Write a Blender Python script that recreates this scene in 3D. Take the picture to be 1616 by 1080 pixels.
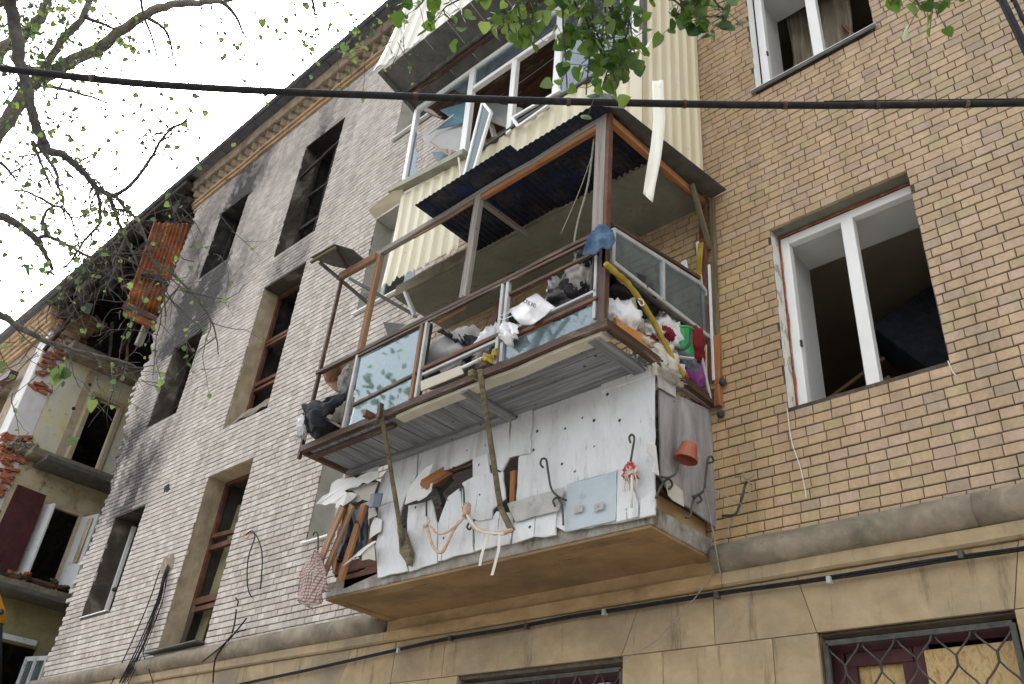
import bpy, math, random
import numpy as np
from mathutils import Vector, Matrix, noise

for o in list(bpy.data.objects): bpy.data.objects.remove(o)
SC = bpy.context.scene
COL = SC.collection
RND = random.Random(7)

# ---------------------------------------------------------------- camera
CAMP = Vector((0.0, -5.05, 1.6))
CR = Vector((0.731581, 0.676705, 0.082820)); CU = Vector((0.316275, -0.444495, 0.838090)); CF = Vector((-0.603952, 0.586937, 0.539209))
cam = bpy.data.cameras.new('camera'); camo = bpy.data.objects.new('camera', cam); COL.objects.link(camo)
cam.sensor_width = 36.0; cam.lens = 30.325; cam.clip_start = 0.05; cam.clip_end = 3000
camo.matrix_world = Matrix(((CR.x, CU.x, -CF.x, CAMP.x), (CR.y, CU.y, -CF.y, CAMP.y), (CR.z, CU.z, -CF.z, CAMP.z), (0, 0, 0, 1)))
SC.camera = camo

# ---------------------------------------------------------------- sky, sun, exposure
SUN_EL = math.radians(44); SUN_AZ = math.radians(305)      # direction the light comes from, measured from +Y clockwise
W = bpy.data.worlds.new('World'); SC.world = W; W.use_nodes = True
nt = W.node_tree; nt.nodes.clear()
sky = nt.nodes.new('ShaderNodeTexSky'); sky.sky_type = 'NISHITA'; sky.sun_disc = False
sky.sun_elevation = SUN_EL; sky.sun_rotation = SUN_AZ; sky.air_density = 1.0; sky.dust_density = 7.0; sky.ozone_density = 1.0
hsv = nt.nodes.new('ShaderNodeHueSaturation'); hsv.inputs['Saturation'].default_value = 0.08
bg = nt.nodes.new('ShaderNodeBackground'); bg.inputs['Strength'].default_value = 0.15
wo = nt.nodes.new('ShaderNodeOutputWorld')
nt.links.new(sky.outputs[0], hsv.inputs['Color']); nt.links.new(hsv.outputs[0], bg.inputs['Color']); nt.links.new(bg.outputs[0], wo.inputs['Surface'])
sl = bpy.data.lights.new('sun', 'SUN'); sl.energy = 1.5; sl.angle = math.radians(12); sl.color = (1.0, 0.95, 0.88)
so = bpy.data.objects.new('sun', sl); COL.objects.link(so)
sd = Vector((math.sin(SUN_AZ) * math.cos(SUN_EL), math.cos(SUN_AZ) * math.cos(SUN_EL), math.sin(SUN_EL)))
so.matrix_world = sd.to_track_quat('Z', 'Y').to_matrix().to_4x4()
SC.view_settings.view_transform = 'Standard'; SC.view_settings.look = 'None'
SC.view_settings.exposure = 2.29; SC.view_settings.gamma = 1.0; SC.view_settings.use_curve_mapping = False
SC.render.engine = 'CYCLES'
SC.cycles.max_bounces = 5; SC.cycles.diffuse_bounces = 3; SC.cycles.glossy_bounces = 3; SC.cycles.transmission_bounces = 3; SC.cycles.transparent_max_bounces = 12

# ---------------------------------------------------------------- object helpers
WM = {}
def V(*a): return Vector(a[0]) if len(a) == 1 else Vector(a)
def put(o, parent=None, M=None):
    M = M or Matrix.Identity(4)
    COL.objects.link(o)
    if parent is not None:
        o.parent = parent; o.matrix_parent_inverse = WM[parent.name].inverted()
    o.matrix_basis = M; WM[o.name] = M.copy()
    return o
def tag(o, label=None, cat=None, group=None, kind=None):
    if label: o['label'] = label
    if cat: o['category'] = cat
    if group: o['group'] = group
    if kind: o['kind'] = kind
    return o
def thing(name, label, cat, loc=(0, 0, 0), group=None):
    o = bpy.data.objects.new(name, None); o.empty_display_size = 0.1
    put(o, None, Matrix.Translation(V(loc))); return tag(o, label, cat, group)

class MB:
    def __init__(s): s.v = []; s.f = []
    def add(s, vs, fs):
        n = len(s.v); s.v += [tuple(p) for p in vs]; s.f += [tuple(i + n for i in f) for f in fs]; return s
    def box(s, x0, x1, y0, y1, z0, z1):
        return s.add([(x0, y0, z0), (x1, y0, z0), (x1, y1, z0), (x0, y1, z0), (x0, y0, z1), (x1, y0, z1), (x1, y1, z1), (x0, y1, z1)],
                     [(0, 3, 2, 1), (4, 5, 6, 7), (0, 1, 5, 4), (1, 2, 6, 5), (2, 3, 7, 6), (3, 0, 4, 7)])
    def quad(s, *p): return s.add(p, [tuple(range(len(p)))])
    def prism(s, pts, vec):
        vec = V(vec); n = len(pts); a = [V(p) for p in pts]; b = [p + vec for p in a]
        nor = Vector((0, 0, 0))
        for i in range(n): nor += a[i].cross(a[(i + 1) % n])
        fs = [tuple(range(n)), tuple(range(2 * n - 1, n - 1, -1))] + [((i + 1) % n, i, i + n, (i + 1) % n + n) for i in range(n)]
        if nor.dot(vec) > 0: fs = [tuple(reversed(f)) for f in fs]
        return s.add(a + b, fs)
    def bar(s, p, q, w, t, up=(0, 0, 1)):
        M, L = frame(p, q, up); n = len(s.v)
        m = MB().box(0, L, -w / 2, w / 2, -t / 2, t / 2)
        return s.add([M @ V(v) for v in m.v], m.f)
    def tube(s, pts, r, n=8, cap=True):
        pts = [V(p) for p in pts]; k = len(pts)
        rr = [r] * k if isinstance(r, (int, float)) else list(r)
        vs = []; fs = []; prev = None
        for i, p in enumerate(pts):
            d = (pts[min(i + 1, k - 1)] - pts[max(i - 1, 0)])
            d = d.normalized() if d.length > 1e-9 else Vector((0, 0, 1))
            if prev is None:
                u = d.cross(Vector((0.13, 0.31, 0.94)));
                if u.length < 1e-3: u = d.cross(Vector((1, 0, 0)))
            else: u = prev - d * prev.dot(d)
            u.normalize(); prev = u; w = d.cross(u)
            for j in range(n):
                a = 2 * math.pi * j / n; vs.append(p + (u * math.cos(a) + w * math.sin(a)) * rr[i])
        for i in range(k - 1):
            for j in range(n):
                a = i * n + j; b = i * n + (j + 1) % n; fs.append((a, b, b + n, a + n))
        if cap: fs.append(tuple(range(n - 1, -1, -1))); fs.append(tuple(range((k - 1) * n, k * n)))
        return s.add(vs, fs)
    def grid(s, fn, nu, nv):
        vs = [fn(i / nu, j / nv) for j in range(nv + 1) for i in range(nu + 1)]
        fs = [(j * (nu + 1) + i, j * (nu + 1) + i + 1, (j + 1) * (nu + 1) + i + 1, (j + 1) * (nu + 1) + i) for j in range(nv) for i in range(nu)]
        return s.add(vs, fs)
def frame(p, q, up=(0, 0, 1)):
    p = V(p); q = V(q); x = q - p; L = x.length; x.normalize(); z = V(up)
    y = z.cross(x)
    if y.length < 1e-3: y = Vector((0, 1, 0)).cross(x)
    if y.length < 1e-3: y = Vector((1, 0, 0)).cross(x)
    y.normalize(); z = x.cross(y)
    M = Matrix(((x.x, y.x, z.x, p.x), (x.y, y.y, z.y, p.y), (x.z, y.z, z.z, p.z), (0, 0, 0, 1)))
    return M, L
def mesh(name, mb, mat, smooth=False):
    me = bpy.data.meshes.new(name); me.from_pydata([tuple(v) for v in mb.v], [], mb.f)
    if mat: me.materials.append(mat)
    if smooth: me.polygons.foreach_set('use_smooth', [True] * len(me.polygons))
    me.update(); return me
def obj(name, mb, mat, parent=None, M=None, smooth=False, bevel=0, solid=0, subd=0):
    o = bpy.data.objects.new(name, mesh(name, mb, mat, smooth)); put(o, parent, M)
    if subd:
        m = o.modifiers.new('sub', 'SUBSURF'); m.levels = m.render_levels = subd
    if solid:
        m = o.modifiers.new('solid', 'SOLIDIFY'); m.thickness = solid; m.offset = 0
    if bevel:
        m = o.modifiers.new('bevel', 'BEVEL'); m.width = bevel; m.segments = 2; m.limit_method = 'ANGLE'
    return o
def bar(name, p, q, w, t, mat, parent=None, up=(0, 0, 1), bevel=0.003, warp=0.0):
    """A plank or rail from p to q: width w sideways, t along `up`; grain runs along local X."""
    M, L = frame(p, q, up); n = max(2, int(L / 0.25)); mb = MB()
    sd = RND.random() * 50; rings = []
    for i in range(n + 1):
        x = L * i / n; dy = warp * noise.noise((x * 2 + sd, 0, 0)); dz = warp * noise.noise((0, x * 2 + sd, 3))
        rings += [(x, -w / 2 + dy, -t / 2 + dz), (x, w / 2 + dy, -t / 2 + dz), (x, w / 2 + dy, t / 2 + dz), (x, -w / 2 + dy, t / 2 + dz)]
    fs = [(3, 2, 1, 0), (4 * n, 4 * n + 1, 4 * n + 2, 4 * n + 3)]
    for i in range(n):
        for j in range(4):
            a = 4 * i + j; b = 4 * i + (j + 1) % 4; fs.append((a, b, b + 4, a + 4))
    mb.add(rings, fs)
    return obj(name, mb, mat, parent, M, bevel=bevel)
def board(name, pts, t, mat, parent, bevel=0.0, vec=(0, 1, 0), warp=0.004, rag=0.0):
    """A sawn or torn sheet: outline pts on its outer face, thickness t along vec."""
    c = sum((V(p) for p in pts), Vector()) / len(pts); sd = RND.random() * 90
    vv = V(vec)
    if rag:
        P0 = [V(p) for p in pts]; pts = []
        for a, b in zip(P0, P0[1:] + P0[:1]):
            k = max(1, int((b - a).length / 0.07)); side = (b - a).normalized().cross(vv.normalized())
            for i in range(k):
                e = 0 if i == 0 else 1
                pts.append(a.lerp(b, i / k) + side * e * RND.gauss(0, rag) + (b - a).normalized() * e * RND.uniform(-0.3, 0.3) * 0.05)
    q = [V(p) - c + vv * warp * noise.noise((sd + k * 2.3, 0, 0)) for k, p in enumerate(pts)]
    return obj(name, MB().prism(q, vv * t), mat, parent, Matrix.Translation(c), bevel=bevel)
def tube(name, pts, r, mat, parent=None, n=8, smooth=True):
    return obj(name, MB().tube(pts, r, n), mat, parent, smooth=smooth)
def spline(pts, n=6):
    pts = [V(p) for p in pts]; out = []
    for i in range(len(pts) - 1):
        a = pts[max(i - 1, 0)]; b = pts[i]; c = pts[i + 1]; d = pts[min(i + 2, len(pts) - 1)]
        for k in range(n):
            t = k / n
            out.append(0.5 * ((2 * b) + (c - a) * t + (2 * a - 5 * b + 4 * c - d) * t * t + (3 * b - a - 3 * c + d) * t ** 3))
    out.append(pts[-1]); return out
def blob(name, c, r, mat, parent=None, seed=0, rough=0.25, freq=2.0, crumple=0.0, rot=(0, 0, 0), n=40, flat=None):
    """A stuffed bag or wad of cloth: a closed lumpy surface with creases."""
    mb = MB(); R = Matrix.Rotation(rot[2], 3, 'Z') @ Matrix.Rotation(rot[1], 3, 'Y') @ Matrix.Rotation(rot[0], 3, 'X')
    m = n // 2
    def pt(i, j):
        th = 2 * math.pi * i / n; ph = math.pi * j / m
        d = Vector((math.cos(th) * math.sin(ph), math.sin(th) * math.sin(ph), math.cos(ph)))
        k = 1 + rough * noise.noise(d * freq + Vector((seed * 7.1, 0, 0))) + crumple * (abs(noise.noise(d * freq * 3 + Vector((0, seed * 3.3, 0)))) * 2 - 0.5) \
              + crumple * 0.6 * (abs(noise.noise(d * freq * 6 + Vector((0, 0, seed * 5.3)))) * 2 - 0.5) + crumple * 0.35 * (abs(noise.noise(d * freq * 13 + Vector((seed * 1.9, 0, 0)))) * 2 - 0.5)
        return R @ Vector((d.x * r[0] * k, d.y * r[1] * k, d.z * r[2] * k))
    vs = [pt(0, 0)] + [pt(i, j) for j in range(1, m) for i in range(n)] + [pt(0, m)]
    fs = [(0, 1 + i, 1 + (i + 1) % n) for i in range(n)]
    for j in range(m - 2):
        for i in range(n):
            a = 1 + j * n + i; b = 1 + j * n + (i + 1) % n; fs.append((a, a + n, b + n, b))
    L = len(vs) - 1
    fs += [(L, 1 + (m - 2) * n + (i + 1) % n, 1 + (m - 2) * n + i) for i in range(n)]
    mb.add(vs, fs)
    return obj(name, mb, mat, parent, Matrix.Translation(V(c)), smooth=True)
def cloth(name, rows, mat, parent=None, n=18, m=18, amp=0.02, folds=4, seed=1, thick=0.004, smooth=True):
    """Draped sheet through a grid of control points (rows of equal length), with folds."""
    R = len(rows); Cn = len(rows[0]); P = [[V(p) for p in r] for r in rows]
    def ev(u, v):
        x = u * (Cn - 1); y = v * (R - 1); i = min(int(x), Cn - 2); j = min(int(y), R - 2); a = x - i; b = y - j
        a = a * a * (3 - 2 * a) * 0.5 + a * 0.5; b = b * b * (3 - 2 * b) * 0.5 + b * 0.5
        return (P[j][i] * (1 - a) + P[j][i + 1] * a) * (1 - b) + (P[j + 1][i] * (1 - a) + P[j + 1][i + 1] * a) * b
    nor = (P[0][-1] - P[0][0]).cross(P[-1][0] - P[0][0]).normalized()
    c = sum((p for r in P for p in r), Vector()) / (R * Cn)
    def fn(u, v):
        p = ev(u, v)
        d = amp * math.sin(u * math.pi * folds * 2 + 2.5 * noise.noise((v * 2, seed, 0))) * (0.4 + v) + amp * 1.5 * noise.noise((u * 5, v * 5, seed * 3.7)) + amp * .7 * noise.noise((u * 13, v * 13, seed * 1.7))
        return p + nor * d - c
    return obj(name, MB().grid(fn, n, m), mat, parent, Matrix.Translation(c), smooth=smooth, solid=thick)
def corr(name, o, u, v, mat, parent=None, waves=12, amp=0.015, seg=6, nv=4, trap=False, bend=None, t=0.0015, jag=0.0, seed=3):
    """Corrugated sheet spanning o..o+u (across the ribs) and o..o+v (along the ribs)."""
    o = V(o); u = V(u); v = V(v); nor = u.cross(v).normalized(); N = waves * seg
    rr = random.Random(seed); jg = [rr.uniform(-jag, jag) for _ in range(N + 1)]; c = o + (u + v) / 2
    def fn(a, b):
        ph = (a * waves) % 1.0
        if trap: w = max(-1, min(1, (0.5 - abs(ph - 0.5) - 0.22) * 9))
        else: w = math.sin(ph * 2 * math.pi)
        d = amp * w; bb = b
        if jag: bb = b + (jg[int(round(a * N))] * (1 - b) ** 3)
        p = o + u * a + v * bb + nor * d
        if bend: p = p + V(bend(a, b))
        return p - c
    return obj(name, MB().grid(fn, N, nv), mat, parent, Matrix.Translation(c), solid=t, smooth=not trap)

# ---------------------------------------------------------------- materials
def srgb(r, g, b):
    f = lambda c: (c / 255 / 12.92) if c / 255 <= 0.04045 else ((c / 255 + 0.055) / 1.055) ** 2.4
    return (f(r), f(g), f(b), 1)
def pm(name, stops, scale=6, stretch=(1, 1, 1), rough=0.75, bump=0.25, bscale=None, dots=None, dirt=None, dirt2=None, metal=0, spec=0.3, detail=7, dist=0.6, alpha=None, checks=None):
    """Procedural surface: noise ramp + optional dots (nail holes), dirt clouds, bump."""
    m = bpy.data.materials.new(name); m.use_nodes = True; N = m.node_tree.nodes; Lk = m.node_tree.links
    b = N['Principled BSDF']; b.inputs['Roughness'].default_value = rough; b.inputs['Metallic'].default_value = metal
    b.inputs['Specular IOR Level'].default_value = spec
    tc = N.new('ShaderNodeTexCoord'); oi = N.new('ShaderNodeObjectInfo')
    ad = N.new('ShaderNodeVectorMath'); ad.operation = 'ADD'
    ml = N.new('ShaderNodeVectorMath'); ml.operation = 'SCALE'; ml.inputs['Scale'].default_value = 13.0
    cv = N.new('ShaderNodeCombineXYZ')
    for i in range(3): Lk.new(oi.outputs['Random'], cv.inputs[i])
    Lk.new(cv.outputs[0], ml.inputs[0]); Lk.new(tc.outputs['Object'], ad.inputs[0]); Lk.new(ml.outputs[0], ad.inputs[1])
    mp = N.new('ShaderNodeMapping'); mp.inputs['Scale'].default_value = stretch; Lk.new(ad.outputs[0], mp.inputs[0])
    nz = N.new('ShaderNodeTexNoise'); nz.inputs['Scale'].default_value = scale; nz.inputs['Detail'].default_value = detail
    nz.inputs['Roughness'].default_value = 0.65; nz.inputs['Distortion'].default_value = dist
    Lk.new(mp.outputs[0], nz.inputs['Vector'])
    rp = N.new('ShaderNodeValToRGB'); e = rp.color_ramp.elements
    e[0].position = stops[0][0]; e[0].color = stops[0][1]; e[1].position = stops[-1][0]; e[1].color = stops[-1][1]
    for s in stops[1:-1]: x = e.new(s[0]); x.color = s[1]
    Lk.new(nz.outputs[0], rp.inputs[0]); col = rp.outputs[0]
    def over(fac, c):
        nonlocal col
        mx = N.new('ShaderNodeMix'); mx.data_type = 'RGBA'; Lk.new(fac, mx.inputs[0]); Lk.new(col, mx.inputs[6]); mx.inputs[7].default_value = c; col = mx.outputs[2]
    for dd in (dirt, dirt2):
        if not dd: continue
        sc, lo, hi, c, stv = dd
        m2 = N.new('ShaderNodeMapping'); m2.inputs['Scale'].default_value = stv; Lk.new(ad.outputs[0], m2.inputs[0])
        n2 = N.new('ShaderNodeTexNoise'); n2.inputs['Scale'].default_value = sc; n2.inputs['Detail'].default_value = 8; n2.inputs['Roughness'].default_value = 0.7; Lk.new(m2.outputs[0], n2.inputs['Vector'])
        mr = N.new('ShaderNodeMapRange'); mr.inputs['From Min'].default_value = lo; mr.inputs['From Max'].default_value = hi; Lk.new(n2.outputs[0], mr.inputs[0]); over(mr.outputs[0], c)
    if dots:
        sc, th, c = dots
        vo = N.new('ShaderNodeTexVoronoi'); vo.inputs['Scale'].default_value = sc; Lk.new(ad.outputs[0], vo.inputs['Vector'])
        n3 = N.new('ShaderNodeTexNoise'); n3.inputs['Scale'].default_value = sc * 0.6; Lk.new(ad.outputs[0], n3.inputs['Vector'])
        mr = N.new('ShaderNodeMapRange'); mr.inputs['From Min'].default_value = th; mr.inputs['From Max'].default_value = th * 0.6; Lk.new(vo.outputs['Distance'], mr.inputs[0])
        gt = N.new('ShaderNodeMath'); gt.operation = 'GREATER_THAN'; gt.inputs[1].default_value = 0.5; Lk.new(n3.outputs[0], gt.inputs[0])
        mu = N.new('ShaderNodeMath'); mu.operation = 'MULTIPLY'; Lk.new(mr.outputs[0], mu.inputs[0]); Lk.new(gt.outputs[0], mu.inputs[1]); over(mu.outputs[0], c)
    if checks:
        sc, c1, c2 = checks
        for ax, c in (('X', c1), ('Z', c2)):
            wv = N.new('ShaderNodeTexWave'); wv.bands_direction = ax; wv.inputs['Scale'].default_value = sc; wv.inputs['Distortion'].default_value = 0.5; Lk.new(tc.outputs['Object'], wv.inputs['Vector'])
            mr = N.new('ShaderNodeMapRange'); mr.inputs['From Min'].default_value = 0.62; mr.inputs['From Max'].default_value = 0.7; mr.inputs['To Max'].default_value = 0.75; Lk.new(wv.outputs['Fac'], mr.inputs[0]); over(mr.outputs[0], c)
    Lk.new(col, b.inputs['Base Color'])
    if bump:
        bn = N.new('ShaderNodeTexNoise'); bn.inputs['Scale'].default_value = bscale or scale * 3; bn.inputs['Detail'].default_value = 8; bn.inputs['Roughness'].default_value = 0.7; Lk.new(mp.outputs[0], bn.inputs['Vector'])
        bp = N.new('ShaderNodeBump'); bp.inputs['Strength'].default_value = bump; bp.inputs['Distance'].default_value = 0.01; Lk.new(bn.outputs[0], bp.inputs['Height']); Lk.new(bp.outputs[0], b.inputs['Normal'])
    return m
def glass(name, tint, refl, dirtc, dirt_amt, rough=0.03):
    m = bpy.data.materials.new(name); m.use_nodes = True; N = m.node_tree.nodes; Lk = m.node_tree.links; N.clear()
    out = N.new('ShaderNodeOutputMaterial'); tr = N.new('ShaderNodeBsdfTransparent'); tr.inputs[0].default_value = tint
    gl = N.new('ShaderNodeBsdfGlossy'); gl.inputs['Roughness'].default_value = rough; gl.inputs['Color'].default_value = (0.8, 0.92, 1, 1)
    fr = N.new('ShaderNodeFresnel'); fr.inputs['IOR'].default_value = 1.5
    ad = N.new('ShaderNodeMath'); ad.operation = 'MULTIPLY_ADD'; ad.inputs[1].default_value = 1.0; ad.inputs[2].default_value = refl; Lk.new(fr.outputs[0], ad.inputs[0])
    mx = N.new('ShaderNodeMixShader'); Lk.new(ad.outputs[0], mx.inputs[0]); Lk.new(tr.outputs[0], mx.inputs[1]); Lk.new(gl.outputs[0], mx.inputs[2])
    df = N.new('ShaderNodeBsdfDiffuse'); df.inputs[0].default_value = dirtc
    tc = N.new('ShaderNodeTexCoord'); nz = N.new('ShaderNodeTexNoise'); nz.inputs['Scale'].default_value = 5; nz.inputs['Detail'].default_value = 8; nz.inputs['Roughness'].default_value = 0.7; nz.inputs['Distortion'].default_value = 1.5; Lk.new(tc.outputs['Object'], nz.inputs['Vector'])
    mr = N.new('ShaderNodeMapRange'); mr.inputs['From Min'].default_value = 0.35; mr.inputs['From Max'].default_value = 0.75; mr.inputs['To Min'].default_value = dirt_amt * 0.3; mr.inputs['To Max'].default_value = dirt_amt; Lk.new(nz.outputs[0], mr.inputs[0])
    m2 = N.new('ShaderNodeMixShader'); Lk.new(mr.outputs[0], m2.inputs[0]); Lk.new(mx.outputs[0], m2.inputs[1]); Lk.new(df.outputs[0], m2.inputs[2]); Lk.new(m2.outputs[0], out.inputs[0])
    return m
def thin(name, c1, c2, trans=0.4, rough=0.5, scale=8):
    """Leaf, film or fabric that lets some light through."""
    m = bpy.data.materials.new(name); m.use_nodes = True; N = m.node_tree.nodes; Lk = m.node_tree.links
    b = N['Principled BSDF']; b.inputs['Roughness'].default_value = rough; b.inputs['Specular IOR Level'].default_value = 0.3
    out = N['Material Output']; oi = N.new('ShaderNodeObjectInfo'); ge = N.new('ShaderNodeNewGeometry')
    ad = N.new('ShaderNodeMath'); ad.operation = 'ADD'; Lk.new(oi.outputs['Random'], ad.inputs[0]); Lk.new(ge.outputs['Random Per Island'], ad.inputs[1])
    fr = N.new('ShaderNodeMath'); fr.operation = 'FRACT'; Lk.new(ad.outputs[0], fr.inputs[0])
    mx = N.new('ShaderNodeMix'); mx.data_type = 'RGBA'; Lk.new(fr.outputs[0], mx.inputs[0]); mx.inputs[6].default_value = c1; mx.inputs[7].default_value = c2
    Lk.new(mx.outputs[2], b.inputs['Base Color'])
    tl = N.new('ShaderNodeBsdfTranslucent'); Lk.new(mx.outputs[2], tl.inputs[0])
    ms = N.new('ShaderNodeMixShader'); ms.inputs[0].default_value = trans; Lk.new(b.outputs[0], ms.inputs[1]); Lk.new(tl.outputs[0], ms.inputs[2]); Lk.new(ms.outputs[0], out.inputs[0])
    return m
def brickmat(name, from_object):
    m = bpy.data.materials.new(name); m.use_nodes = True; N = m.node_tree.nodes; Lk = m.node_tree.links; b = N['Principled BSDF']
    b.inputs['Roughness'].default_value = 0.82; b.inputs['Specular IOR Level'].default_value = 0.25
    ge = N.new('ShaderNodeNewGeometry')
    if from_object: s = N.new('ShaderNodeObjectInfo').outputs['Color']
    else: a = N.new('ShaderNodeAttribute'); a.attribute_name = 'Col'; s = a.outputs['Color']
    nz = N.new('ShaderNodeTexNoise'); nz.inputs['Scale'].default_value = 38; nz.inputs['Detail'].default_value = 8; nz.inputs['Roughness'].default_value = 0.75; Lk.new(ge.outputs['Position'], nz.inputs['Vector'])
    mr = N.new('ShaderNodeMapRange'); mr.inputs['From Min'].default_value = 0.3; mr.inputs['From Max'].default_value = 0.7; mr.inputs['To Min'].default_value = 0.8; mr.inputs['To Max'].default_value = 1.14; Lk.new(nz.outputs[0], mr.inputs[0])
    mu = N.new('ShaderNodeMix'); mu.data_type = 'RGBA'; mu.blend_type = 'MULTIPLY'; mu.inputs[0].default_value = 1.0; Lk.new(s, mu.inputs[6]); Lk.new(mr.outputs[0], mu.inputs[7])
    n2 = N.new('ShaderNodeTexNoise'); n2.inputs['Scale'].default_value = 2.2; n2.inputs['Detail'].default_value = 9; n2.inputs['Roughness'].default_value = 0.75; Lk.new(ge.outputs['Position'], n2.inputs['Vector'])
    r2 = N.new('ShaderNodeMapRange'); r2.inputs['From Min'].default_value = 0.52; r2.inputs['From Max'].default_value = 0.78; r2.inputs['To Max'].default_value = 0.3; Lk.new(n2.outputs[0], r2.inputs[0])
    m2 = N.new('ShaderNodeMix'); m2.data_type = 'RGBA'; Lk.new(r2.outputs[0], m2.inputs[0]); Lk.new(mu.outputs[2], m2.inputs[6]); m2.inputs[7].default_value = (0.13, 0.105, 0.085, 1)
    mp = N.new('ShaderNodeMapping'); mp.inputs['Scale'].default_value = (3.2, 1, 0.22); Lk.new(ge.outputs['Position'], mp.inputs[0])
    n4 = N.new('ShaderNodeTexNoise'); n4.inputs['Scale'].default_value = 1.6; n4.inputs['Detail'].default_value = 7; n4.inputs['Roughness'].default_value = 0.65; Lk.new(mp.outputs[0], n4.inputs['Vector'])
    r4 = N.new('ShaderNodeMapRange'); r4.inputs['From Min'].default_value = 0.3; r4.inputs['From Max'].default_value = 0.72; r4.inputs['To Min'].default_value = 1.1; r4.inputs['To Max'].default_value = 0.78; Lk.new(n4.outputs[0], r4.inputs[0])
    m4 = N.new('ShaderNodeMix'); m4.data_type = 'RGBA'; m4.blend_type = 'MULTIPLY'; m4.inputs[0].default_value = 1.0; Lk.new(m2.outputs[2], m4.inputs[6]); Lk.new(r4.outputs[0], m4.inputs[7]); m2 = m4
    vo = N.new('ShaderNodeTexVoronoi'); vo.inputs['Scale'].default_value = 60; Lk.new(ge.outputs['Position'], vo.inputs['Vector'])
    r3 = N.new('ShaderNodeMapRange'); r3.inputs['From Min'].default_value = 0.16; r3.inputs['From Max'].default_value = 0.08; Lk.new(vo.outputs['Distance'], r3.inputs[0])
    g3 = N.new('ShaderNodeMath'); g3.operation = 'GREATER_THAN'; g3.inputs[1].default_value = 0.57; Lk.new(nz.outputs[0], g3.inputs[0])
    u3 = N.new('ShaderNodeMath'); u3.operation = 'MULTIPLY'; Lk.new(r3.outputs[0], u3.inputs[0]); Lk.new(g3.outputs[0], u3.inputs[1])
    m3 = N.new('ShaderNodeMix'); m3.data_type = 'RGBA'; Lk.new(u3.outputs[0], m3.inputs[0]); Lk.new(m2.outputs[2], m3.inputs[6]); m3.inputs[7].default_value = (0.09, 0.07, 0.055, 1)
    Lk.new(m3.outputs[2], b.inputs['Base Color'])
    bp = N.new('ShaderNodeBump'); bp.inputs['Strength'].default_value = 0.35; bp.inputs['Distance'].default_value = 0.004; Lk.new(nz.outputs[0], bp.inputs['Height']); Lk.new(bp.outputs[0], b.inputs['Normal'])
    return m
S3 = lambda a, b, c: [(0.3, a), (0.5, b), (0.7, c)]
DK = (0.02, 0.018, 0.016, 1)
M = {}
M['brick_field'] = brickmat('brick_field', False); M['brick'] = brickmat('brick', True)
M['mortar'] = pm('mortar', S3((0.045, 0.036, 0.028, 1), (0.075, 0.06, 0.045, 1), (0.12, 0.1, 0.08, 1)), 14, bump=0.5)
M['plaster'] = pm('plaster', S3((0.3, 0.225, 0.135, 1), (0.385, 0.295, 0.178, 1), (0.45, 0.355, 0.23, 1)), 3.5, rough=0.9, bump=0.35, bscale=45, dirt=(0.9, 0.45, 0.7, (0.22, 0.185, 0.135, 1), (1, 1, 1.6)), dirt2=(5, 0.56, 0.72, (0.14, 0.105, 0.07, 1), (2.0, 1, 0.3)))
M['ochre'] = pm('ochre', S3((0.33, 0.225, 0.115, 1), (0.43, 0.3, 0.155, 1), (0.5, 0.37, 0.21, 1)), 3, rough=0.9, bump=0.3, bscale=40, dirt=(2.2, 0.5, 0.72, (0.16, 0.11, 0.06, 1), (0.5, 1, 1.6)))
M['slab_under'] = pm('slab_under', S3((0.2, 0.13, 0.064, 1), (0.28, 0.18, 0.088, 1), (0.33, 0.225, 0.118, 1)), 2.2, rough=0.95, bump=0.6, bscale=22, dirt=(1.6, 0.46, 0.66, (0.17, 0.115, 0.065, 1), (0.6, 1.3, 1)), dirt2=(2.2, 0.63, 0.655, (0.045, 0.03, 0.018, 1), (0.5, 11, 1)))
M['concrete'] = pm('concrete', S3((0.15, 0.128, 0.098, 1), (0.23, 0.195, 0.148, 1), (0.33, 0.28, 0.215, 1)), 4, rough=0.92, bump=0.5, bscale=40, dirt=(1.4, 0.5, 0.72, (0.1, 0.105, 0.075, 1), (1, 1, 1)), dirt2=(9, 0.6, 0.72, (0.08, 0.07, 0.055, 1), (1, 1, 1)))
M['slab_edge'] = pm('slab_edge', S3((0.17, 0.16, 0.14, 1), (0.3, 0.28, 0.24, 1), (0.36, 0.4, 0.42, 1)), 7, rough=0.9, bump=0.5, bscale=50, dirt=(4, 0.52, 0.66, (0.09, 0.07, 0.05, 1), (1, 1, 0.5)), dirt2=(9, 0.62, 0.7, (0.32, 0.17, 0.09, 1), (1, 1, 1)))
M['cornice'] = pm('cornice', S3((0.2, 0.155, 0.11, 1), (0.3, 0.24, 0.175, 1), (0.4, 0.32, 0.23, 1)), 5, rough=0.9, bump=0.4, dirt=(1.5, 0.5, 0.7, (0.1, 0.085, 0.07, 1), (1, 1, 1)))
M['cornice_tan'] = pm('cornice_tan', S3((0.3, 0.2, 0.11, 1), (0.42, 0.29, 0.17, 1), (0.5, 0.37, 0.23, 1)), 5, rough=0.9, bump=0.4, dirt=(2.5, 0.52, 0.68, (0.14, 0.11, 0.085, 1), (1, 1, 1)))
M['roof_metal'] = pm('roof_metal', S3((0.05, 0.055, 0.065, 1), (0.085, 0.09, 0.105, 1), (0.13, 0.13, 0.14, 1)), 3, rough=0.6, bump=0.15, spec=0.4)
M['reveal'] = pm('reveal', S3((0.33, 0.265, 0.175, 1), (0.43, 0.355, 0.24, 1), (0.5, 0.43, 0.32, 1)), 4, rough=0.92, bump=0.4, dirt=(1.6, 0.5, 0.72, (0.15, 0.115, 0.08, 1), (1, 1, 0.5)))
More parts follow.
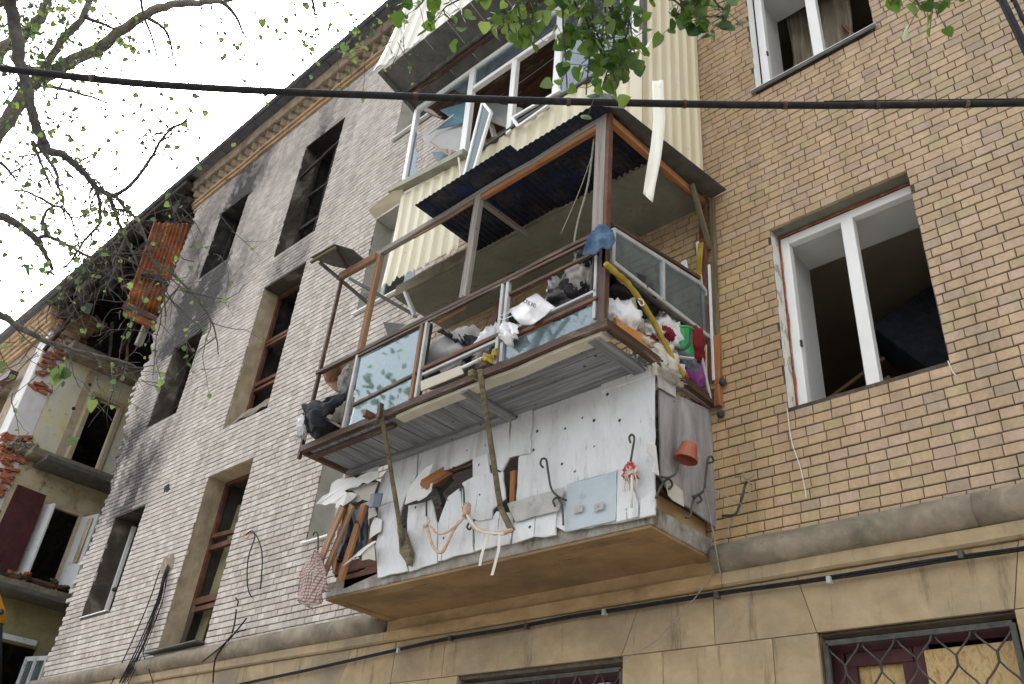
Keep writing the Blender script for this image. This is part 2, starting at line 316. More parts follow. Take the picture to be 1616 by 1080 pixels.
M['reveal_grey'] = pm('reveal_grey', S3((0.35, 0.34, 0.28, 1), (0.45, 0.43, 0.37, 1), (0.52, 0.5, 0.44, 1)), 4, rough=0.9, bump=0.3, dirt=(2.2, 0.58, 0.72, (0.2, 0.18, 0.15, 1), (1, 1, 0.6)))
M['reveal_white'] = pm('reveal_white', [(0.3, (0.3, 0.27, 0.22, 1)), (0.44, (0.42, 0.39, 0.34, 1)), (0.47, (0.68, 0.68, 0.63, 1)), (0.75, (0.76, 0.77, 0.73, 1))], 9, stretch=(1, 1, 0.6), rough=0.8, bump=0.5)
M['reveal_green'] = pm('reveal_green', S3((0.15, 0.155, 0.125, 1), (0.18, 0.185, 0.15, 1), (0.22, 0.22, 0.18, 1)), 5, rough=0.9, bump=0.4, dirt=(5, 0.58, 0.72, (0.1, 0.085, 0.065, 1), (1, 1, 1)))
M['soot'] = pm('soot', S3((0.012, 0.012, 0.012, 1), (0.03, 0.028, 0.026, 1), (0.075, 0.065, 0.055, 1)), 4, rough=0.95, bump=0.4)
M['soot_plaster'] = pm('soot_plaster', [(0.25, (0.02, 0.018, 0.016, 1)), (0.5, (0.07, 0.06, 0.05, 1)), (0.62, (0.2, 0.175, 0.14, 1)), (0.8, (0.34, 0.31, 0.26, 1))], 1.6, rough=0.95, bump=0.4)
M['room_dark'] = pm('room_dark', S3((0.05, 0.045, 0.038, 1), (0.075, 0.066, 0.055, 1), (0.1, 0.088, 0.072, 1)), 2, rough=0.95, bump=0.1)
M['room_wall'] = pm('room_wall', S3((0.42, 0.35, 0.26, 1), (0.47, 0.4, 0.3, 1), (0.5, 0.43, 0.34, 1)), 2, rough=0.95, bump=0.05)
M['pvc'] = pm('pvc', S3((0.74, 0.75, 0.74, 1), (0.79, 0.8, 0.79, 1), (0.82, 0.83, 0.82, 1)), 3, rough=0.35, bump=0.02, spec=0.5, dirt=(3, 0.58, 0.8, (0.5, 0.49, 0.45, 1), (1, 1, 1)))
M['plastic_reveal'] = pm('plastic_reveal', S3((0.62, 0.62, 0.6, 1), (0.66, 0.66, 0.64, 1), (0.7, 0.7, 0.68, 1)), 2, rough=0.4, bump=0.02)
M['redbrick'] = pm('redbrick', S3((0.2, 0.065, 0.035, 1), (0.34, 0.115, 0.06, 1), (0.42, 0.2, 0.12, 1)), 9, rough=0.9, bump=0.6, dirt=(5, 0.55, 0.66, (0.42, 0.37, 0.3, 1), (1, 1, 1)))
M['wood_brown'] = pm('wood_brown', S3((0.03, 0.017, 0.012, 1), (0.062, 0.033, 0.022, 1), (0.12, 0.066, 0.043, 1)), 5, stretch=(0.25, 5, 5), rough=0.6, bump=0.35, dirt=(5, 0.56, 0.66, (0.2, 0.155, 0.115, 1), (0.4, 2, 2)))
M['wood_redbrown'] = pm('wood_redbrown', S3((0.065, 0.028, 0.018, 1), (0.115, 0.048, 0.028, 1), (0.17, 0.075, 0.045, 1)), 6, stretch=(1, 1, 1), rough=0.65, bump=0.3, dirt=(4, 0.55, 0.7, (0.09, 0.06, 0.045, 1), (1, 1, 1)))
M['wood_grey'] = pm('wood_grey', S3((0.12, 0.105, 0.09, 1), (0.26, 0.235, 0.21, 1), (0.36, 0.335, 0.31, 1)), 5, stretch=(0.25, 6, 6), rough=0.85, bump=0.55, dots=(14, 0.16, DK))
M['wood_orange'] = pm('wood_orange', S3((0.2, 0.085, 0.03, 1), (0.34, 0.15, 0.06, 1), (0.44, 0.22, 0.1, 1)), 5, stretch=(0.25, 6, 6), rough=0.75, bump=0.4, dirt=(4, 0.54, 0.66, (0.12, 0.065, 0.035, 1), (0.4, 2, 2)))
M['wood_worn'] = pm('wood_worn', S3((0.13, 0.075, 0.042, 1), (0.27, 0.15, 0.085, 1), (0.38, 0.235, 0.145, 1)), 5, stretch=(0.22, 7, 7), rough=0.85, bump=0.5, dirt=(4, 0.52, 0.66, (0.15, 0.11, 0.08, 1), (0.4, 2, 2)))
M['wood_pole'] = pm('wood_pole', S3((0.07, 0.055, 0.03, 1), (0.15, 0.125, 0.075, 1), (0.24, 0.2, 0.13, 1)), 6, stretch=(0.3, 5, 5), rough=0.9, bump=0.5)
M['wood_under'] = pm('wood_under', S3((0.09, 0.09, 0.093, 1), (0.19, 0.195, 0.21, 1), (0.29, 0.3, 0.32, 1)), 5, stretch=(0.25, 5, 5), rough=0.85, bump=0.35, dots=(10, 0.14, DK), dirt=(2.5, 0.5, 0.7, (0.12, 0.105, 0.09, 1), (0.5, 2, 2)))
M['board_white'] = pm('board_white', [(0.25, (0.42, 0.43, 0.44, 1)), (0.4, (0.6, 0.62, 0.64, 1)), (0.6, (0.68, 0.7, 0.725, 1)), (0.8, (0.74, 0.76, 0.785, 1))], 3, stretch=(1.5, 1, 0.7), rough=0.55, bump=0.5, bscale=5, dots=(9, 0.15, DK), dirt=(10, 0.62, 0.68, (0.2, 0.17, 0.135, 1), (2.5, 1, 0.3)), dirt2=(2.3, 0.53, 0.73, (0.4, 0.395, 0.385, 1), (2.6, 1, 0.4)))
M['board_grey'] = pm('board_grey', [(0.25, (0.13, 0.115, 0.11, 1)), (0.45, (0.26, 0.25, 0.25, 1)), (0.6, (0.36, 0.36, 0.37, 1)), (0.8, (0.44, 0.45, 0.46, 1))], 3.2, stretch=(1, 1.5, 0.45), rough=0.75, bump=0.35, bscale=24, dots=(7, 0.085, DK))
M['board_blue'] = pm('board_blue', [(0.25, (0.37, 0.43, 0.47, 1)), (0.5, (0.42, 0.49, 0.54, 1)), (0.75, (0.48, 0.54, 0.59, 1))], 2.5, rough=0.6, bump=0.12, dots=(7, 0.08, DK), dirt=(3.5, 0.58, 0.72, (0.3, 0.3, 0.3, 1), (1, 1, 1)))
M['board_metal'] = pm('board_metal', S3((0.3, 0.3, 0.29, 1), (0.4, 0.4, 0.39, 1), (0.5, 0.5, 0.49, 1)), 5, rough=0.6, bump=0.2, dots=(8, 0.1, DK), dirt=(6, 0.58, 0.7, (0.22, 0.2, 0.17, 1), (1, 1, 1)))
M['torn_white'] = pm('torn_white', S3((0.6, 0.6, 0.59, 1), (0.68, 0.69, 0.69, 1), (0.72, 0.73, 0.74, 1)), 4, rough=0.6, bump=0.1)
M['torn_beige'] = pm('torn_beige', S3((0.43, 0.41, 0.37, 1), (0.5, 0.48, 0.44, 1), (0.56, 0.54, 0.5, 1)), 4, rough=0.7, bump=0.1)
M['slate'] = pm('slate', S3((0.08, 0.1, 0.13, 1), (0.12, 0.145, 0.18, 1), (0.16, 0.19, 0.22, 1)), 5, rough=0.6)
M['cream'] = pm('cream', [(0.25, (0.5, 0.45, 0.3, 1)), (0.5, (0.6, 0.55, 0.385, 1)), (0.75, (0.65, 0.61, 0.46, 1))], 2.2, stretch=(1, 1, 0.3), rough=0.4, bump=0.05, spec=0.5, dots=(7, 0.05, (0.1, 0.08, 0.06, 1)), dirt=(3, 0.6, 0.76, (0.4, 0.36, 0.27, 1), (2, 2, 0.25)))
M['cream_pale'] = pm('cream_pale', [(0.25, (0.55, 0.54, 0.44, 1)), (0.5, (0.64, 0.63, 0.54, 1)), (0.75, (0.68, 0.68, 0.62, 1))], 2.2, rough=0.4, bump=0.05, spec=0.5, dots=(9, 0.09, (0.3, 0.28, 0.22, 1)))
M['olive_metal'] = pm('olive_metal', S3((0.2, 0.2, 0.15, 1), (0.28, 0.28, 0.215, 1), (0.35, 0.345, 0.28, 1)), 4, rough=0.6, bump=0.1)
M['blue_metal'] = pm('blue_metal', [(0.3, (0.008, 0.01, 0.018, 1)), (0.52, (0.006, 0.01, 0.026, 1)), (0.78, (0.008, 0.022, 0.11, 1))], 2.6, rough=0.6, bump=0.1, spec=0.25, dirt=(4, 0.5, 0.66, (0.05, 0.045, 0.04, 1), (1, 1, 1)))
M['dark_metal'] = pm('dark_metal', S3((0.06, 0.062, 0.058, 1), (0.1, 0.1, 0.095, 1), (0.15, 0.15, 0.14, 1)), 4, rough=0.7, bump=0.2, dirt=(6, 0.56, 0.7, (0.14, 0.115, 0.09, 1), (1, 1, 1)))
M['grey_metal'] = pm('grey_metal', S3((0.3, 0.31, 0.31, 1), (0.38, 0.39, 0.39, 1), (0.45, 0.46, 0.46, 1)), 5, rough=0.45, bump=0.08, spec=0.5)
M['rust'] = pm('rust', [(0.25, (0.07, 0.024, 0.012, 1)), (0.45, (0.17, 0.055, 0.02, 1)), (0.6, (0.3, 0.1, 0.03, 1)), (0.8, (0.46, 0.19, 0.06, 1))], 3, rough=0.9, bump=0.3, dirt=(4, 0.54, 0.66, (0.07, 0.045, 0.035, 1), (1, 1, 0.6)))
M['iron'] = pm('iron', S3((0.03, 0.032, 0.03, 1), (0.06, 0.062, 0.055, 1), (0.1, 0.095, 0.08, 1)), 12, rough=0.7, bump=0.3)
M['cable'] = pm('cable', S3((0.008, 0.008, 0.01, 1), (0.014, 0.014, 0.016, 1), (0.03, 0.03, 0.033, 1)), 20, rough=0.65, bump=0.15, spec=0.2)
M['rope'] = pm('rope', S3((0.2, 0.19, 0.16, 1), (0.28, 0.265, 0.225, 1), (0.36, 0.34, 0.3, 1)), 30, rough=0.9, bump=0.4)
M['rag_pink'] = pm('rag_pink', [(0.3, (0.5, 0.2, 0.12, 1)), (0.5, (0.55, 0.4, 0.3, 1)), (0.7, (0.62, 0.56, 0.48, 1))], 9, rough=0.9, bump=0.3)
M['rag_white'] = pm('rag_white', S3((0.55, 0.53, 0.48, 1), (0.62, 0.6, 0.56, 1), (0.66, 0.65, 0.62, 1)), 9, rough=0.9, bump=0.3)
M['bag_white'] = pm('bag_white', S3((0.55, 0.55, 0.57, 1), (0.66, 0.66, 0.68, 1), (0.74, 0.74, 0.76, 1)), 7, rough=0.35, bump=0.5, bscale=16, spec=0.5)
M['bag_cream'] = pm('bag_cream', S3((0.5, 0.47, 0.4, 1), (0.6, 0.57, 0.5, 1), (0.66, 0.64, 0.58, 1)), 7, rough=0.4, bump=0.5, bscale=16, spec=0.5)
M['bag_clear'] = pm('bag_clear', [(0.3, (0.33, 0.31, 0.28, 1)), (0.5, (0.5, 0.48, 0.46, 1)), (0.62, (0.6, 0.6, 0.6, 1)), (0.75, (0.3, 0.18, 0.15, 1))], 9, rough=0.3, bump=0.6, bscale=20, spec=0.6)
M['bag_black'] = pm('bag_black', S3((0.012, 0.012, 0.014, 1), (0.02, 0.02, 0.024, 1), (0.035, 0.035, 0.04, 1)), 9, rough=0.2, bump=0.7, bscale=14, spec=0.7)
M['cloth_dark'] = pm('cloth_dark', S3((0.009, 0.01, 0.014, 1), (0.015, 0.017, 0.024, 1), (0.025, 0.027, 0.035, 1)), 14, rough=0.9, bump=0.3)
M['cloth_charcoal'] = pm('cloth_charcoal', S3((0.02, 0.018, 0.023, 1), (0.034, 0.03, 0.038, 1), (0.05, 0.045, 0.055, 1)), 9, rough=0.85, bump=0.35)
M['cloth_grey'] = pm('cloth_grey', S3((0.32, 0.31, 0.3, 1), (0.42, 0.41, 0.4, 1), (0.5, 0.48, 0.46, 1)), 5, rough=0.9, bump=0.25, dirt=(3, 0.62, 0.7, (0.5, 0.33, 0.3, 1), (1, 1, 1)))
M['knit'] = pm('knit', [(0.35, (0.09, 0.09, 0.09, 1)), (0.5, (0.26, 0.255, 0.25, 1)), (0.65, (0.4, 0.39, 0.38, 1))], 40, stretch=(1, 1, 0.4), rough=0.95, bump=0.5)
M['denim'] = pm('denim', S3((0.02, 0.045, 0.09, 1), (0.045, 0.09, 0.16, 1), (0.1, 0.17, 0.27, 1)), 9, rough=0.9, bump=0.4, bscale=90)
M['plaid'] = pm('plaid', S3((0.42, 0.36, 0.32, 1), (0.48, 0.42, 0.38, 1), (0.52, 0.46, 0.42, 1)), 10, rough=0.95, bump=0.3, checks=(11, (0.22, 0.07, 0.07, 1), (0.16, 0.1, 0.1, 1)))
M['yellow_tube'] = pm('yellow_tube', S3((0.24, 0.17, 0.02, 1), (0.36, 0.26, 0.035, 1), (0.44, 0.35, 0.08, 1)), 6, stretch=(1, 1, 1), rough=0.55, bump=0.25, bscale=26)
M['green_plastic'] = pm('green_plastic', S3((0.0, 0.24, 0.06, 1), (0.005, 0.3, 0.085, 1), (0.015, 0.34, 0.1, 1)), 4, rough=0.4, bump=0.03, spec=0.5)
M['red_cloth'] = pm('red_cloth', S3((0.11, 0.006, 0.012, 1), (0.17, 0.012, 0.02, 1), (0.23, 0.02, 0.03, 1)), 6, rough=0.9, bump=0.3)
M['red_print'] = pm('red_print', [(0.35, (0.4, 0.02, 0.03, 1)), (0.5, (0.48, 0.05, 0.05, 1)), (0.55, (0.6, 0.55, 0.5, 1)), (0.7, (0.65, 0.6, 0.55, 1))], 9, rough=0.6, bump=0.1)
M['purple_cloth'] = pm('purple_cloth', S3((0.12, 0.025, 0.13, 1), (0.19, 0.045, 0.2, 1), (0.25, 0.08, 0.26, 1)), 7, rough=0.9, bump=0.4)
M['orange_wood'] = pm('orange_wood', S3((0.4, 0.16, 0.04, 1), (0.5, 0.22, 0.065, 1), (0.55, 0.27, 0.1, 1)), 3, rough=0.5, bump=0.06)
M['beige_board'] = pm('beige_board', S3((0.4, 0.37, 0.29, 1), (0.47, 0.435, 0.35, 1), (0.53, 0.5, 0.42, 1)), 3, rough=0.6, bump=0.06)
M['tan_board'] = pm('tan_board', S3((0.3, 0.22, 0.13, 1), (0.38, 0.28, 0.17, 1), (0.44, 0.34, 0.22, 1)), 5, rough=0.7, bump=0.15)
M['terracotta'] = pm('terracotta', S3((0.25, 0.07, 0.04, 1), (0.31, 0.09, 0.05, 1), (0.36, 0.12, 0.07, 1)), 5, rough=0.5, bump=0.08, spec=0.4)
M['teal_panel'] = pm('teal_panel', S3((0.05, 0.13, 0.18, 1), (0.075, 0.17, 0.23, 1), (0.1, 0.2, 0.26, 1)), 3, rough=0.5, bump=0.05)
M['grey_panel'] = pm('grey_panel', S3((0.4, 0.4, 0.4, 1), (0.45, 0.45, 0.45, 1), (0.5, 0.5, 0.5, 1)), 3, rough=0.6, bump=0.05)
M['curtain'] = pm('curtain', S3((0.2, 0.165, 0.12, 1), (0.3, 0.255, 0.195, 1), (0.37, 0.32, 0.25, 1)), 5, stretch=(8, 8, 0.3), rough=0.9, bump=0.2)
M['osb'] = pm('osb', [(0.3, (0.27, 0.16, 0.065, 1)), (0.45, (0.4, 0.27, 0.12, 1)), (0.55, (0.5, 0.37, 0.19, 1)), (0.7, (0.3, 0.2, 0.09, 1))], 16, stretch=(1, 1, 0.35), rough=0.8, bump=0.3, dist=2.5)
M['maroon'] = pm('maroon', S3((0.035, 0.009, 0.011, 1), (0.055, 0.013, 0.016, 1), (0.08, 0.022, 0.024, 1)), 4, rough=0.55, bump=0.1)
M['yellow_wall'] = pm('yellow_wall', [(0.25, (0.5, 0.5, 0.43, 1)), (0.45, (0.66, 0.64, 0.52, 1)), (0.58, (0.66, 0.6, 0.38, 1)), (0.75, (0.62, 0.5, 0.14, 1))], 1.3, rough=0.92, bump=0.3, dirt=(4, 0.6, 0.72, (0.24, 0.21, 0.16, 1), (1, 1, 1)))
M['tan_wall'] = pm('tan_wall', [(0.25, (0.28, 0.23, 0.14, 1)), (0.5, (0.5, 0.43, 0.28, 1)), (0.75, (0.56, 0.5, 0.36, 1))], 1.4, rough=0.92, bump=0.3, dirt=(3, 0.54, 0.7, (0.16, 0.12, 0.07, 1), (1, 1, 1)))
M['green_wall'] = pm('green_wall', [(0.25, (0.13, 0.12, 0.055, 1)), (0.5, (0.25, 0.23, 0.12, 1)), (0.75, (0.36, 0.33, 0.2, 1))], 1.4, rough=0.92, bump=0.3)
M['white_plaster'] = pm('white_plaster', [(0.3, (0.55, 0.54, 0.52, 1)), (0.5, (0.68, 0.68, 0.68, 1)), (0.7, (0.74, 0.75, 0.76, 1))], 2, rough=0.9, bump=0.2)
M['door_white'] = pm('door_white', S3((0.5, 0.53, 0.56, 1), (0.57, 0.6, 0.63, 1), (0.62, 0.65, 0.67, 1)), 3, rough=0.5, bump=0.08, dirt=(5, 0.6, 0.7, (0.3, 0.28, 0.25, 1), (1, 1, 1)))
M['trim_tan'] = pm('trim_tan', S3((0.36, 0.29, 0.19, 1), (0.44, 0.36, 0.25, 1), (0.5, 0.43, 0.33, 1)), 5, rough=0.7, bump=0.15)
M['char'] = pm('char', S3((0.015, 0.014, 0.014, 1), (0.035, 0.03, 0.028, 1), (0.085, 0.065, 0.05, 1)), 7, rough=0.9, bump=0.6)
M['bark'] = pm('bark', S3((0.045, 0.042, 0.04, 1), (0.085, 0.08, 0.075, 1), (0.15, 0.14, 0.125, 1)), 14, rough=0.95, bump=0.7)
M['bark_pale'] = pm('bark_pale', S3((0.12, 0.11, 0.095, 1), (0.2, 0.185, 0.16, 1), (0.28, 0.265, 0.235, 1)), 12, rough=0.95, bump=0.7)
M['leaf'] = thin('leaf', (0.04, 0.105, 0.02, 1), (0.15, 0.245, 0.04, 1), 0.45, 0.4)
M['leaf_far'] = thin('leaf_far', (0.05, 0.1, 0.05, 1), (0.24, 0.33, 0.08, 1), 0.5, 0.5)
M['asphalt'] = pm('asphalt', S3((0.035, 0.035, 0.035, 1), (0.05, 0.05, 0.05, 1), (0.07, 0.07, 0.068, 1)), 20, rough=0.9, bump=0.4)
M['paving'] = pm('paving', S3((0.34, 0.315, 0.275, 1), (0.41, 0.38, 0.335, 1), (0.46, 0.43, 0.385, 1)), 6, rough=0.9, bump=0.3)
M['excavator'] = pm('excavator', S3((0.5, 0.22, 0.015, 1), (0.56, 0.27, 0.02, 1), (0.6, 0.31, 0.04, 1)), 4, rough=0.4, bump=0.05, spec=0.5)
M['steel_dark'] = pm('steel_dark', S3((0.02, 0.024, 0.032, 1), (0.03, 0.036, 0.045, 1), (0.05, 0.056, 0.065, 1)), 5, rough=0.4, bump=0.05, spec=0.5)
M['pane_front'] = glass('pane_front', (0.66, 0.8, 0.84, 1), 0.10, (0.38, 0.48, 0.52, 1), 0.36)
M['pane_side'] = glass('pane_side', (0.93, 0.96, 0.96, 1), 0.0, (0.45, 0.49, 0.48, 1), 0.16)
M['pane_window'] = glass('pane_window', (0.6, 0.68, 0.72, 1), 0.05, (0.4, 0.45, 0.48, 1), 0.25)
M['pane_dark'] = glass('pane_dark', (0.5, 0.52, 0.52, 1), 0.06, (0.1, 0.1, 0.1, 1), 0.3)
M['striped'] = pm('striped', S3((0.4, 0.38, 0.36, 1), (0.45, 0.43, 0.4, 1), (0.5, 0.48, 0.46, 1)), 6, rough=0.9, bump=0.2)
_n = M['striped'].node_tree; _w = _n.nodes.new('ShaderNodeTexWave'); _w.bands_direction = 'Y'; _w.inputs['Scale'].default_value = 3.2; _r = _n.nodes.new('ShaderNodeValToRGB'); _r.color_ramp.interpolation = 'CONSTANT'
_r.color_ramp.elements[0].color = (0.45, 0.04, 0.05, 1); _r.color_ramp.elements[1].position = 0.4; _r.color_ramp.elements[1].color = (0.09, 0.085, 0.085, 1); _e = _r.color_ramp.elements.new(0.75); _e.color = (0.5, 0.47, 0.45, 1)
_t = _n.nodes.new('ShaderNodeTexCoord'); _n.links.new(_t.outputs['Object'], _w.inputs['Vector']); _n.links.new(_w.outputs['Fac'], _r.inputs[0]); _n.links.new(_r.outputs[0], _n.nodes['Principled BSDF'].inputs['Base Color'])

# ================================================================ ground
g = obj('street', MB().quad((-400, -400, -0.12), (400, -400, -0.12), (400, -2.6, -0.12), (-400, -2.6, -0.12)).quad((-400, -2.6, -0.12), (400, -2.6, -0.12), (400, 400, -0.12), (-400, 400, -0.12)), M['asphalt']); tag(g, kind='structure')
g = obj('pavement', MB().box(-60, 40, -7.5, 0.6, -0.11, 0.0), M['paving'], bevel=0.01); tag(g, kind='structure')

# ================================================================ apartment building
BLD = thing('apartment_building', 'four storey apartment block of pale brick with broken windows and fire soot', 'building', (-6, 0, 0))
XA = (-10.995, -9.848); XB = (-13.86, -12.84); XC = (-8.15, -7.05); XR = (-2.378, -1.292)
OPEN = {'R': XR + (4.629, 6.26), 'T': XR + (7.883, 9.5), 'LA': XA + (10.07, 12.62), 'LB': XA + (6.926, 9.457), 'LC': XA + (3.76, 6.187),
        'LD': XB + (4.564, 6.159), 'LE': XB + (7.77, 9.376), 'LF': XB + (10.95, 12.59),
        'C1': XC + (4.68, 6.25), 'C2': XC + (7.77, 9.4), 'C3': XC + (10.95, 12.6)}
LOWW = [(-2.337, -1.248, 1.5, 3.07), (-5.45, -3.78, 1.0, 3.05), (-8.15, -7.05, 1.5, 3.05), (-10.99, -9.85, 1.5, 3.05)]
ZB0 = 3.70; ZT = 13.56; XE = 3.2
EDGE = [(3.6, -14.69), (4.62, -14.63), (5.13, -14.71), (5.64, -14.66), (6.17, -14.6), (6.84, -14.59), (7.75, -14.87), (8.2, -15.05), (8.61, -15.18), (9.15, -15.17), (9.4, -15.1), (9.65, -15.0), (10.36, -15.33), (11.5, -15.4), (13.6, -15.44)]
def edge(z):
    for (a, x0), (b, x1) in zip(EDGE, EDGE[1:]):
        if z <= b: return x0 + (x1 - x0) * max(0, min(1, (z - a) / (b - a)))
    return EDGE[-1][1]
# mortar backing of the wall with the openings cut out
opn = list(OPEN.values()) + LOWW
xs = sorted({-14.45, XE} | {v for o in opn for v in o[:2]} | {-6.46, -3.02}); zs = sorted({0.0, ZT + 0.5} | {v for o in opn for v in o[2:]} | {3.70})
wb = MB()
for x0, x1 in zip(xs, xs[1:]):
    for z0, z1 in zip(zs, zs[1:]):
        cx, cz = (x0 + x1) / 2, (z0 + z1) / 2
        if any(o[0] < cx < o[1] and o[2] < cz < o[3] for o in opn): continue
        y = 0.011 if cz > 3.7 else 0.03
        wb.quad((x0, y, z0), (x1, y, z0), (x1, y, z1), (x0, y, z1)); wb.quad((x0, 0.6, z0), (x0, 0.6, z1), (x1, 0.6, z1), (x1, 0.6, z0))
zz = [3.7 + 0.3 * k for k in range(34)]
for a, b in zip(zz, zz[1:]):
    e = max(edge(a), edge(b)) + 0.1
    wb.quad((e, 0.011, a), (-14.45, 0.011, a), (-14.45, 0.011, b), (e, 0.011, b)); wb.quad((e, 0.6, a), (e, 0.6, b), (-14.45, 0.6, b), (-14.45, 0.6, a)); wb.quad((e, 0.6, a), (e, 0.011, a), (e, 0.011, b), (e, 0.6, b))
WALL = obj('wall', wb, M['mortar'], BLD)

# bricks: 120 x 65 mm headers, half bond
def soot(x, z):
    s = 0.0
    def plume(cx, zt, w, h, k):
        nonlocal s
        if z < zt - 0.15: return
        u = (z - zt) / h; ww = w * (0.75 + 0.55 * max(u, 0)); dx = (x - cx - 0.12 * max(u, 0)) / ww
        s += k * math.exp(-dx * dx * 1.6) * math.exp(-max(u, 0) * 1.15)
    plume(-13.35, 9.4, 0.95, 2.4, 1.6); plume(-13.35, 12.6, 1.0, 1.4, 1.5); plume(-13.45, 6.2, 0.85, 1.7, 1.5); plume(-10.4, 9.48, 0.75, 1.0, 1.0); plume(-10.4, 12.64, 0.7, 1.0, 0.9)
    def cloud(cx, cz, w, h, k):
        nonlocal s
        s += k * math.exp(-((x - cx) / w) ** 2 - ((z - cz) / h) ** 2)
    cloud(-14.45, 7.2, 0.55, 1.0, 1.2); cloud(-14.1, 10.3, 0.9, 1.0, 0.95); cloud(-12.2, 10.3, 0.9, 0.7, 0.55); cloud(-14.2, 4.2, 0.22, 0.5, 0.4); cloud(-13.9, 5.0, 0.15, 0.6, 0.25); cloud(-14.7, 12.3, 0.6, 1.2, 0.6); cloud(-11.6, 12.6, 1.2, 0.5, 0.25); cloud(-14.35, 9.0, 0.3, 0.9, 0.35)
    return max(0, min(0.93, s * (0.8 + 0.6 * noise.noise((x * 2.2, z * 1.2, 5)) + 0.5 * noise.noise((x * 7, z * 3, 9)))))
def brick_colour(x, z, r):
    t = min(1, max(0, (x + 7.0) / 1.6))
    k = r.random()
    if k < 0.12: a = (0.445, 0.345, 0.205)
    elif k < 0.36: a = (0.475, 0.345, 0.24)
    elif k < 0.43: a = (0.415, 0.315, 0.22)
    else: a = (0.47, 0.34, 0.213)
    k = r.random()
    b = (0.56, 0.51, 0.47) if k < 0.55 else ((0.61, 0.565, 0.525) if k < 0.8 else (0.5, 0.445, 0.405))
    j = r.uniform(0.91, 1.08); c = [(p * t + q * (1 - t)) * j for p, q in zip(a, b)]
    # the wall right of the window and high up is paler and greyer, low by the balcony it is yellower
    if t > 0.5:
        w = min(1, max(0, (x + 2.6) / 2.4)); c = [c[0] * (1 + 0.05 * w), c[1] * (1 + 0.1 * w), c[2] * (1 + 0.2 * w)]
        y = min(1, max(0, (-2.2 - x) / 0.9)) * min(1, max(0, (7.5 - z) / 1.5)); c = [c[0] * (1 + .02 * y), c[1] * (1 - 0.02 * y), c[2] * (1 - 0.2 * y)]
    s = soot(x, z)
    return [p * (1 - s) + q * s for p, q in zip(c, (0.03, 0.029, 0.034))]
br = random.Random(11); BR = []
k = 0; z = ZB0
while z < ZT - 0.02:
    off = 0.065 * (k % 2) + br.uniform(-0.006, 0.006); e = edge(z + 0.03) + br.uniform(-0.06, 0.05) + 0.065 * (k % 2)
    n0 = int((e - 0.0) / 0.13) - 1; x = n0 * 0.13 + off; dz = br.uniform(-0.0015, 0.0015)
    while x < XE:
        L = 0.13
        if br.random() < 0.02: L = br.choice((0.1, 0.115, 0.15))
        j = br.uniform(0.0018, 0.0036); a, b = x + j, x + L - j; gp = 0.0036 if x > -6.5 else 0.0056; c, d = z + gp + dz, z + 0.0748 - gp + dz; x += L
        if a < e: continue
        spans = [(a, b)]
        for o in OPEN.values():
            if d <= o[2] + 0.012 or c >= o[3] - 0.012: continue
            ns = []
            for s0, s1 in spans:
                if s1 <= o[0] or s0 >= o[1]: ns.append((s0, s1)); continue
                if s0 < o[0] - 0.022: ns.append((s0, o[0] - br.uniform(0, 0.006)))
                if s1 > o[1] + 0.022: ns.append((o[1] + br.uniform(0, 0.008), s1))
            spans = ns
        for s0, s1 in spans:
            if s1 - s0 > 0.018: BR.append((s0, s1, c, d))
    z += 0.075; k += 1
def seen(p):
    v = p - CAMP; w = v.dot(CF)
    if w < 0.1: return 0
    return abs(v.dot(CR) / w) < 0.6 and abs(v.dot(CU) / w) < 0.4
near = []
for i, (a, b, c, d) in enumerate(BR):
    m = Vector(((a + b) / 2, 0, (c + d) / 2))
    if m.x > -2.85 and b - a > 0.1 and seen(m): near.append(((m - CAMP).length, i))
near = {i for _, i in sorted(near)[:300]}
vs = []; fs = []; cols = []
def brick_verts(a, b, c, d, r, ch=0.0035):
    y = r.uniform(-0.0022, 0.0018); tx = r.uniform(-0.002, 0.002); tz = r.uniform(-0.0012, 0.0012)
    J = lambda s=0.0018: r.uniform(-s, s)
    F = [(a + ch + J(), y - tx - tz, c + ch + J()), (b - ch + J(), y + tx - tz, c + ch + J()), (b - ch + J(), y + tx + tz, d - ch + J()), (a + ch + J(), y - tx + tz, d - ch + J())]
    if r.random() < 0.1:
        q = r.randrange(4); sx = 1 if q in (0, 3) else -1; sz = 1 if q < 2 else -1; F[q] = (F[q][0] + sx * r.uniform(0.004, 0.016), F[q][1] + 0.004, F[q][2] + sz * r.uniform(0.003, 0.012))
    Rg = [(a, y + 0.004, c), (b, y + 0.004, c), (b, y + 0.004, d), (a, y + 0.004, d)]
    Bk = [(a, 0.03, c), (b, 0.03, c), (b, 0.03, d), (a, 0.03, d)]
    return F + Rg + Bk
BF = [(0, 1, 2, 3)] + [(4 + i, 4 + (i + 1) % 4, (i + 1) % 4, i) for i in range(4)] + [(8 + i, 8 + (i + 1) % 4, 4 + (i + 1) % 4, 4 + i) for i in range(4)]
variants = []
for i in range(10):
    vm = MB().add(brick_verts(-0.0605, 0.0605, -0.033, 0.033, br), BF)
    variants.append(mesh('brick', vm, M['brick']))
for i, (a, b, c, d) in enumerate(BR):
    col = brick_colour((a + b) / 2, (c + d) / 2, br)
    if i in near:
        o = bpy.data.objects.new('brick', variants[br.randrange(10)])
        put(o, WALL, Matrix.Translation(((a + b) / 2, 0, (c + d) / 2)) @ Matrix.Diagonal(((b - a) / 0.121, 1, 1, 1)))
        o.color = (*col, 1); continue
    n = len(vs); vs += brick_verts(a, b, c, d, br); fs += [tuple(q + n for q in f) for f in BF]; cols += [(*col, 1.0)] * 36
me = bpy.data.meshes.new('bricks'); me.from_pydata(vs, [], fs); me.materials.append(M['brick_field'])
ca = me.color_attributes.new('Col', 'FLOAT_COLOR', 'CORNER'); ca.data.foreach_set('color', np.array(cols, dtype=np.float32).ravel()); me.update()
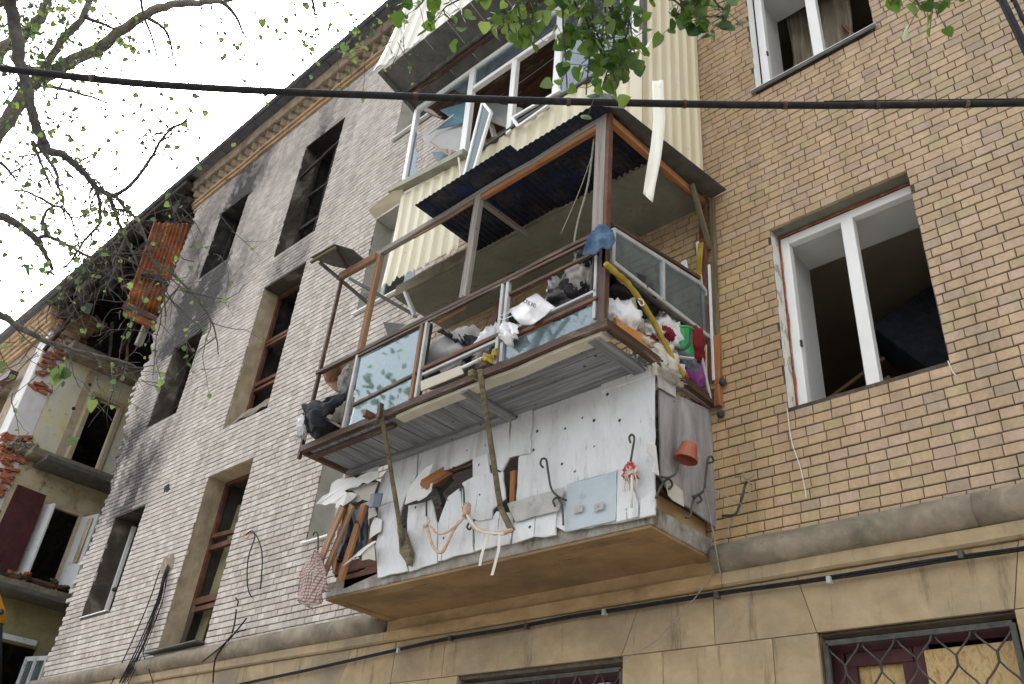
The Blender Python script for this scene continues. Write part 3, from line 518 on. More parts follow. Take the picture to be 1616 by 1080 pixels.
o = bpy.data.objects.new('bricks', me); put(o, WALL); tag(o, kind='stuff')

# cornice and roof ------------------------------------------------------------
def extrude(name, prof, x0, x1, mat, parent, step=0.4, jit=0.0):
    n = max(1, int((x1 - x0) / step)); mb = MB(); m = len(prof); vs = []
    for i in range(n + 1):
        x = x0 + (x1 - x0) * i / n; e1 = jit * noise.noise((x * 1.3, 7, 0)); e2 = jit * noise.noise((x * 1.7, 3, 9))
        vs += [(x, p[0] + e1, p[1] + e2) for p in prof]
    fs = [tuple(range(m)), tuple(range(n * m + m - 1, n * m - 1, -1))]
    for i in range(n):
        for j in range(m):
            a = i * m + j; b = i * m + (j + 1) % m; fs.append((b, a, a + m, b + m))
    mb.add(vs, fs); return obj(name, mb, mat, parent)
CN = extrude('cornice', [(0.03, 13.56), (-0.045, 13.56), (-0.045, 13.63), (-0.085, 13.635), (-0.085, 13.69), (-0.06, 13.7), (-0.06, 13.74), (0.03, 13.74)], -15.5, XE, M['cornice_tan'], BLD, jit=0.01)
extrude('cornice_frieze', [(0.03, 13.742), (-0.065, 13.742), (-0.065, 13.945), (0.03, 13.945)], -15.5, XE, M['cornice'], BLD, jit=0.004)
extrude('cornice_crown', [(0.03, 13.947), (-0.19, 13.947), (-0.21, 13.99), (-0.21, 14.05), (-0.24, 14.09), (-0.24, 14.15), (0.03, 14.15)], -15.45, XE, M['cornice'], BLD, jit=0.012)
dm = mesh('dentil', MB().prism([(-0.1, 0.04, 0), (0.0, -0.1, 0), (0.1, 0.04, 0)], (0, 0, 0.17)), M['cornice'])
x = -15.35
while x < -7.6:
    o = bpy.data.objects.new('dentil', dm); put(o, BLD, Matrix.Translation((x, -0.062, 13.76)) @ Matrix.Rotation(br.uniform(-0.06, 0.06), 4, 'Z')); x += 0.255
RF = obj('roof', MB().prism([(-29, -0.4, 14.16), (-29, -0.4, 14.21), (-29, 5.5, 16.9), (-29, 5.5, 16.8)], (29 + XE, 0, 0)), M['roof_metal'], BLD)
x = -15.2
while x < -7:
    obj('soffit_board', MB().box(x, x + 0.585, -0.39, -0.2, 14.135, 14.156), M['roof_metal'], BLD, bevel=0.004); x += 0.6
tube('gutter', [(-29, -0.42, 14.2), (-22, -0.42, 14.19), (-15, -0.42, 14.2), (-7, -0.42, 14.2), (XE, -0.42, 14.2)], 0.05, M['roof_metal'], BLD, n=10)
# roof closes the block at the back
obj('rear_wall', MB().box(-29, XE, 5.4, 5.6, 0, 16.8), M['room_dark'], BLD); obj('end_wall', MB().box(XE, XE + 0.2, 0.0, 5.6, 0, 16.8), M['plaster'], BLD)

# string course between ground floor and bricks ----------------------------------
def roll(name, x0, x1):
    prof = [(0.03, 3.53)] + [(0.0 - 0.105 * math.sin(math.pi * t / 8) - 0.005, 3.635 - 0.105 * math.cos(math.pi * t / 8)) for t in range(9)] + [(0.03, 3.745)]
    n = int((x1 - x0) / 0.12); mb = MB(); m = len(prof); vs = []
    for i in range(n + 1):
        x = x0 + (x1 - x0) * i / n
        for (y, z) in prof:
            e = 1 + 0.2 * noise.noise((x * 2.1, z * 4, 1)) + 0.12 * noise.noise((x * 9, z * 9, 4)) + 0.08 * noise.noise((x * 21, z * 21, 4)); vs.append((x, y * e if y < 0 else y, z + 0.008 * noise.noise((x * 1.6, 2, z))))
    fs = [tuple(range(m)), tuple(range(n * m + m - 1, n * m - 1, -1))]
    for i in range(n):
        for j in range(m - 1):
            a = i * m + j; fs.append((a + 1, a, a + m, a + m + 1))
    mb.add(vs, fs); return obj(name, mb, M['concrete'], BLD, smooth=True)
roll('string_course', -14.75, -6.5); roll('string_course', -2.985, -1.315); roll('string_course', -1.312, XE)
extrude('ledge', [(0.03, 3.44), (-0.02, 3.44), (-0.036, 3.455), (-0.036, 3.532), (0.03, 3.532)], -14.75, -6.46, M['plaster'], BLD, jit=0.006)
extrude('ledge', [(0.03, 3.44), (-0.02, 3.44), (-0.036, 3.455), (-0.036, 3.532), (0.03, 3.532)], -6.455, -2.95, M['ochre'], BLD, jit=0.006)
extrude('ledge', [(0.03, 3.44), (-0.02, 3.44), (-0.036, 3.455), (-0.036, 3.532), (0.03, 3.532)], -2.945, XE, M['plaster'], BLD, jit=0.006)
obj('ledge_panel', MB().box(-6.46, -3.0, -0.006, 0.028, 3.534, 3.66), M['ochre'], BLD)
# ground floor facing blocks ------------------------------------------------------
def block(pts, mat='plaster'):
    c = sum((V(p[0], 0, p[1]) for p in pts), Vector()) / len(pts)
    q = []
    for p in pts:
        v = V(p[0], 0, p[1]); dv = c - v; q.append(v + Vector((0.0022 * (1 if dv.x > 0 else -1), RND.uniform(-0.0015, 0.0015), 0.0022 * (1 if dv.z > 0 else -1))) - c)
    return obj('facing_block', MB().prism(q, (0, 0.028, 0)), M[mat], BLD, Matrix.Translation(c), bevel=0.003)
row = [-14.7, -13.2, -12.4, -11.2, (-11.08, -10.98), (-9.76, -9.86), -8.9, (-8.25, -8.13), (-6.95, -7.07), -6.3, -5.645, (-3.632, -3.79), -3.038, (-2.432, -2.34), (-1.15, -1.245), 0.3, 1.4, XE]
for a, b in zip(row, row[1:]):
    a = a if isinstance(a, tuple) else (a, a); b = b if isinstance(b, tuple) else (b, b)
    block([(a[0], 3.438), (b[0], 3.438), (b[1], 3.08), (a[1], 3.08)], 'plaster')
for zi, (z0, z1) in enumerate([(2.58, 3.08), (2.08, 2.58), (1.58, 2.08), (1.08, 1.58), (0.5, 1.08), (0, 0.5)]):
    x = -14.7 + (0.4 if zi % 2 else 0.0)
    cuts = [-14.7]; x += 0.8
    while x < XE: cuts.append(x); x += 0.81
    cuts.append(XE)
    for o in LOWW: cuts += [o[0], o[1]]
    if zi == 0: cuts = [c for c in cuts if not (-3.78 < c < -2.34)] + [-3.444, -2.633]
    cuts = sorted(set(cuts)); cl = [cuts[0]]
    for c in cuts[1:]:
        if c - cl[-1] > 0.12 or any(abs(c - v) < 1e-6 for o in LOWW for v in o[:2]): cl.append(c)
    for a, b in zip(cl, cl[1:]):
        m = (a + b) / 2; zt = z1
        if any(o[0] - 1e-3 < m < o[1] + 1e-3 and not (z1 <= o[2] + 0.3) for o in LOWW): continue
        block([(a, z1), (b, z1), (b, z0), (a, z0)], 'plaster')

# rooms behind the openings ---------------------------------------------------------
def room(x0, x1, z0, z1, mat, depth=3.2):
    mb = MB(); y0, y1 = 0.55, 0.55 + depth
    P = [(x0, y0, z0), (x1, y0, z0), (x1, y1, z0), (x0, y1, z0), (x0, y0, z1), (x1, y0, z1), (x1, y1, z1), (x0, y1, z1)]
    mb.add(P, [(0, 1, 2, 3), (4, 7, 6, 5), (0, 3, 7, 4), (1, 5, 6, 2), (2, 6, 7, 3)])
    return obj('room', mb, M[mat], BLD)
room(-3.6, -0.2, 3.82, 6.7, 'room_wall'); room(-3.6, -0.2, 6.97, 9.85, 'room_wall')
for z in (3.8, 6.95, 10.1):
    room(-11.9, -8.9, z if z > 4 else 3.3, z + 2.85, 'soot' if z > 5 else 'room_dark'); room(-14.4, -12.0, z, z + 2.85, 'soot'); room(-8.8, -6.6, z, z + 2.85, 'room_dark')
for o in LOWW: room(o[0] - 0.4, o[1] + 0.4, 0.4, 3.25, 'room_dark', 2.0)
def reveal(win, o, mats, y0=0.012, y1=0.6):
    x0, x1, z0, z1 = o; e = 0.001
    for nm, m, q in (('reveal', mats[0], [(x0 - e, y0, z0), (x0 - e, y1, z0), (x0 - e, y1, z1), (x0 - e, y0, z1)]),
                     ('reveal', mats[1], [(x0, y0, z1 + e), (x0, y1, z1 + e), (x1, y1, z1 + e), (x1, y0, z1 + e)]),
                     ('reveal', mats[2], [(x1 + e, y0, z1), (x1 + e, y1, z1), (x1 + e, y1, z0), (x1 + e, y0, z0)]),
                     ('reveal', mats[3], [(x0, y1, z0 - e), (x0, y0, z0 - e), (x1, y0, z0 - e), (x1, y1, z0 - e)])):
        c = sum((V(p) for p in q), Vector()) / 4
        d = {0: (-1, 0, 0), 1: (0, 0, 1), 2: (1, 0, 0), 3: (0, 0, -1)}[[0, 1, 2, 3][len([s for s in win.children if s.name.startswith('reveal')]) % 4]]
        obj(nm, MB().prism([V(p) - c for p in q], V(d) * 0.02), M[m], win, Matrix.Translation(c))
def frame_mesh(o, y, w, t, mat, ins=0.0, name='window'):
    x0, x1, z0, z1 = o[0] + ins, o[1] - ins, o[2] + ins, o[3] - ins; mb = MB()
    mb.box(x0, x0 + w, y, y + t, z0, z1); mb.box(x1 - w, x1, y, y + t, z0, z1); mb.box(x0 + w, x1 - w, y, y + t - 0.002, z1 - w, z1); mb.box(x0 + w, x1 - w, y, y + t - 0.002, z0, z0 + w)
    return obj(name, mb, M[mat], BLD, bevel=0.004)
# right-hand windows with plastic frames
for key in ('R', 'T'):
    o = OPEN[key]; x0, x1, z0, z1 = o; mb = MB(); y = 0.14; w = 0.075
    mb.box(x0 + 0.01, x0 + 0.01 + w, y, y + 0.07, z0 - (0.05 if key == 'R' else 0), z1 - 0.03); mb.box(x1 - 0.035, x1 + 0.045, y, y + 0.07, z0, z1 - 0.03); mb.box(x0 + 0.01 + w, x1 - 0.035, y, y + 0.068, z1 - 0.03 - w, z1 - 0.03)
    if key == 'T': mb.box(x0 + 0.01 + w, x1 - 0.035, y, y + 0.068, z0, z0 + w)
    win = obj('window', mb, M['pvc'], BLD, bevel=0.006)
    mx = x0 + 0.51
    obj('mullion', MB().box(mx, mx + 0.095, y - 0.004, y + 0.066, z0, z1 - 0.03 - w), M['pvc'], win, bevel=0.006)
    if key == 'R': reveal(win, o, ('reveal_white', 'reveal_green', 'redbrick', 'plaster'), 0.012, 0.14)
    else: reveal(win, o, ('pvc', 'reveal_green', 'reveal_white', 'plaster'), 0.012, 0.14)
    i = (x0 + 0.03, x1 - 0.03, z0 - 0.03, z1 - 0.06)
    for q, dv in (([(i[0], 0.21, i[2]), (i[0], 0.6, i[2]), (i[0], 0.6, i[3]), (i[0], 0.21, i[3])], (-0.02, 0, 0)), ([(i[0], 0.21, i[3]), (i[0], 0.6, i[3]), (i[1], 0.6, i[3]), (i[1], 0.21, i[3])], (0, 0, 0.02)), ([(i[1], 0.21, i[2]), (i[1], 0.6, i[2]), (i[1], 0.6, i[3]), (i[1], 0.21, i[3])], (0.02, 0, 0))):
        obj('inner_reveal', MB().prism(q, dv), M['plastic_reveal'], win)
    obj('inner_sill', MB().box(i[0], i[1], 0.22, 0.62, z0 - 0.06, z0 - 0.03), M['plastic_reveal'], win)
    obj('hinge', MB().box(x0 + 0.085, x0 + 0.098, y - 0.012, y + 0.01, z0 + 0.55, z0 + 0.6), M['iron'], win)
    if key == 'R':
        gp = []
        rr = random.Random(5)
        for s in range(22): gp.append((x0 + 0.004, 0.139 + 0.002, z0 + 0.02 + s * 0.073))
        obj('broken_joint', MB().grid(lambda a, b: (x0 + 0.012 + (b - 0.5) * (0.012 + 0.03 * max(0, noise.noise((a * 9, 2, 0)))), 0.137 - 0.006 * b, z0 + a * (z1 - z0 - 0.02)), 40, 2), M['redbrick'], win, solid=0.006)
        obj('broken_joint', MB().grid(lambda a, b: (x0 + a * (x1 - x0), 0.137 - 0.006 * b, z1 - 0.018 + (b - 0.5) * (0.014 + 0.05 * max(0, noise.noise((a * 4, 8, 0))))), 40, 2), M['redbrick'], win, solid=0.006)
    else:
        obj('sill', MB().prism([(x0 - 0.03, 0.15, z0 + 0.02), (x0 - 0.03, -0.035, z0 - 0.006), (x0 - 0.03, -0.035, z0 - 0.012), (x0 - 0.03, 0.15, z0 + 0.012)], (x1 - x0 + 0.05, 0, 0)), M['pvc'], win)
        obj('sill_drip', MB().box(x0 - 0.03, x1 + 0.02, -0.034, -0.028, z0 - 0.05, z0 - 0.013), M['dark_metal'], win)
        cloth('curtain', [[(x0 + 0.1, 0.72, 9.7), (x0 + 0.35, 0.75, 9.7), (x0 + 0.75, 0.72, 9.7)], [(x0 + 0.08, 0.7, 8.6), (x0 + 0.33, 0.74, 8.6), (x0 + 0.7, 0.7, 8.6)], [(x0 + 0.05, 0.68, 7.5), (x0 + 0.25, 0.72, 7.5), (x0 + 0.5, 0.7, 7.5)]], M['curtain'], win, n=60, m=16, amp=0.035, folds=7, seed=4)
        bar('casing', (x1 - 0.1, 0.75, 8.0), (x1 - 0.45, 0.75, 9.0), 0.14, 0.03, M['wood_worn'], win)
# stairwell windows with brown timber frames
def stair(key, tr, mull, mats, low=False):
    o = OPEN[key]; x0, x1, z0, z1 = o; H = z1 - z0; y = 0.27
    win = frame_mesh(o, y, 0.055, 0.06, 'wood_redbrown' if key != 'LA' else 'char')
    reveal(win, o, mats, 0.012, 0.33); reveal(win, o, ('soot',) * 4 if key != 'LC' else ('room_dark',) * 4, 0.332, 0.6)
    wm = M['wood_redbrown'] if key != 'LA' else M['char']
    for t in tr:
        zt = z1 - H * t[0]; bar('transom', (x0 + 0.055, y + 0.025, zt + t[2]), (x1 - 0.055, y + 0.025, zt), 0.06, t[1], wm, win, up=(0, 0, 1))
    cuts = [z1 - 0.055] + [z1 - H * t[0] for t in tr] + [z0 + 0.055]
    for i in range(len(cuts) - 1):
        if cuts[i] - cuts[i + 1] > 0.25: bar('mullion', (x0 + (x1 - x0) * mull, y + 0.03, cuts[i] - 0.03), (x0 + (x1 - x0) * (mull + RND.uniform(-0.02, 0.03)), y + 0.03, cuts[i + 1] + 0.03), 0.04, 0.045, wm, win, up=(0, 1, 0))
    return win
w = stair('LA', [(0.4, 0.05, 0), (0.42 + 0.28, 0.07, 0)], 0.5, ('soot_plaster', 'soot', 'soot', 'soot_plaster'))
bar('fallen_rail', (XA[0] - 0.02, 0.06, 11.9), (XA[1], 0.06, 12.15), 0.04, 0.04, M['char'], w)
w = stair('LB', [(0.36, 0.06, 0), (0.39, 0.045, 0), (0.67, 0.06, 0.01), (0.71, 0.05, 0)], 0.58, ('reveal', 'soot_plaster', 'reveal', 'concrete'))
cloth('sill_sheet', [[(XA[0] + 0.1, 0.2, 7.14), (XA[0] + 0.6, 0.2, 7.17), (XA[1] - 0.08, 0.2, 7.2)], [(XA[0] + 0.08, 0.1, 7.08), (XA[0] + 0.6, 0.06, 7.12), (XA[1] - 0.06, 0.07, 7.14)], [(XA[0] + 0.04, 0.0, 6.94), (XA[0] + 0.6, -0.005, 6.94), (XA[1] - 0.05, -0.005, 6.95)]], M['concrete'], w, amp=0.012, folds=2, seed=9)
w = stair('LC', [(0.35, 0.06, 0.05), (0.4, 0.07, 0.0), (0.7, 0.09, 0.0), (0.745, 0.06, 0.0)], 0.55, ('reveal', 'reveal', 'reveal', 'concrete'))
for i, xx in enumerate((-10.85, -10.55, -10.25)):
    bar('inner_board', (xx, 0.42, 3.7), (xx + 0.06 + 0.02 * i, 0.5, 5.9 - 0.2 * i), 0.2, 0.02, M['green_wall'], w, up=(0, 1, 0.1))
bar('inner_board', (-10.1, 0.4, 4.4), (-10.0, 0.5, 5.6), 0.12, 0.02, M['wood_worn'], w, up=(0, 1, 0.1))
bar('loose_jamb', (XA[0] + 0.28, 0.16, 3.8), (XA[0] + 0.05, 0.3, 4.5), 0.06, 0.05, M['wood_brown'], w)
board('sill', [(XA[0] - 0.09, -0.13, 3.77), (XA[1] + 0.04, -0.13, 3.80), (XA[1] + 0.02, 0.2, 3.81), (XA[0] - 0.04, 0.2, 3.80)], 0.015, M['dark_metal'], w, vec=(0, 0, -1))
# burnt-out windows
for key, ms in (('LD', ('soot_plaster', 'soot', 'soot', 'reveal_grey')), ('LE', ('soot_plaster', 'soot', 'soot', 'reveal')), ('LF', ('soot', 'soot', 'soot', 'soot'))):
    o = OPEN[key]; x0, x1, z0, z1 = o; mb = MB(); y = 0.3
    mb.box(x0, x0 + 0.05, y, y + 0.06, z0, z1 - 0.05)
    win = obj('window', mb, M['pvc'] if key == 'LD' else M['char'], BLD, bevel=0.004); reveal(win, o, ms)
    bar('charred_rail', (x0 + 0.05, y + 0.03, z0 + 0.5), (x1, y + 0.05, z0 + 0.56), 0.05, 0.045, M['char'], win, warp=0.05)
    if key == 'LD':
        obj('sill', MB().box(x0, x1 - 0.12, -0.012, 0.29, z0 + 0.001, z0 + 0.014), M['pvc'], win); board('inner_board', [(x0 + 0.1, 0.42, z0), (x1, 0.42, z0), (x1, 0.42, z0 + 0.7), (x0 + 0.1, 0.42, z0 + 0.62)], 0.02, M['wood_worn'], win)
    if key == 'LE':
        for q in range(5): bar('charred_rail', (x0 + 0.15 + q * 0.15, 0.4 + 0.1 * q, z0), (x0 + 0.3 + q * 0.14, 0.5 + 0.1 * q, z0 + 0.9 + 0.1 * q), 0.05, 0.05, M['char'] if q % 2 else M['wood_redbrown'], win, warp=0.05)
        bar('loose_lath', (x0 + 0.2, -0.01, z1 - 0.1), (x1 - 0.02, -0.012, z1 + 0.03), 0.02, 0.02, M['char'], win)
    if key == 'LF': bar('charred_rail', (x0 + 0.3, y, z0), (x0 + 0.5, y, z1 - 0.2), 0.1, 0.05, M['char'], win, up=(0, 1, 0))
# windows beside the balconies: plastered reveal, timber frame
for key in ('C1', 'C2', 'C3'):
    o = OPEN[key]; win = frame_mesh(o, 0.3, 0.06, 0.06, 'pvc'); reveal(win, o, ('reveal_grey',) * 4)
    obj('pane', MB().box(o[0] + 0.06, o[1] - 0.06, 0.325, 0.331, o[2] + 0.06, o[3] - 0.06), M['pane_dark'], win)
    obj('sill', MB().box(o[0] - 0.03, o[1] + 0.03, -0.05, 0.3, o[2] - 0.002, o[2] + 0.016), M['pvc'], win)
# ground floor windows: steel grille, brown frame, chipboard
def grille(name, o, parent):
    x0, x1, z0, z1 = o; mb = MB(); y = 0.04
    for a, b in (((x0 + 0.03, z0 + .03), (x1 - 0.03, z0 + .03)), ((x1 - 0.03, z0 + .03), (x1 - 0.03, z1 - 0.05)), ((x1 - 0.03, z1 - 0.05), (x0 + 0.03, z1 - 0.05)), ((x0 + 0.03, z1 - 0.05), (x0 + 0.03, z0 + .03))):
        mb.bar((a[0], y, a[1]), (b[0], y, b[1]), 0.03, 0.03, (0, 1, 0))
    g = obj(name, mb, M['iron'], parent)
    n = max(3, round((x1 - x0) / 0.2)); s = (x1 - x0 - 0.06) / n
    for i in range(n + 1):
        for sg in (1, -1):
            pts = []; xx = x0 + 0.03 + s * i; t = 0
            while t <= 1.0001:
                zz = z1 - 0.05 - t * (z1 - z0 - 0.08); ph = (t * (z1 - z0) / 0.34) % 1.0
                d = s * 0.5 * (0.5 - 0.5 * math.cos(2 * math.pi * ph)); d = d if ph < 0.4 or ph > 0.6 else s * 0.5
                pts.append((min(max(xx + sg * d, x0 + 0.03), x1 - 0.03), y + 0.006 * sg, zz)); t += 0.03
            tube('bar', pts, 0.006, M['iron'], g, n=5)
    return g
for k, o in enumerate(LOWW[:2]):
    x0, x1, z0, z1 = o
    win = frame_mesh(o, 0.12, 0.07, 0.06, 'maroon', ins=0.02); win.name = 'window'
    reveal(win, o, ('plaster', 'concrete', 'plaster', 'plaster'), 0.03, 0.6)
    mx = x0 + (x1 - x0) * 0.5
    obj('mullion', MB().box(mx - 0.045, mx + 0.045, 0.115, 0.175, z0 + 0.09, z1 - 0.09), M['maroon'], win, bevel=0.004)
    obj('sash', MB().box(x0 + 0.1, mx - 0.055, 0.13, 0.16, z1 - 0.17, z1 - 0.09).box(x0 + 0.09, x0 + 0.16, 0.13, 0.16, z0 + 0.09, z1 - 0.17).box(mx - 0.12, mx - 0.047, 0.13, 0.16, z0 + 0.09, z1 - 0.17), M['maroon'], win, bevel=0.004)
    if k == 0:
        board('chipboard', [(x0 + 0.15, 0.165, z0 + 0.1), (mx - 0.1, 0.165, z0 + 0.1), (mx - 0.1, 0.165, z1 - 0.15), (x0 + 0.15, 0.165, z1 - 0.16)], 0.012, M['osb'], win)
        board('chipboard', [(mx + 0.02, 0.1, z0 + 0.05), (x1 - 0.06, 0.1, z0 + 0.05), (x1 - 0.06, 0.1, z1 - 0.12), (mx + 0.02, 0.1, z1 - 0.125)], 0.012, M['osb'], win)
    else: obj('pane', MB().box(x0 + 0.09, x1 - 0.09, 0.15, 0.156, z0 + 0.09, z1 - 0.09), M['pane_dark'], win)
    grille('grille', o, BLD)
for o in LOWW[2:]:
    win = frame_mesh(o, 0.12, 0.07, 0.06, 'maroon', ins=0.02); reveal(win, o, ('plaster', 'concrete', 'plaster', 'plaster'), 0.03, 0.6); obj('pane', MB().box(o[0] + 0.09, o[1] - 0.09, 0.15, 0.156, o[2] + 0.09, o[3] - 0.09), M['pane_dark'], win)

# ================================================================ lower balcony
BA = thing('balcony', 'lower balcony boarded with white panels, smashed glazing and rubbish spilling out', 'balcony', (-4.74, -0.4, 3.64))
obj('slab', MB().box(-6.46, -3.02, -0.735, 0.0, 3.655, 3.79), M['slab_edge'], BA, bevel=0.012)
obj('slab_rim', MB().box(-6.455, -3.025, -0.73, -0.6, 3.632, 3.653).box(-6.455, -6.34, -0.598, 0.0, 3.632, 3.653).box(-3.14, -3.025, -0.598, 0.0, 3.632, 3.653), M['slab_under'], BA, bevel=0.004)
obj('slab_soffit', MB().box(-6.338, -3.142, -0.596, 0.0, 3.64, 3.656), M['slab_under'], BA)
obj('curb', MB().box(-6.42, -3.07, -0.69, -0.6, 3.791, 3.85).box(-3.15, -3.07, -0.598, 0.0, 3.791, 3.93), M['ochre'], BA, bevel=0.01)
PB = lambda pts, mat='board_white', t=0.016, name='board', warp=0.006: board(name, pts, t, M[mat], BA, bevel=0.0015, warp=warp, rag=0.0035)
PB([(-4.128,-0.760,4.875),(-2.977,-0.760,4.829),(-2.975,-0.760,3.699),(-3.212,-0.760,3.701),(-3.723,-0.760,3.734),(-4.197,-0.760,4.011),(-4.219,-0.760,4.396)])
PB([(-3.430,-0.778,4.866),(-2.988,-0.778,4.839),(-2.984,-0.778,4.714),(-3.425,-0.778,4.727)])
PB([(-4.300,-0.779,4.868),(-4.103,-0.779,4.858),(-4.086,-0.779,4.409),(-4.311,-0.779,4.428)])
PB([(-3.697,-0.779,4.066),(-3.266,-0.779,4.069),(-3.270,-0.779,3.714),(-3.700,-0.779,3.717)], 'board_blue')
PB([(-3.260,-0.778,4.070),(-3.205,-0.778,4.073),(-3.090,-0.778,3.781),(-3.094,-0.778,3.703),(-3.260,-0.778,3.700)])
PB([(-3.075,-0.778,3.809),(-2.961,-0.778,3.862),(-2.965,-0.778,3.691),(-3.074,-0.778,3.692)])
PB([(-4.261,-0.797,4.037),(-3.706,-0.797,4.040),(-3.750,-0.797,3.875),(-4.160,-0.797,3.874)], 'board_metal', 0.006)
PB([(-4.191,-0.778,3.881),(-3.988,-0.778,3.886),(-3.989,-0.778,3.738),(-4.192,-0.778,3.724)]); PB([(-3.980,-0.777,3.887),(-3.788,-0.777,3.890),(-3.781,-0.777,3.713),(-3.981,-0.777,3.737)])
PB([(-5.440,-0.762,4.842),(-4.636,-0.762,4.774),(-4.344,-0.762,4.758),(-4.320,-0.762,4.432),(-4.383,-0.762,4.341),(-4.697,-0.762,4.545),(-4.974,-0.762,4.520),(-5.282,-0.762,4.509),(-5.403,-0.762,4.550)], 'board_white')
PB([(-5.737,-0.763,4.802),(-5.448,-0.763,4.843),(-5.422,-0.763,4.566),(-5.528,-0.763,4.378),(-5.884,-0.763,4.382),(-5.924,-0.763,4.469),(-5.908,-0.763,4.666),(-5.813,-0.763,4.741)])
PB([(-5.877,-0.766,4.368),(-5.523,-0.766,4.373),(-5.539,-0.766,4.336),(-5.567,-0.766,4.104),(-5.333,-0.766,3.710),(-5.714,-0.766,3.712),(-5.825,-0.766,4.008),(-5.790,-0.766,4.165),(-5.865,-0.766,4.254)])
PB([(-5.466,-0.764,4.292),(-5.179,-0.764,4.280),(-5.079,-0.764,4.079),(-5.060,-0.764,4.057),(-4.996,-0.764,3.722),(-5.323,-0.764,3.704),(-5.414,-0.764,3.918)])
PB([(-5.048,-0.764,4.054),(-4.971,-0.764,4.262),(-4.833,-0.764,4.312),(-4.786,-0.764,4.114),(-4.656,-0.764,3.958),(-4.602,-0.764,3.739),(-4.989,-0.764,3.733)]); PB([(-4.806,-0.780,4.338),(-4.691,-0.780,4.360),(-4.496,-0.780,4.345),(-4.358,-0.780,4.328),(-4.303,-0.780,4.092),(-4.427,-0.780,4.033),(-4.428,-0.780,3.963),(-4.563,-0.780,3.970),(-4.647,-0.780,4.007),(-4.773,-0.780,4.138)])
PB([(-4.629,-0.764,3.989),(-4.444,-0.764,3.972),(-4.394,-0.764,4.017),(-4.227,-0.764,3.972),(-4.206,-0.764,3.841),(-4.238,-0.764,3.737),(-4.592,-0.764,3.742)]); PB([(-4.719,-0.779,4.539),(-4.550,-0.779,4.534),(-4.497,-0.779,4.346),(-4.692,-0.779,4.361)])
board('patch', [(-3.610,-0.797,3.873),(-3.533,-0.797,3.875),(-3.536,-0.797,3.825),(-3.613,-0.797,3.823)], 0.002, M['board_metal'], BA, warp=0); board('patch', [(-3.434,-0.797,3.853),(-3.354,-0.797,3.859),(-3.358,-0.797,3.806),(-3.437,-0.797,3.800)], 0.002, M['board_metal'], BA, warp=0)
# torn facing at the left end
TW = lambda pts, mat, nm='torn_panel', t=0.006: board(nm, pts, t, M[mat], BA, warp=0.03, rag=0.012)
TW([(-6.366,-0.800,4.796),(-5.922,-0.800,4.801),(-5.945,-0.800,4.716),(-6.363,-0.800,4.754)], 'torn_white'); TW([(-6.536,-0.860,4.706),(-6.297,-0.860,4.697),(-5.840,-0.860,4.661),(-5.834,-0.860,4.604),(-6.115,-0.860,4.575),(-6.309,-0.860,4.581),(-6.094,-0.860,4.501),(-6.259,-0.860,4.416),(-6.419,-0.860,4.447),(-6.401,-0.860,4.480),(-6.723,-0.860,4.538),(-6.562,-0.860,4.620)], 'torn_white')
TW([(-6.372,-0.810,4.653),(-5.890,-0.810,4.588),(-5.918,-0.810,4.480),(-5.969,-0.810,4.419),(-6.215,-0.810,4.489),(-6.184,-0.810,4.540)], 'torn_beige'); TW([(-5.872,-0.880,4.444),(-5.693,-0.880,4.415),(-5.705,-0.880,4.291),(-5.855,-0.880,4.317)], 'slate', 'torn_panel', 0.01)
TW([(-5.430,-0.840,4.371),(-5.320,-0.840,4.494),(-5.121,-0.840,4.560),(-5.155,-0.840,4.494),(-5.235,-0.840,4.355),(-5.102,-0.840,4.386),(-5.103,-0.840,4.311),(-5.246,-0.840,4.257),(-5.273,-0.840,4.274),(-5.404,-0.840,4.258)], 'torn_white')
TW([(-5.903,-0.840,3.970),(-5.734,-0.840,4.001),(-5.689,-0.840,3.830),(-5.863,-0.840,3.859)], 'torn_beige'); TW([(-6.112,-0.860,3.850),(-5.919,-0.860,3.934),(-5.727,-0.860,4.004),(-5.680,-0.860,3.985),(-5.884,-0.860,3.900)], 'torn_white')
TW([(-5.870,-0.800,4.267),(-5.762,-0.800,4.216),(-5.735,-0.800,4.109),(-5.838,-0.800,4.083),(-5.904,-0.800,4.073),(-5.900,-0.800,4.186)], 'torn_white'); TW([(-5.917,-0.820,4.240),(-5.811,-0.820,4.265),(-5.867,-0.820,4.347),(-5.927,-0.820,4.342)], 'torn_beige')
# dark panel added behind the holes in place of interior shade; rail and timbers
board('shade_panel', [(-6.3, -0.5, 3.82), (-3.1, -0.5, 3.82), (-3.1, -0.5, 4.78), (-6.3, -0.5, 4.78)], 0.02, M['wood_brown'], BA)
bar('inner_rail', (-6.35, -0.7, 4.56), (-3.1, -0.7, 4.56), 0.05, 0.1, M['wood_brown'], BA); bar('inner_rail', (-6.35, -0.7, 3.9), (-3.1, -0.7, 3.9), 0.06, 0.1, M['wood_redbrown'], BA)
bar('inner_post', (-4.281,-0.720,4.327), (-4.255,-0.720,3.978), 0.05, 0.06, M['wood_orange'], BA, up=(0, 1, 0))
bar('inner_post', (-6.070,-0.700,4.666), (-5.927,-0.700,3.802), 0.05, 0.05, M['wood_worn'], BA, up=(0, 1, 0)); bar('inner_post', (-6.534,-0.700,4.933), (-6.420,-0.700,3.879), 0.045, 0.05, M['wood_orange'], BA, up=(0, 1, 0))
bar('fascia', (-6.217,-0.720,3.747), (-5.779,-0.720,3.810), 0.03, 0.1, M['wood_redbrown'], BA)
bar('broken_timber', (-5.196,-0.850,4.370), (-5.073,-0.680,4.553), 0.1, 0.09, M['wood_orange'], BA)
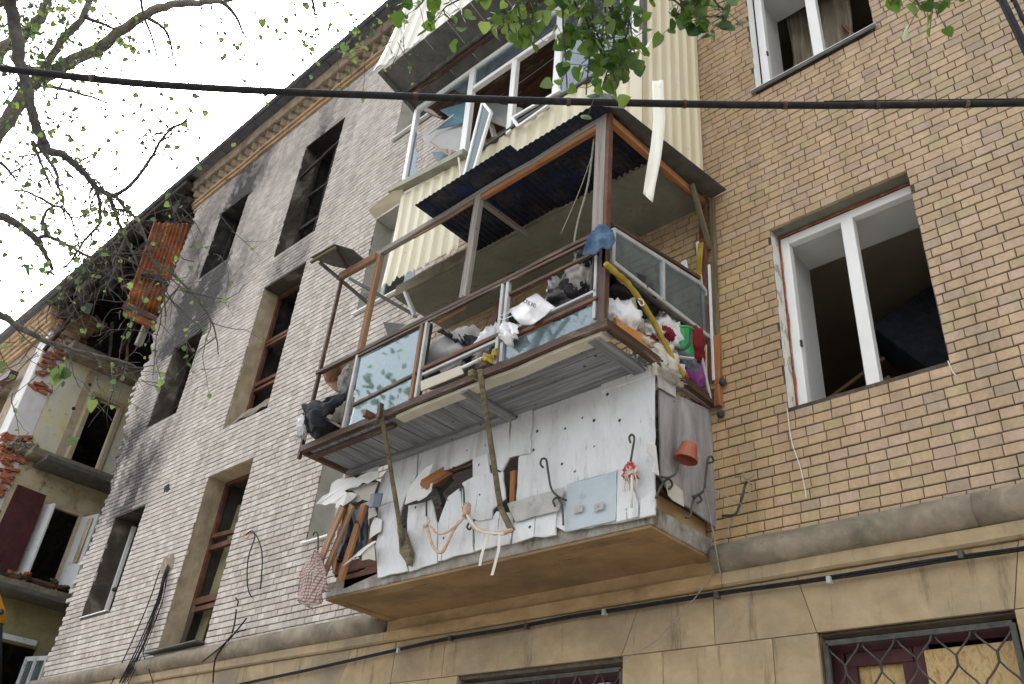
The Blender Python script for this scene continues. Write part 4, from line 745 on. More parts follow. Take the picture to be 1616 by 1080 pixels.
for a, b, w in (((-5.220,-0.680,4.428), (-5.130,-0.660,4.246), .09), ((-5.082,-0.660,4.489), (-5.235,-0.660,4.393), .06), ((-4.407,-0.680,4.346), (-4.368,-0.680,4.127), .12)): bar('inner_bracket', a, b, w, 0.03, M['dark_metal'], BA)
# right side
SBx = lambda pts, mat, t=0.016, nm='side_board': board(nm, pts, t, M[mat], BA, bevel=0.002, vec=(-1, 0, 0))
SBx([(-2.985,-0.674,4.677),(-2.985,0.083,4.806),(-2.985,0.082,3.861),(-2.985,-0.549,3.911),(-2.985,-0.664,3.990)], 'board_grey'); SBx([(-2.966,-0.727,4.805),(-2.966,-0.495,4.846),(-2.966,-0.502,4.665),(-2.966,-0.718,4.645)], 'board_metal', 0.006)
SBx([(-2.950,-0.658,3.934),(-2.950,-0.584,3.976),(-2.950,-0.466,3.961),(-2.950,-0.455,3.853),(-2.950,-0.588,3.850),(-2.950,-0.638,3.867)], 'torn_beige', 0.006, 'torn_panel'); SBx([(-2.940,-0.905,4.131),(-2.940,-0.784,4.163),(-2.940,-0.765,4.003),(-2.940,-0.751,3.955),(-2.940,-0.829,3.956),(-2.940,-0.800,4.043),(-2.940,-0.898,4.075)], 'torn_white', 0.006, 'torn_panel')
bar('corner_strip', (-2.946,-0.790,4.808), (-2.942,-0.790,4.693), 0.03, 0.02, M['beige_board'], BA, up=(0, 1, 0))
bar('side_rail', (-2.985,-0.680,4.788), (-2.985,0.126,4.831), 0.04, 0.05, M['wood_grey'], BA)
bar('side_lower_rail', (-3.05, -0.7, 3.95), (-3.05, -0.02, 3.95), 0.05, 0.06, M['wood_brown'], BA)
# glazed box built out over the parapet
YF = -1.33
bar('bottom_rail', (-6.42, YF, 4.83), (-2.93, YF, 4.83), 0.05, 0.062, M['wood_brown'], BA, warp=0.01); bar('bottom_rail', (-2.955, YF + 0.03, 4.83), (-2.945, -0.02, 4.83), 0.045, 0.07, M['wood_brown'], BA)
bar('bottom_rail', (-6.4, YF + 0.03, 4.82), (-6.4, -0.4, 4.82), 0.04, 0.06, M['wood_brown'], BA)
bar('top_rail', (-6.44, YF, 5.64), (-2.95, YF, 5.65), 0.045, 0.034, M['wood_brown'], BA, warp=0.012); bar('top_rail', (-5.8, YF - 0.02, 5.59), (-3.0, YF - 0.02, 5.6), 0.025, 0.026, M['wood_brown'], BA, warp=0.012); bar('top_rail', (-3.9, YF - 0.01, 5.47), (-3.03, YF - 0.01, 5.48), 0.025, 0.026, M['wood_redbrown'], BA)
bar('front_batten', (-5.1, -1.27, 4.782), (-3.0, -1.27, 4.785), 0.1, 0.03, M['beige_board'], BA, warp=0.015)
for i in range(4): bar('floor_plank', (-4.28, -1.185 + 0.125 * i, 4.795), (-3.14, -1.185 + 0.125 * i, 4.795 + RND.uniform(-0.003, 0.003)), 0.118, 0.02, M['wood_under'], BA)
x = -6.3
while x < -4.4:
    w = RND.choice((0.14, 0.17, 0.2)); bar('floor_plank', (x + w / 2, -1.3, 4.8), (x + w / 2, -0.75, 4.8 + RND.uniform(-0.004, 0.004)), w - 0.008, 0.02, M['wood_under'], BA); x += w
bar('floor_batten', (-6.34, -0.82, 4.772), (-4.36, -0.82, 4.772), 0.08, 0.035, M['wood_under'], BA); bar('floor_batten', (-6.34, -1.24, 4.774), (-5.2, -1.24, 4.774), 0.06, 0.03, M['wood_brown'], BA)
bar('floor_batten', (-3.08, -1.3, 4.78), (-3.08, -0.78, 4.78), 0.1, 0.04, M['wood_under'], BA); bar('floor_batten', (-4.3, -1.32, 4.77), (-4.3, -0.78, 4.77), 0.08, 0.05, M['wood_under'], BA)
bar('floor_batten', (-5.400,-1.420,4.861), (-5.358,-0.800,4.847), 0.05, 0.055, M['wood_redbrown'], BA)
bar('cross_timber', (-4.122,-1.440,4.804), (-4.149,-0.780,4.861), 0.05, 0.05, M['wood_pole'], BA)
for nm, p, q, r in (('prop', (-5.207,-1.400,4.847), (-5.388,-0.800,3.881), 0.021), ('prop', (-4.056,-1.410,4.823), (-4.299,-0.820,3.997), 0.023), ('prop', (-4.298,-0.830,4.008), (-4.191,-0.790,3.815), 0.025)):
    a, b = V(p), V(q); tube(nm, [a.lerp(b, t / 8) + Vector((noise.noise((t * 0.9, a.x, 0)), noise.noise((a.x, t, 2)), 0)) * 0.006 for t in range(9)], [r * (0.95 + 0.12 * noise.noise((t * 2.2, a.z, 5))) for t in range(9)], M['wood_pole'], BA, n=7)
obj('prop_foot', MB().prism([(-5.463,-0.830,4.046),(-5.421,-0.830,4.071),(-5.267,-0.830,3.840),(-5.263,-0.830,3.721),(-5.400,-0.830,3.847)], (0, 0.05, 0)), M['wood_pole'], BA, bevel=0.004)
bar('prop_head', (-5.220,-1.400,4.898), (-5.201,-1.400,4.763), 0.04, 0.04, M['wood_brown'], BA, up=(0, 1, 0))
# uprights
bar('post', (-6.41, YF, 4.74), (-6.41, YF, 6.8), 0.03, 0.035, M['wood_brown'], BA, up=(0, 1, 0)); bar('post', (-5.79, YF, 5.66), (-5.785, YF, 6.78), 0.055, 0.05, M['wood_worn'], BA, up=(0, 1, 0))
bar('post', (-5.81, YF, 4.84), (-5.81, YF, 5.62), 0.035, 0.04, M['wood_brown'], BA, up=(0, 1, 0)); bar('post', (-4.44, YF, 5.67), (-4.42, YF, 6.79), 0.075, 0.05, M['wood_grey'], BA, up=(0, 1, 0))
bar('post', (-3.045, YF, 5.66), (-3.045, YF, 6.84), 0.1, 0.05, M['wood_grey'], BA, up=(0, 1, 0)); bar('post', (-2.975, YF, 5.3), (-2.975, YF, 6.84), 0.03, 0.05, M['wood_redbrown'], BA, up=(0, 1, 0))
bar('post', (-2.985, YF, 4.84), (-2.985, YF, 5.62), 0.06, 0.05, M['wood_brown'], BA, up=(0, 1, 0)); bar('post', (-3.045, YF - 0.01, 4.9), (-3.045, YF - 0.01, 5.44), 0.025, 0.03, M['grey_metal'], BA, up=(0, 1, 0))
for xx in (-5.775, -4.9, -4.835, -3.955, -3.9): bar('glazing_bar', (xx, YF - 0.015, 4.86), (xx - 0.01, YF - 0.015, 5.6), 0.03, 0.035, M['wood_worn'] if xx in (-4.9,) else M['grey_metal'], BA, up=(0, 1, 0))
bar('glazing_bar', (-4.87, YF + 0.03, 4.86), (-4.87, YF + 0.03, 5.6), 0.05, 0.03, M['wood_brown'], BA, up=(0, 1, 0))
bar('mid_rail', (-5.706,-1.345,5.062), (-4.887,-1.345,5.102), 0.025, 0.028, M['wood_brown'], BA); bar('mid_rail', (-4.807,-1.350,5.114), (-3.950,-1.350,5.115), 0.03, 0.035, M['wood_redbrown'], BA); bar('mid_rail', (-4.793,-1.345,5.058), (-3.949,-1.345,5.072), 0.03, 0.025, M['grey_metal'], BA)
bar('mid_rail', (-3.915,-1.350,5.040), (-3.014,-1.350,5.059), 0.03, 0.03, M['wood_redbrown'], BA); bar('mid_rail', (-3.942,-1.330,5.112), (-3.032,-1.330,5.132), 0.05, 0.02, M['grey_metal'], BA)
pz = lambda pts, m, nm='pane': board(nm, pts, 0.004, M[m], BA, warp=0.0)
pz([(-5.777,-1.340,5.563),(-4.886,-1.340,5.597),(-4.874,-1.340,5.124),(-5.703,-1.340,5.088)], 'pane_front'); pz([(-5.697,-1.341,5.042),(-4.895,-1.341,5.083),(-4.893,-1.341,4.858),(-5.713,-1.341,4.832)], 'pane_front'); pz([(-3.901,-1.340,5.012),(-3.026,-1.340,5.033),(-3.031,-1.340,4.874),(-3.900,-1.340,4.847)], 'pane_front')
board('pane_backing', [(-3.827,-1.300,4.989),(-3.616,-1.300,4.997),(-3.602,-1.300,4.841),(-3.810,-1.300,4.841)], 0.004, M['beige_board'], BA, warp=0)
# right end: grey sliding sashes
side_p = [(-2.94, -1.30, 5.36), (-2.94, -0.05, 5.40), (-2.94, -0.03, 5.72), (-2.94, -0.07, 5.83), (-2.94, -0.16, 5.86), (-2.94, -1.30, 5.655)]
board('pane', [(p[0], p[1], p[2]) for p in side_p], 0.004, M['pane_side'], BA, vec=(-1, 0, 0), warp=0)
for a, b in zip(side_p, side_p[1:] + side_p[:1]): bar('sash_frame', a, b, 0.03, 0.035, M['grey_metal'], BA, bevel=0.004)
bar('sash_frame', (-2.935, -0.695, 5.38), (-2.935, -0.69, 5.76), 0.03, 0.03, M['grey_metal'], BA, up=(1, 0, 0)); bar('sash_track', (-2.96, -1.3, 5.335), (-2.96, -0.04, 5.372), 0.03, 0.03, M['iron'], BA)
bar('end_rail', (-2.95, -1.3, 5.71), (-2.95, -0.15, 5.93), 0.03, 0.03, M['wood_brown'], BA)
# timbers at the wall end
bar('wall_post', (-2.9, -0.035, 4.78), (-2.88, -0.035, 5.4), 0.05, 0.05, M['wood_orange'], BA, up=(0, 1, 0)); bar('wall_post', (-2.885, -0.03, 5.4), (-2.86, -0.03, 6.82), 0.035, 0.04, M['wood_pole'], BA, up=(0, 1, 0)); bar('wall_post', (-2.96, -0.06, 4.85), (-2.95, -0.06, 6.4), 0.06, 0.03, M['wood_redbrown'], BA, up=(0, 1, 0))
bar('white_strip', (-2.915, -0.06, 5.0), (-2.905, -0.06, 6.1), 0.02, 0.02, M['torn_white'], BA, up=(0, 1, 0))
bar('diagonal_brace', (-2.890,-0.300,6.813), (-2.909,-0.020,6.292), 0.04, 0.035, M['wood_pole'], BA); bar('upper_jamb', (-2.917,-0.050,6.947), (-2.953,-0.050,6.390), 0.07, 0.03, M['wood_redbrown'], BA, up=(0, 1, 0))
bar('end_shelf', (-3.072,-0.100,4.936), (-2.905,-0.040,4.943), 0.06, 0.04, M['wood_orange'], BA)
# head timbers
bar('head_beam', (-6.44, YF, 6.79), (-2.99, YF, 6.815), 0.05, 0.055, M['wood_grey'], BA, warp=0.012); bar('head_beam', (-4.4, YF + 0.005, 6.745), (-3.1, YF + 0.005, 6.76), 0.04, 0.045, M['wood_orange'], BA); bar('head_beam', (-5.3, YF + 0.01, 6.75), (-4.5, YF + 0.01, 6.762), 0.02, 0.02, M['wood_worn'], BA, warp=0.02)
bar('head_beam', (-2.99, YF, 6.79), (-2.93, -0.02, 6.79), 0.05, 0.07, M['wood_orange'], BA); bar('head_beam', (-6.42, YF - 0.02, 6.78), (-5.82, YF - 0.02, 6.76), 0.05, 0.08, M['wood_worn'], BA); bar('cross_rafter', (-4.42, YF, 6.74), (-4.4, -0.72, 6.74), 0.045, 0.04, M['wood_grey'], BA)
# scrap canopy at the left end
board('scrap_sheet', [(-6.552,-1.661,6.880),(-6.149,-1.653,6.880),(-6.069,-1.489,6.880),(-6.086,-1.299,6.880),(-6.355,-1.305,6.880),(-6.447,-1.439,6.880)], 0.006, M['dark_metal'], BA, vec=(0, 0, -1), warp=0.05)
bar('scrap_support', (-6.559,-1.632,6.860), (-6.157,-1.623,6.860), 0.03, 0.03, M['wood_pole'], BA); bar('scrap_support', (-6.476,-1.587,6.850), (-6.318,-1.027,6.600), 0.03, 0.03, M['dark_metal'], BA); bar('scrap_support', (-6.165,-1.617,6.860), (-6.288,-1.351,6.820), 0.025, 0.025, M['wood_brown'], BA)
bar('scrap_support', (-6.644,-1.100,7.013), (-5.782,-0.800,6.351), 0.04, 0.03, M['dark_metal'], BA); board('scrap_plate', [(-6.475,-1.050,6.735),(-6.314,-1.050,6.722),(-6.266,-1.050,6.661),(-6.378,-1.050,6.652)], 0.01, M['dark_metal'], BA)
bar('scrap_support', (-5.871,-0.900,6.610), (-5.643,-0.900,6.223), 0.05, 0.03, M['grey_metal'], BA)
board('corrugated_scrap', [(-5.723,-1.200,6.029),(-5.357,-1.200,5.855),(-5.598,-1.200,5.824)], 0.004, M['dark_metal'], BA)
# iron flower-box hooks
def hook(pts, r=0.008, nm='hook'): return tube(nm, spline(pts, 5), r, M['iron'], BA, n=7)
hook([(-3.884,-0.840,4.218),(-3.911,-0.840,4.250),(-3.902,-0.840,4.288),(-3.858,-0.840,4.271),(-3.832,-0.840,4.170),(-3.792,-0.840,4.034),(-3.728,-0.840,3.962),(-3.697,-0.780,3.944)]); hook([(-3.679,-0.820,3.747),(-3.699,-0.820,3.884),(-3.745,-0.820,3.959),(-3.785,-0.820,3.949),(-3.764,-0.820,3.902)])
hook([(-3.124,-0.820,4.217),(-3.134,-0.820,4.257),(-3.114,-0.820,4.275),(-3.093,-0.820,4.241),(-3.107,-0.820,4.151),(-3.122,-0.820,4.072)]); hook([(-6.727,-0.820,4.250),(-6.707,-0.820,4.277),(-6.651,-0.820,4.242),(-6.595,-0.820,4.088)]); hook([(-6.065,-0.840,4.229),(-6.053,-0.840,4.250),(-6.001,-0.840,4.193),(-5.944,-0.840,4.022)])
hook([(-5.191,-0.800,4.264),(-5.158,-0.800,4.105)]); hook([(-4.760,-0.830,4.239),(-4.758,-0.830,4.271),(-4.727,-0.830,4.258),(-4.688,-0.830,4.091),(-4.673,-0.830,4.011)]); hook([(-4.625,-0.820,3.949),(-4.642,-0.820,3.922),(-4.610,-0.820,3.896),(-4.587,-0.820,3.921)])
hook([(-2.930,-0.810,3.782),(-2.930,-0.738,3.900),(-2.930,-0.665,3.967),(-2.930,-0.622,3.943),(-2.930,-0.660,3.898)]); hook([(-2.900,-0.817,3.920),(-2.900,-0.710,3.952),(-2.900,-0.621,4.022),(-2.900,-0.588,4.113)]); hook([(-2.930,-0.155,4.282),(-2.930,-0.094,4.322),(-2.930,-0.117,4.347),(-2.930,-0.170,4.306),(-2.930,-0.204,4.171),(-2.930,-0.236,4.050),(-2.930,-0.303,3.993),(-2.930,-0.383,3.946)]); hook([(-2.940,-0.459,3.774),(-2.940,-0.406,3.801),(-2.940,-0.379,3.887),(-2.940,-0.344,3.953),(-2.940,-0.287,3.992),(-2.940,-0.258,3.966),(-2.940,-0.307,3.930)])
tube('bracket', spline([(-2.931,0.000,3.939),(-2.909,-0.030,3.929),(-2.781,-0.100,3.888),(-2.744,-0.100,3.943),(-2.716,-0.100,4.006),(-2.691,-0.100,4.083),(-2.665,-0.100,4.105)], 4), 0.009, M['iron'], BA, n=7)

# ================================================================ middle awning of blue corrugated sheet
AW = thing('awning', 'dark blue corrugated sheet awning between the two balconies', 'awning', (-4.0, -1.1, 6.85))
corr('roof_sheet', (-5.06, -1.55, 6.87), (1.2, 0, 0.02), (0.04, 0.8, -0.04), M['blue_metal'], AW, waves=20, amp=0.007, nv=3); corr('roof_sheet', (-4.0, -1.48, 6.86), (1.06, 0.0, -0.01), (0.0, 0.78, -0.02), M['blue_metal'], AW, waves=18, amp=0.007, nv=3)
board('flashing', [(-2.884,-1.450,6.862),(-2.718,-0.022,6.862),(-2.887,-0.001,6.862),(-3.063,-0.853,6.862),(-3.077,-1.305,6.862)], 0.004, M['dark_metal'], AW, vec=(0, 0, -1), warp=0.01)
board('hood', [(-3.103,-1.460,7.023),(-2.928,-1.460,6.935),(-2.699,-1.460,6.680),(-2.739,-1.460,6.625),(-2.955,-1.460,6.803)], 0.003, M['dark_metal'], AW, vec=(0.2, 0.2, 0.3), warp=0.02)
corr('side_sheet', (-2.99, -1.3, 6.845), (0, 0.62, 0.0), (-0.62, 0, 0), M['blue_metal'], AW, waves=10, amp=0.006, nv=2)

# ================================================================ upper balcony
BB = thing('balcony', 'upper balcony clad in cream ribbed metal with a wrecked white window strip', 'balcony', (-4.6, -0.45, 6.83))
YB = -0.95
obj('slab', MB().box(-6.3, -2.96, -0.735, 0.0, 6.83, 6.98), M['concrete'], BB, bevel=0.01); obj('slab_soffit', MB().box(-6.28, -2.98, -0.72, 0.0, 6.812, 6.828), M['reveal_green'], BB)
corr('cladding', (-5.1, YB, 6.9), (0.54, 0, 0), (0, 0, 1.11), M['cream'], BB, waves=3, amp=0.012, nv=3, trap=True)
corr('cladding', (-6.22, YB, 6.78), (1.12, 0, -0.02), (-0.01, -0.01, 1.22), M['cream'], BB, waves=7, amp=0.012, nv=10, trap=True, jag=0.03, bend=lambda a, b: (0.02 * math.sin(b * 3) * (1 - a), -0.03 * (1 - b) ** 2 * (1 - a), 0.04 * (1 - a) * b))
corr('cladding', (-4.56, YB, 6.9), (1.52, 0, 0.0), (0.0, 0.0, 1.11), M['cream'], BB, waves=9, amp=0.012, nv=6, trap=True, bend=lambda a, b: (0, -0.035 * max(0, noise.noise((a * 6, b * 3, 4))), -0.03 * math.sin(a * 3.1) * b))
corr('side_cladding', (-2.925, YB + 0.06, 6.9), (0, 0.87, 0), (0, 0, 3.2), M['cream'], BB, waves=6, amp=0.013, nv=6, trap=True)
board('corner_trim', [(-2.93, YB - 0.012, 7.0), (-2.93, YB + 0.075, 7.0), (-2.93, YB + 0.075, 8.25), (-2.93, YB - 0.012, 8.22)], 0.012, M['cream'], BB, vec=(0.012, 0, 0)); board('corner_trim', [(-3.06, YB - 0.02, 7.0), (-2.932, YB - 0.02, 7.0), (-2.932, YB - 0.02, 8.22), (-3.06, YB - 0.02, 8.2)], 0.006, M['cream'], BB, warp=0.02)
# window strip
zt = 9.47; zs0 = 8.03
bar('sill_flashing', (-6.352,-1.000,8.172), (-5.126,-1.000,8.006), 0.1, 0.075, M['olive_metal'], BB); bar('sill_rail', (-5.35, YB, 8.0), (-3.0, YB, 8.01), 0.07, 0.035, M['dark_metal'], BB, warp=0.05)
board('bent_flashing', [(-6.693,-1.030,8.060),(-6.157,-1.030,8.144),(-6.159,-0.930,8.029),(-6.681,-0.930,7.990)], 0.004, M['cream'], BB, warp=0.03)
wf = lambda nm, p, q, w=0.06, t=0.06: bar(nm, p, q, w, t, M['pvc'], BB, up=(0, 1, 0), bevel=0.005)
wf('frame_head', (-6.24, YB, zt), (-3.0, YB, zt - 0.04), 0.055); wf('frame_jamb', (-6.24, YB, zt), (-6.2, YB, 8.2), 0.06); wf('frame_jamb', (-3.0, YB, zt - 0.03), (-3.0, YB, 7.95), 0.075)
wf('mullion', (-5.27, YB, zt - 0.03), (-5.22, YB, 8.05), 0.085); wf('mullion', (-4.58, YB, 9.09), (-4.54, YB, 7.95), 0.07); wf('mullion', (-3.96, YB, zt - 0.05), (-3.94, YB, 8.03), 0.085); wf('transom', (-5.23, YB, 9.1), (-3.99, YB, 9.08), 0.055)
bar('corner_post', (-2.96, YB + 0.02, 7.95), (-2.96, YB + 0.02, 10.0), 0.07, 0.07, M['dark_metal'], BB, up=(0, 1, 0))
pb = lambda x0, x1, z0, z1: obj('pane', MB().box(x0, x1, YB - 0.003, YB + 0.003, z0, z1), M['pane_window'], BB)
pb(-5.22, -4.0, 9.13, zt - 0.03); pb(-3.9, -3.04, 8.04, zt - 0.06)
board('glass_shard', [(-6.2, YB, 8.2), (-6.0, YB, 8.12), (-5.98, YB, 8.3), (-6.06, YB, 8.42), (-6.05, YB, 8.6), (-6.13, YB, 8.75), (-6.15, YB, 9.0), (-6.21, YB, 9.1)], 0.004, M['pane_window'], BB, warp=0); board('glass_shard', [(-6.18, YB, 9.43), (-5.3, YB, 9.43), (-5.3, YB, 9.1), (-5.45, YB, 9.2), (-5.6, YB, 9.38)], 0.004, M['pane_window'], BB, warp=0); board('glass_shard', [(-5.29, YB, 9.1), (-5.31, YB, 8.9), (-5.29, YB, 8.7), (-5.33, YB, 8.5), (-5.27, YB, 8.2)], 0.004, M['pane_window'], BB, warp=0)
# balcony floor above acts as ceiling, with its own ribbed parapet
obj('ceiling_slab', MB().box(-6.25, -2.96, -0.74, 0.0, 9.95, 10.1), M['concrete'], BB, bevel=0.01)
for i in range(9):
    x = -6.3 + i * 0.37; board('soffit_panel', [(x, -1.5, 9.70), (x + 0.362, -1.5, 9.70), (x + 0.362, -0.93, 9.53), (x, -0.93, 9.53)], 0.01, M['dark_metal'], BB, vec=(0, 0, 1), warp=0.004)
bar('soffit_beam', (-6.3, -1.12, 9.56), (-2.98, -1.12, 9.55), 0.05, 0.06, M['wood_brown'], BB)
bar('soffit_edge', (-6.33, -1.52, 9.72), (-6.3, -0.92, 9.52), 0.06, 0.07, M['dark_metal'], BB)
for i in range(9): blob('foam_roll', (-6.1 + i * 0.22, -1.17, 9.60), (0.12, 0.03, 0.035), M['dark_metal'], BB, seed=i, rough=0.3)
obj('inner_ceiling', MB().box(-6.2, -2.97, -0.92, 0.0, 9.6, 9.62), M['wood_brown'], BB)
corr('parapet_sheet', (-6.3, -1.52, 9.74), (3.3, 0.16, -0.06), (-0.1, 0.2, 2.2), M['cream_pale'], BB, waves=18, amp=0.012, nv=10, trap=True, jag=0.006, bend=lambda a, b: (-0.22 * (1 - a) ** 6 * (1 - b) ** 3, 0, 0.12 * (1 - a) ** 6 * (1 - b) ** 3))
bar('parapet_edge', (-6.42, -1.3, 10.6), (-6.4, -1.28, 12.0), 0.05, 0.05, M['dark_metal'], BB, up=(0, 1, 0))
# wreckage hanging in the window strip
board('wrecked_panel', [(-6.261,-0.780,9.151),(-5.458,-0.780,8.884),(-5.353,-0.780,8.467),(-5.398,-0.780,8.380),(-6.205,-0.780,8.988)], 0.012, M['grey_panel'], BB, vec=(0, 0.8, 0.5), warp=0.02); board('wrecked_panel', [(-6.412,-0.700,9.458),(-5.561,-0.700,9.021),(-5.523,-0.700,8.780),(-6.381,-0.700,9.251)], 0.02, M['grey_panel'], BB, warp=0.03)
board('wrecked_panel', [(-5.960,-0.820,9.381),(-5.421,-0.820,9.166),(-5.375,-0.820,8.804),(-5.981,-0.820,9.084),(-5.737,-0.820,9.110)], 0.012, M['teal_panel'], BB, warp=0.03); board('wrecked_panel', [(-6.438,-0.500,9.252),(-6.116,-0.500,9.051),(-6.094,-0.500,8.933),(-6.280,-0.500,8.973)], 0.01, M['teal_panel'], BB, warp=0.03)
bar('wrecked_batten', (-6.071,-0.850,9.034), (-5.441,-0.800,9.166), 0.02, 0.02, M['torn_white'], BB); bar('wrecked_batten', (-5.963,-0.860,8.821), (-5.421,-0.900,8.184), 0.05, 0.02, M['tan_board'], BB); bar('wrecked_batten', (-6.674,-0.500,10.139), (-6.123,-0.600,9.549), 0.12, 0.05, M['wood_brown'], BB)
board('wrecked_panel', [(-5.616,-0.550,9.653),(-5.201,-0.550,9.196),(-4.813,-0.550,8.854),(-4.978,-0.550,8.638),(-5.445,-0.550,9.123)], 0.02, M['grey_panel'], BB, warp=0.05); bar('wrecked_batten', (-5.429,-0.500,9.176), (-5.165,-0.600,8.591), 0.06, 0.03, M['beige_board'], BB)
for p, q in (((-5.326,-0.400,9.916), (-4.451,-0.400,10.253)), ((-5.063,-0.300,9.481), (-4.495,-0.300,9.656))): bar('ceiling_batten', p, q, 0.12, 0.03, M['wood_redbrown'], BB)
bar('curtain_wire', (-4.915,-0.600,9.263), (-4.222,-0.600,9.311), 0.008, 0.008, M['grey_metal'], BB)
# sash torn off its hinges
sp = [(-4.873,-1.080,8.530),(-4.718,-1.080,8.271),(-4.855,-1.080,7.541),(-4.990,-1.080,7.553)]
board('torn_sash_pane', sp, 0.004, M['pane_side'], BB, vec=(0.05, 1, 0), warp=0)
for a, b in zip(sp, sp[1:] + sp[:1]): bar('torn_sash', a, b, 0.03, 0.03, M['pvc'], BB, bevel=0.003)
for p, q in (((-4.472,-1.000,8.090), (-3.844,-1.000,8.042)), ((-4.472,-1.000,8.090), (-4.354,-1.020,7.878)), ((-4.354,-1.020,7.878), (-3.970,-1.000,7.939))): bar('bent_sash', p, q, 0.03, 0.03, M['pvc'], BB)
bar('loose_sliver', (-5.248,-1.020,8.122), (-5.045,-1.060,7.540), 0.02, 0.015, M['torn_white'], BB)

# ================================================================ loose things on and around the balconies
def one(o, label, cat, group=None): return tag(o, label, cat, group)
G1 = 'loose planks hanging off the lower balcony'
one(bar('wooden_plank', (-6.174,-0.930,4.373), (-6.500,-0.860,3.839), 0.13, 0.022, M['wood_worn'], up=(0.3, 1, 0.1), warp=0.01), 'outer brown plank leaning left of its twin at the torn balcony corner', 'plank', G1)
one(bar('wooden_plank', (-6.064,-0.910,4.375), (-6.357,-0.860,3.800), 0.1, 0.022, M['wood_worn'], up=(0.3, 1, 0.1), warp=0.01), 'middle brown plank with dark weathered streaks at the torn balcony corner', 'plank', G1)
one(bar('wooden_plank', (-6.012,-0.820,4.396), (-6.188,-0.800,3.731), 0.12, 0.03, M['wood_orange'], up=(0.3, 1, 0.1), warp=0.012), 'darker reddish plank standing on the slab edge beside the white boards', 'plank', G1)
one(cloth('checked_cloth', [[(-6.477,-0.950,3.992), (-6.420,-0.950,4.016), (-6.407,-0.930,4.009)], [(-6.537,-0.980,3.799), (-6.304,-1.000,3.773), (-6.181,-0.950,3.769)], [(-6.496,-1.000,3.589), (-6.246,-1.020,3.507), (-6.090,-0.970,3.625)], [(-6.454,-1.000,3.550), (-6.169,-1.020,3.439), (-6.106,-0.970,3.596)]], M['plaid'], amp=0.02, folds=3, seed=2), 'brown and white checked cloth hanging from the iron hook', 'cloth')
one(blob('rubbish_bundle', (-6.432,-0.650,4.160), (0.12, 0.1, 0.28), M['bag_black'], seed=3, crumple=0.15), 'black tangle of rubbish behind the brown planks', 'rubbish')
one(cloth('blue_cloth', [[(-6.360,-0.700,4.476), (-6.081,-0.700,4.435)], [(-6.203,-0.720,4.155), (-6.015,-0.720,4.120)], [(-6.226,-0.700,3.991), (-6.039,-0.700,3.959)]], M['slate'], amp=0.03, folds=2, seed=6), 'dark blue cloth stuffed behind the reddish plank', 'cloth')
# tied rags
rg = thing('tied_rag', 'twisted pink and cream rag tied between the hooks of the white boards', 'rag', (-4.649,-0.860,3.920))
for pts, r, m in (([(-5.091,-0.860,4.060),(-5.025,-0.860,3.916),(-4.944,-0.860,3.799),(-4.863,-0.860,3.750),(-4.818,-0.860,3.772),(-4.765,-0.860,3.867),(-4.720,-0.860,3.934),(-4.640,-0.860,3.994),(-4.636,-0.860,4.054)], 0.013, 'rag_pink'), ([(-5.041,-0.870,4.015),(-4.918,-0.870,3.908),(-4.809,-0.870,3.897),(-4.696,-0.870,3.936),(-4.610,-0.870,3.999)], 0.009, 'rag_pink'), ([(-4.643,-0.860,4.056),(-4.574,-0.860,3.965),(-4.506,-0.860,3.872),(-4.381,-0.860,3.823),(-4.235,-0.860,3.781),(-4.123,-0.860,3.788)], 0.017, 'rag_pink'), ([(-4.614,-0.875,4.009),(-4.507,-0.875,3.887),(-4.404,-0.875,3.818),(-4.187,-0.875,3.762)], 0.01, 'rag_white')):
    p = spline(pts, 5); tube('rag_twist', p, [r * (1 + 0.5 * noise.noise((i * 0.7, r * 900, 0))) for i in range(len(p))], M[m], rg, n=7)
blob('knot', (-5.066,-0.870,4.025), (0.03, 0.025, 0.045), M['rag_white'], rg, seed=2, crumple=0.3); blob('knot', (-4.615,-0.870,4.031), (0.035, 0.025, 0.06), M['rag_pink'], rg, seed=5, crumple=0.3)
for pts in ([(-4.344,-0.880,3.795),(-4.370,-0.880,3.705),(-4.391,-0.880,3.624),(-4.395,-0.880,3.564)], [(-4.226,-0.880,3.763),(-4.220,-0.880,3.664),(-4.243,-0.880,3.553),(-4.263,-0.880,3.474)]):
    p = spline(pts, 5); mb = MB()
    for i in range(len(p) - 1): mb.quad(p[i] - Vector((0.012, 0, 0)), p[i] + Vector((0.012, 0.004, 0)), p[i + 1] + Vector((0.012, 0.004, 0)), p[i + 1] - Vector((0.012, 0, 0)))
    obj('rag_tail', mb, M['rag_white'], rg, solid=0.003)
ra = thing('frayed_rag', 'red and white frayed rag knotted on the single front hook', 'rag', (-3.115,-0.820,3.935))
blob('knot', (-3.114,-0.830,3.998), (0.05, 0.03, 0.055), M['red_print'], ra, seed=8, crumple=0.5, freq=3)
for i in range(7):
    a = V((-3.106,-0.840,3.979)); tube('thread', [a + Vector((0.01 * (i - 3), 0, 0)), a + Vector((0.02 * (i - 3), -0.01, -0.07 - 0.02 * (i % 3))), a + Vector((0.017 * (i - 3), -0.01, -0.12 - 0.12 * (i == 4)))], 0.003 if i != 4 else 0.009, M['rag_white'] if i % 2 == 0 else M['rag_pink'], ra, n=5)
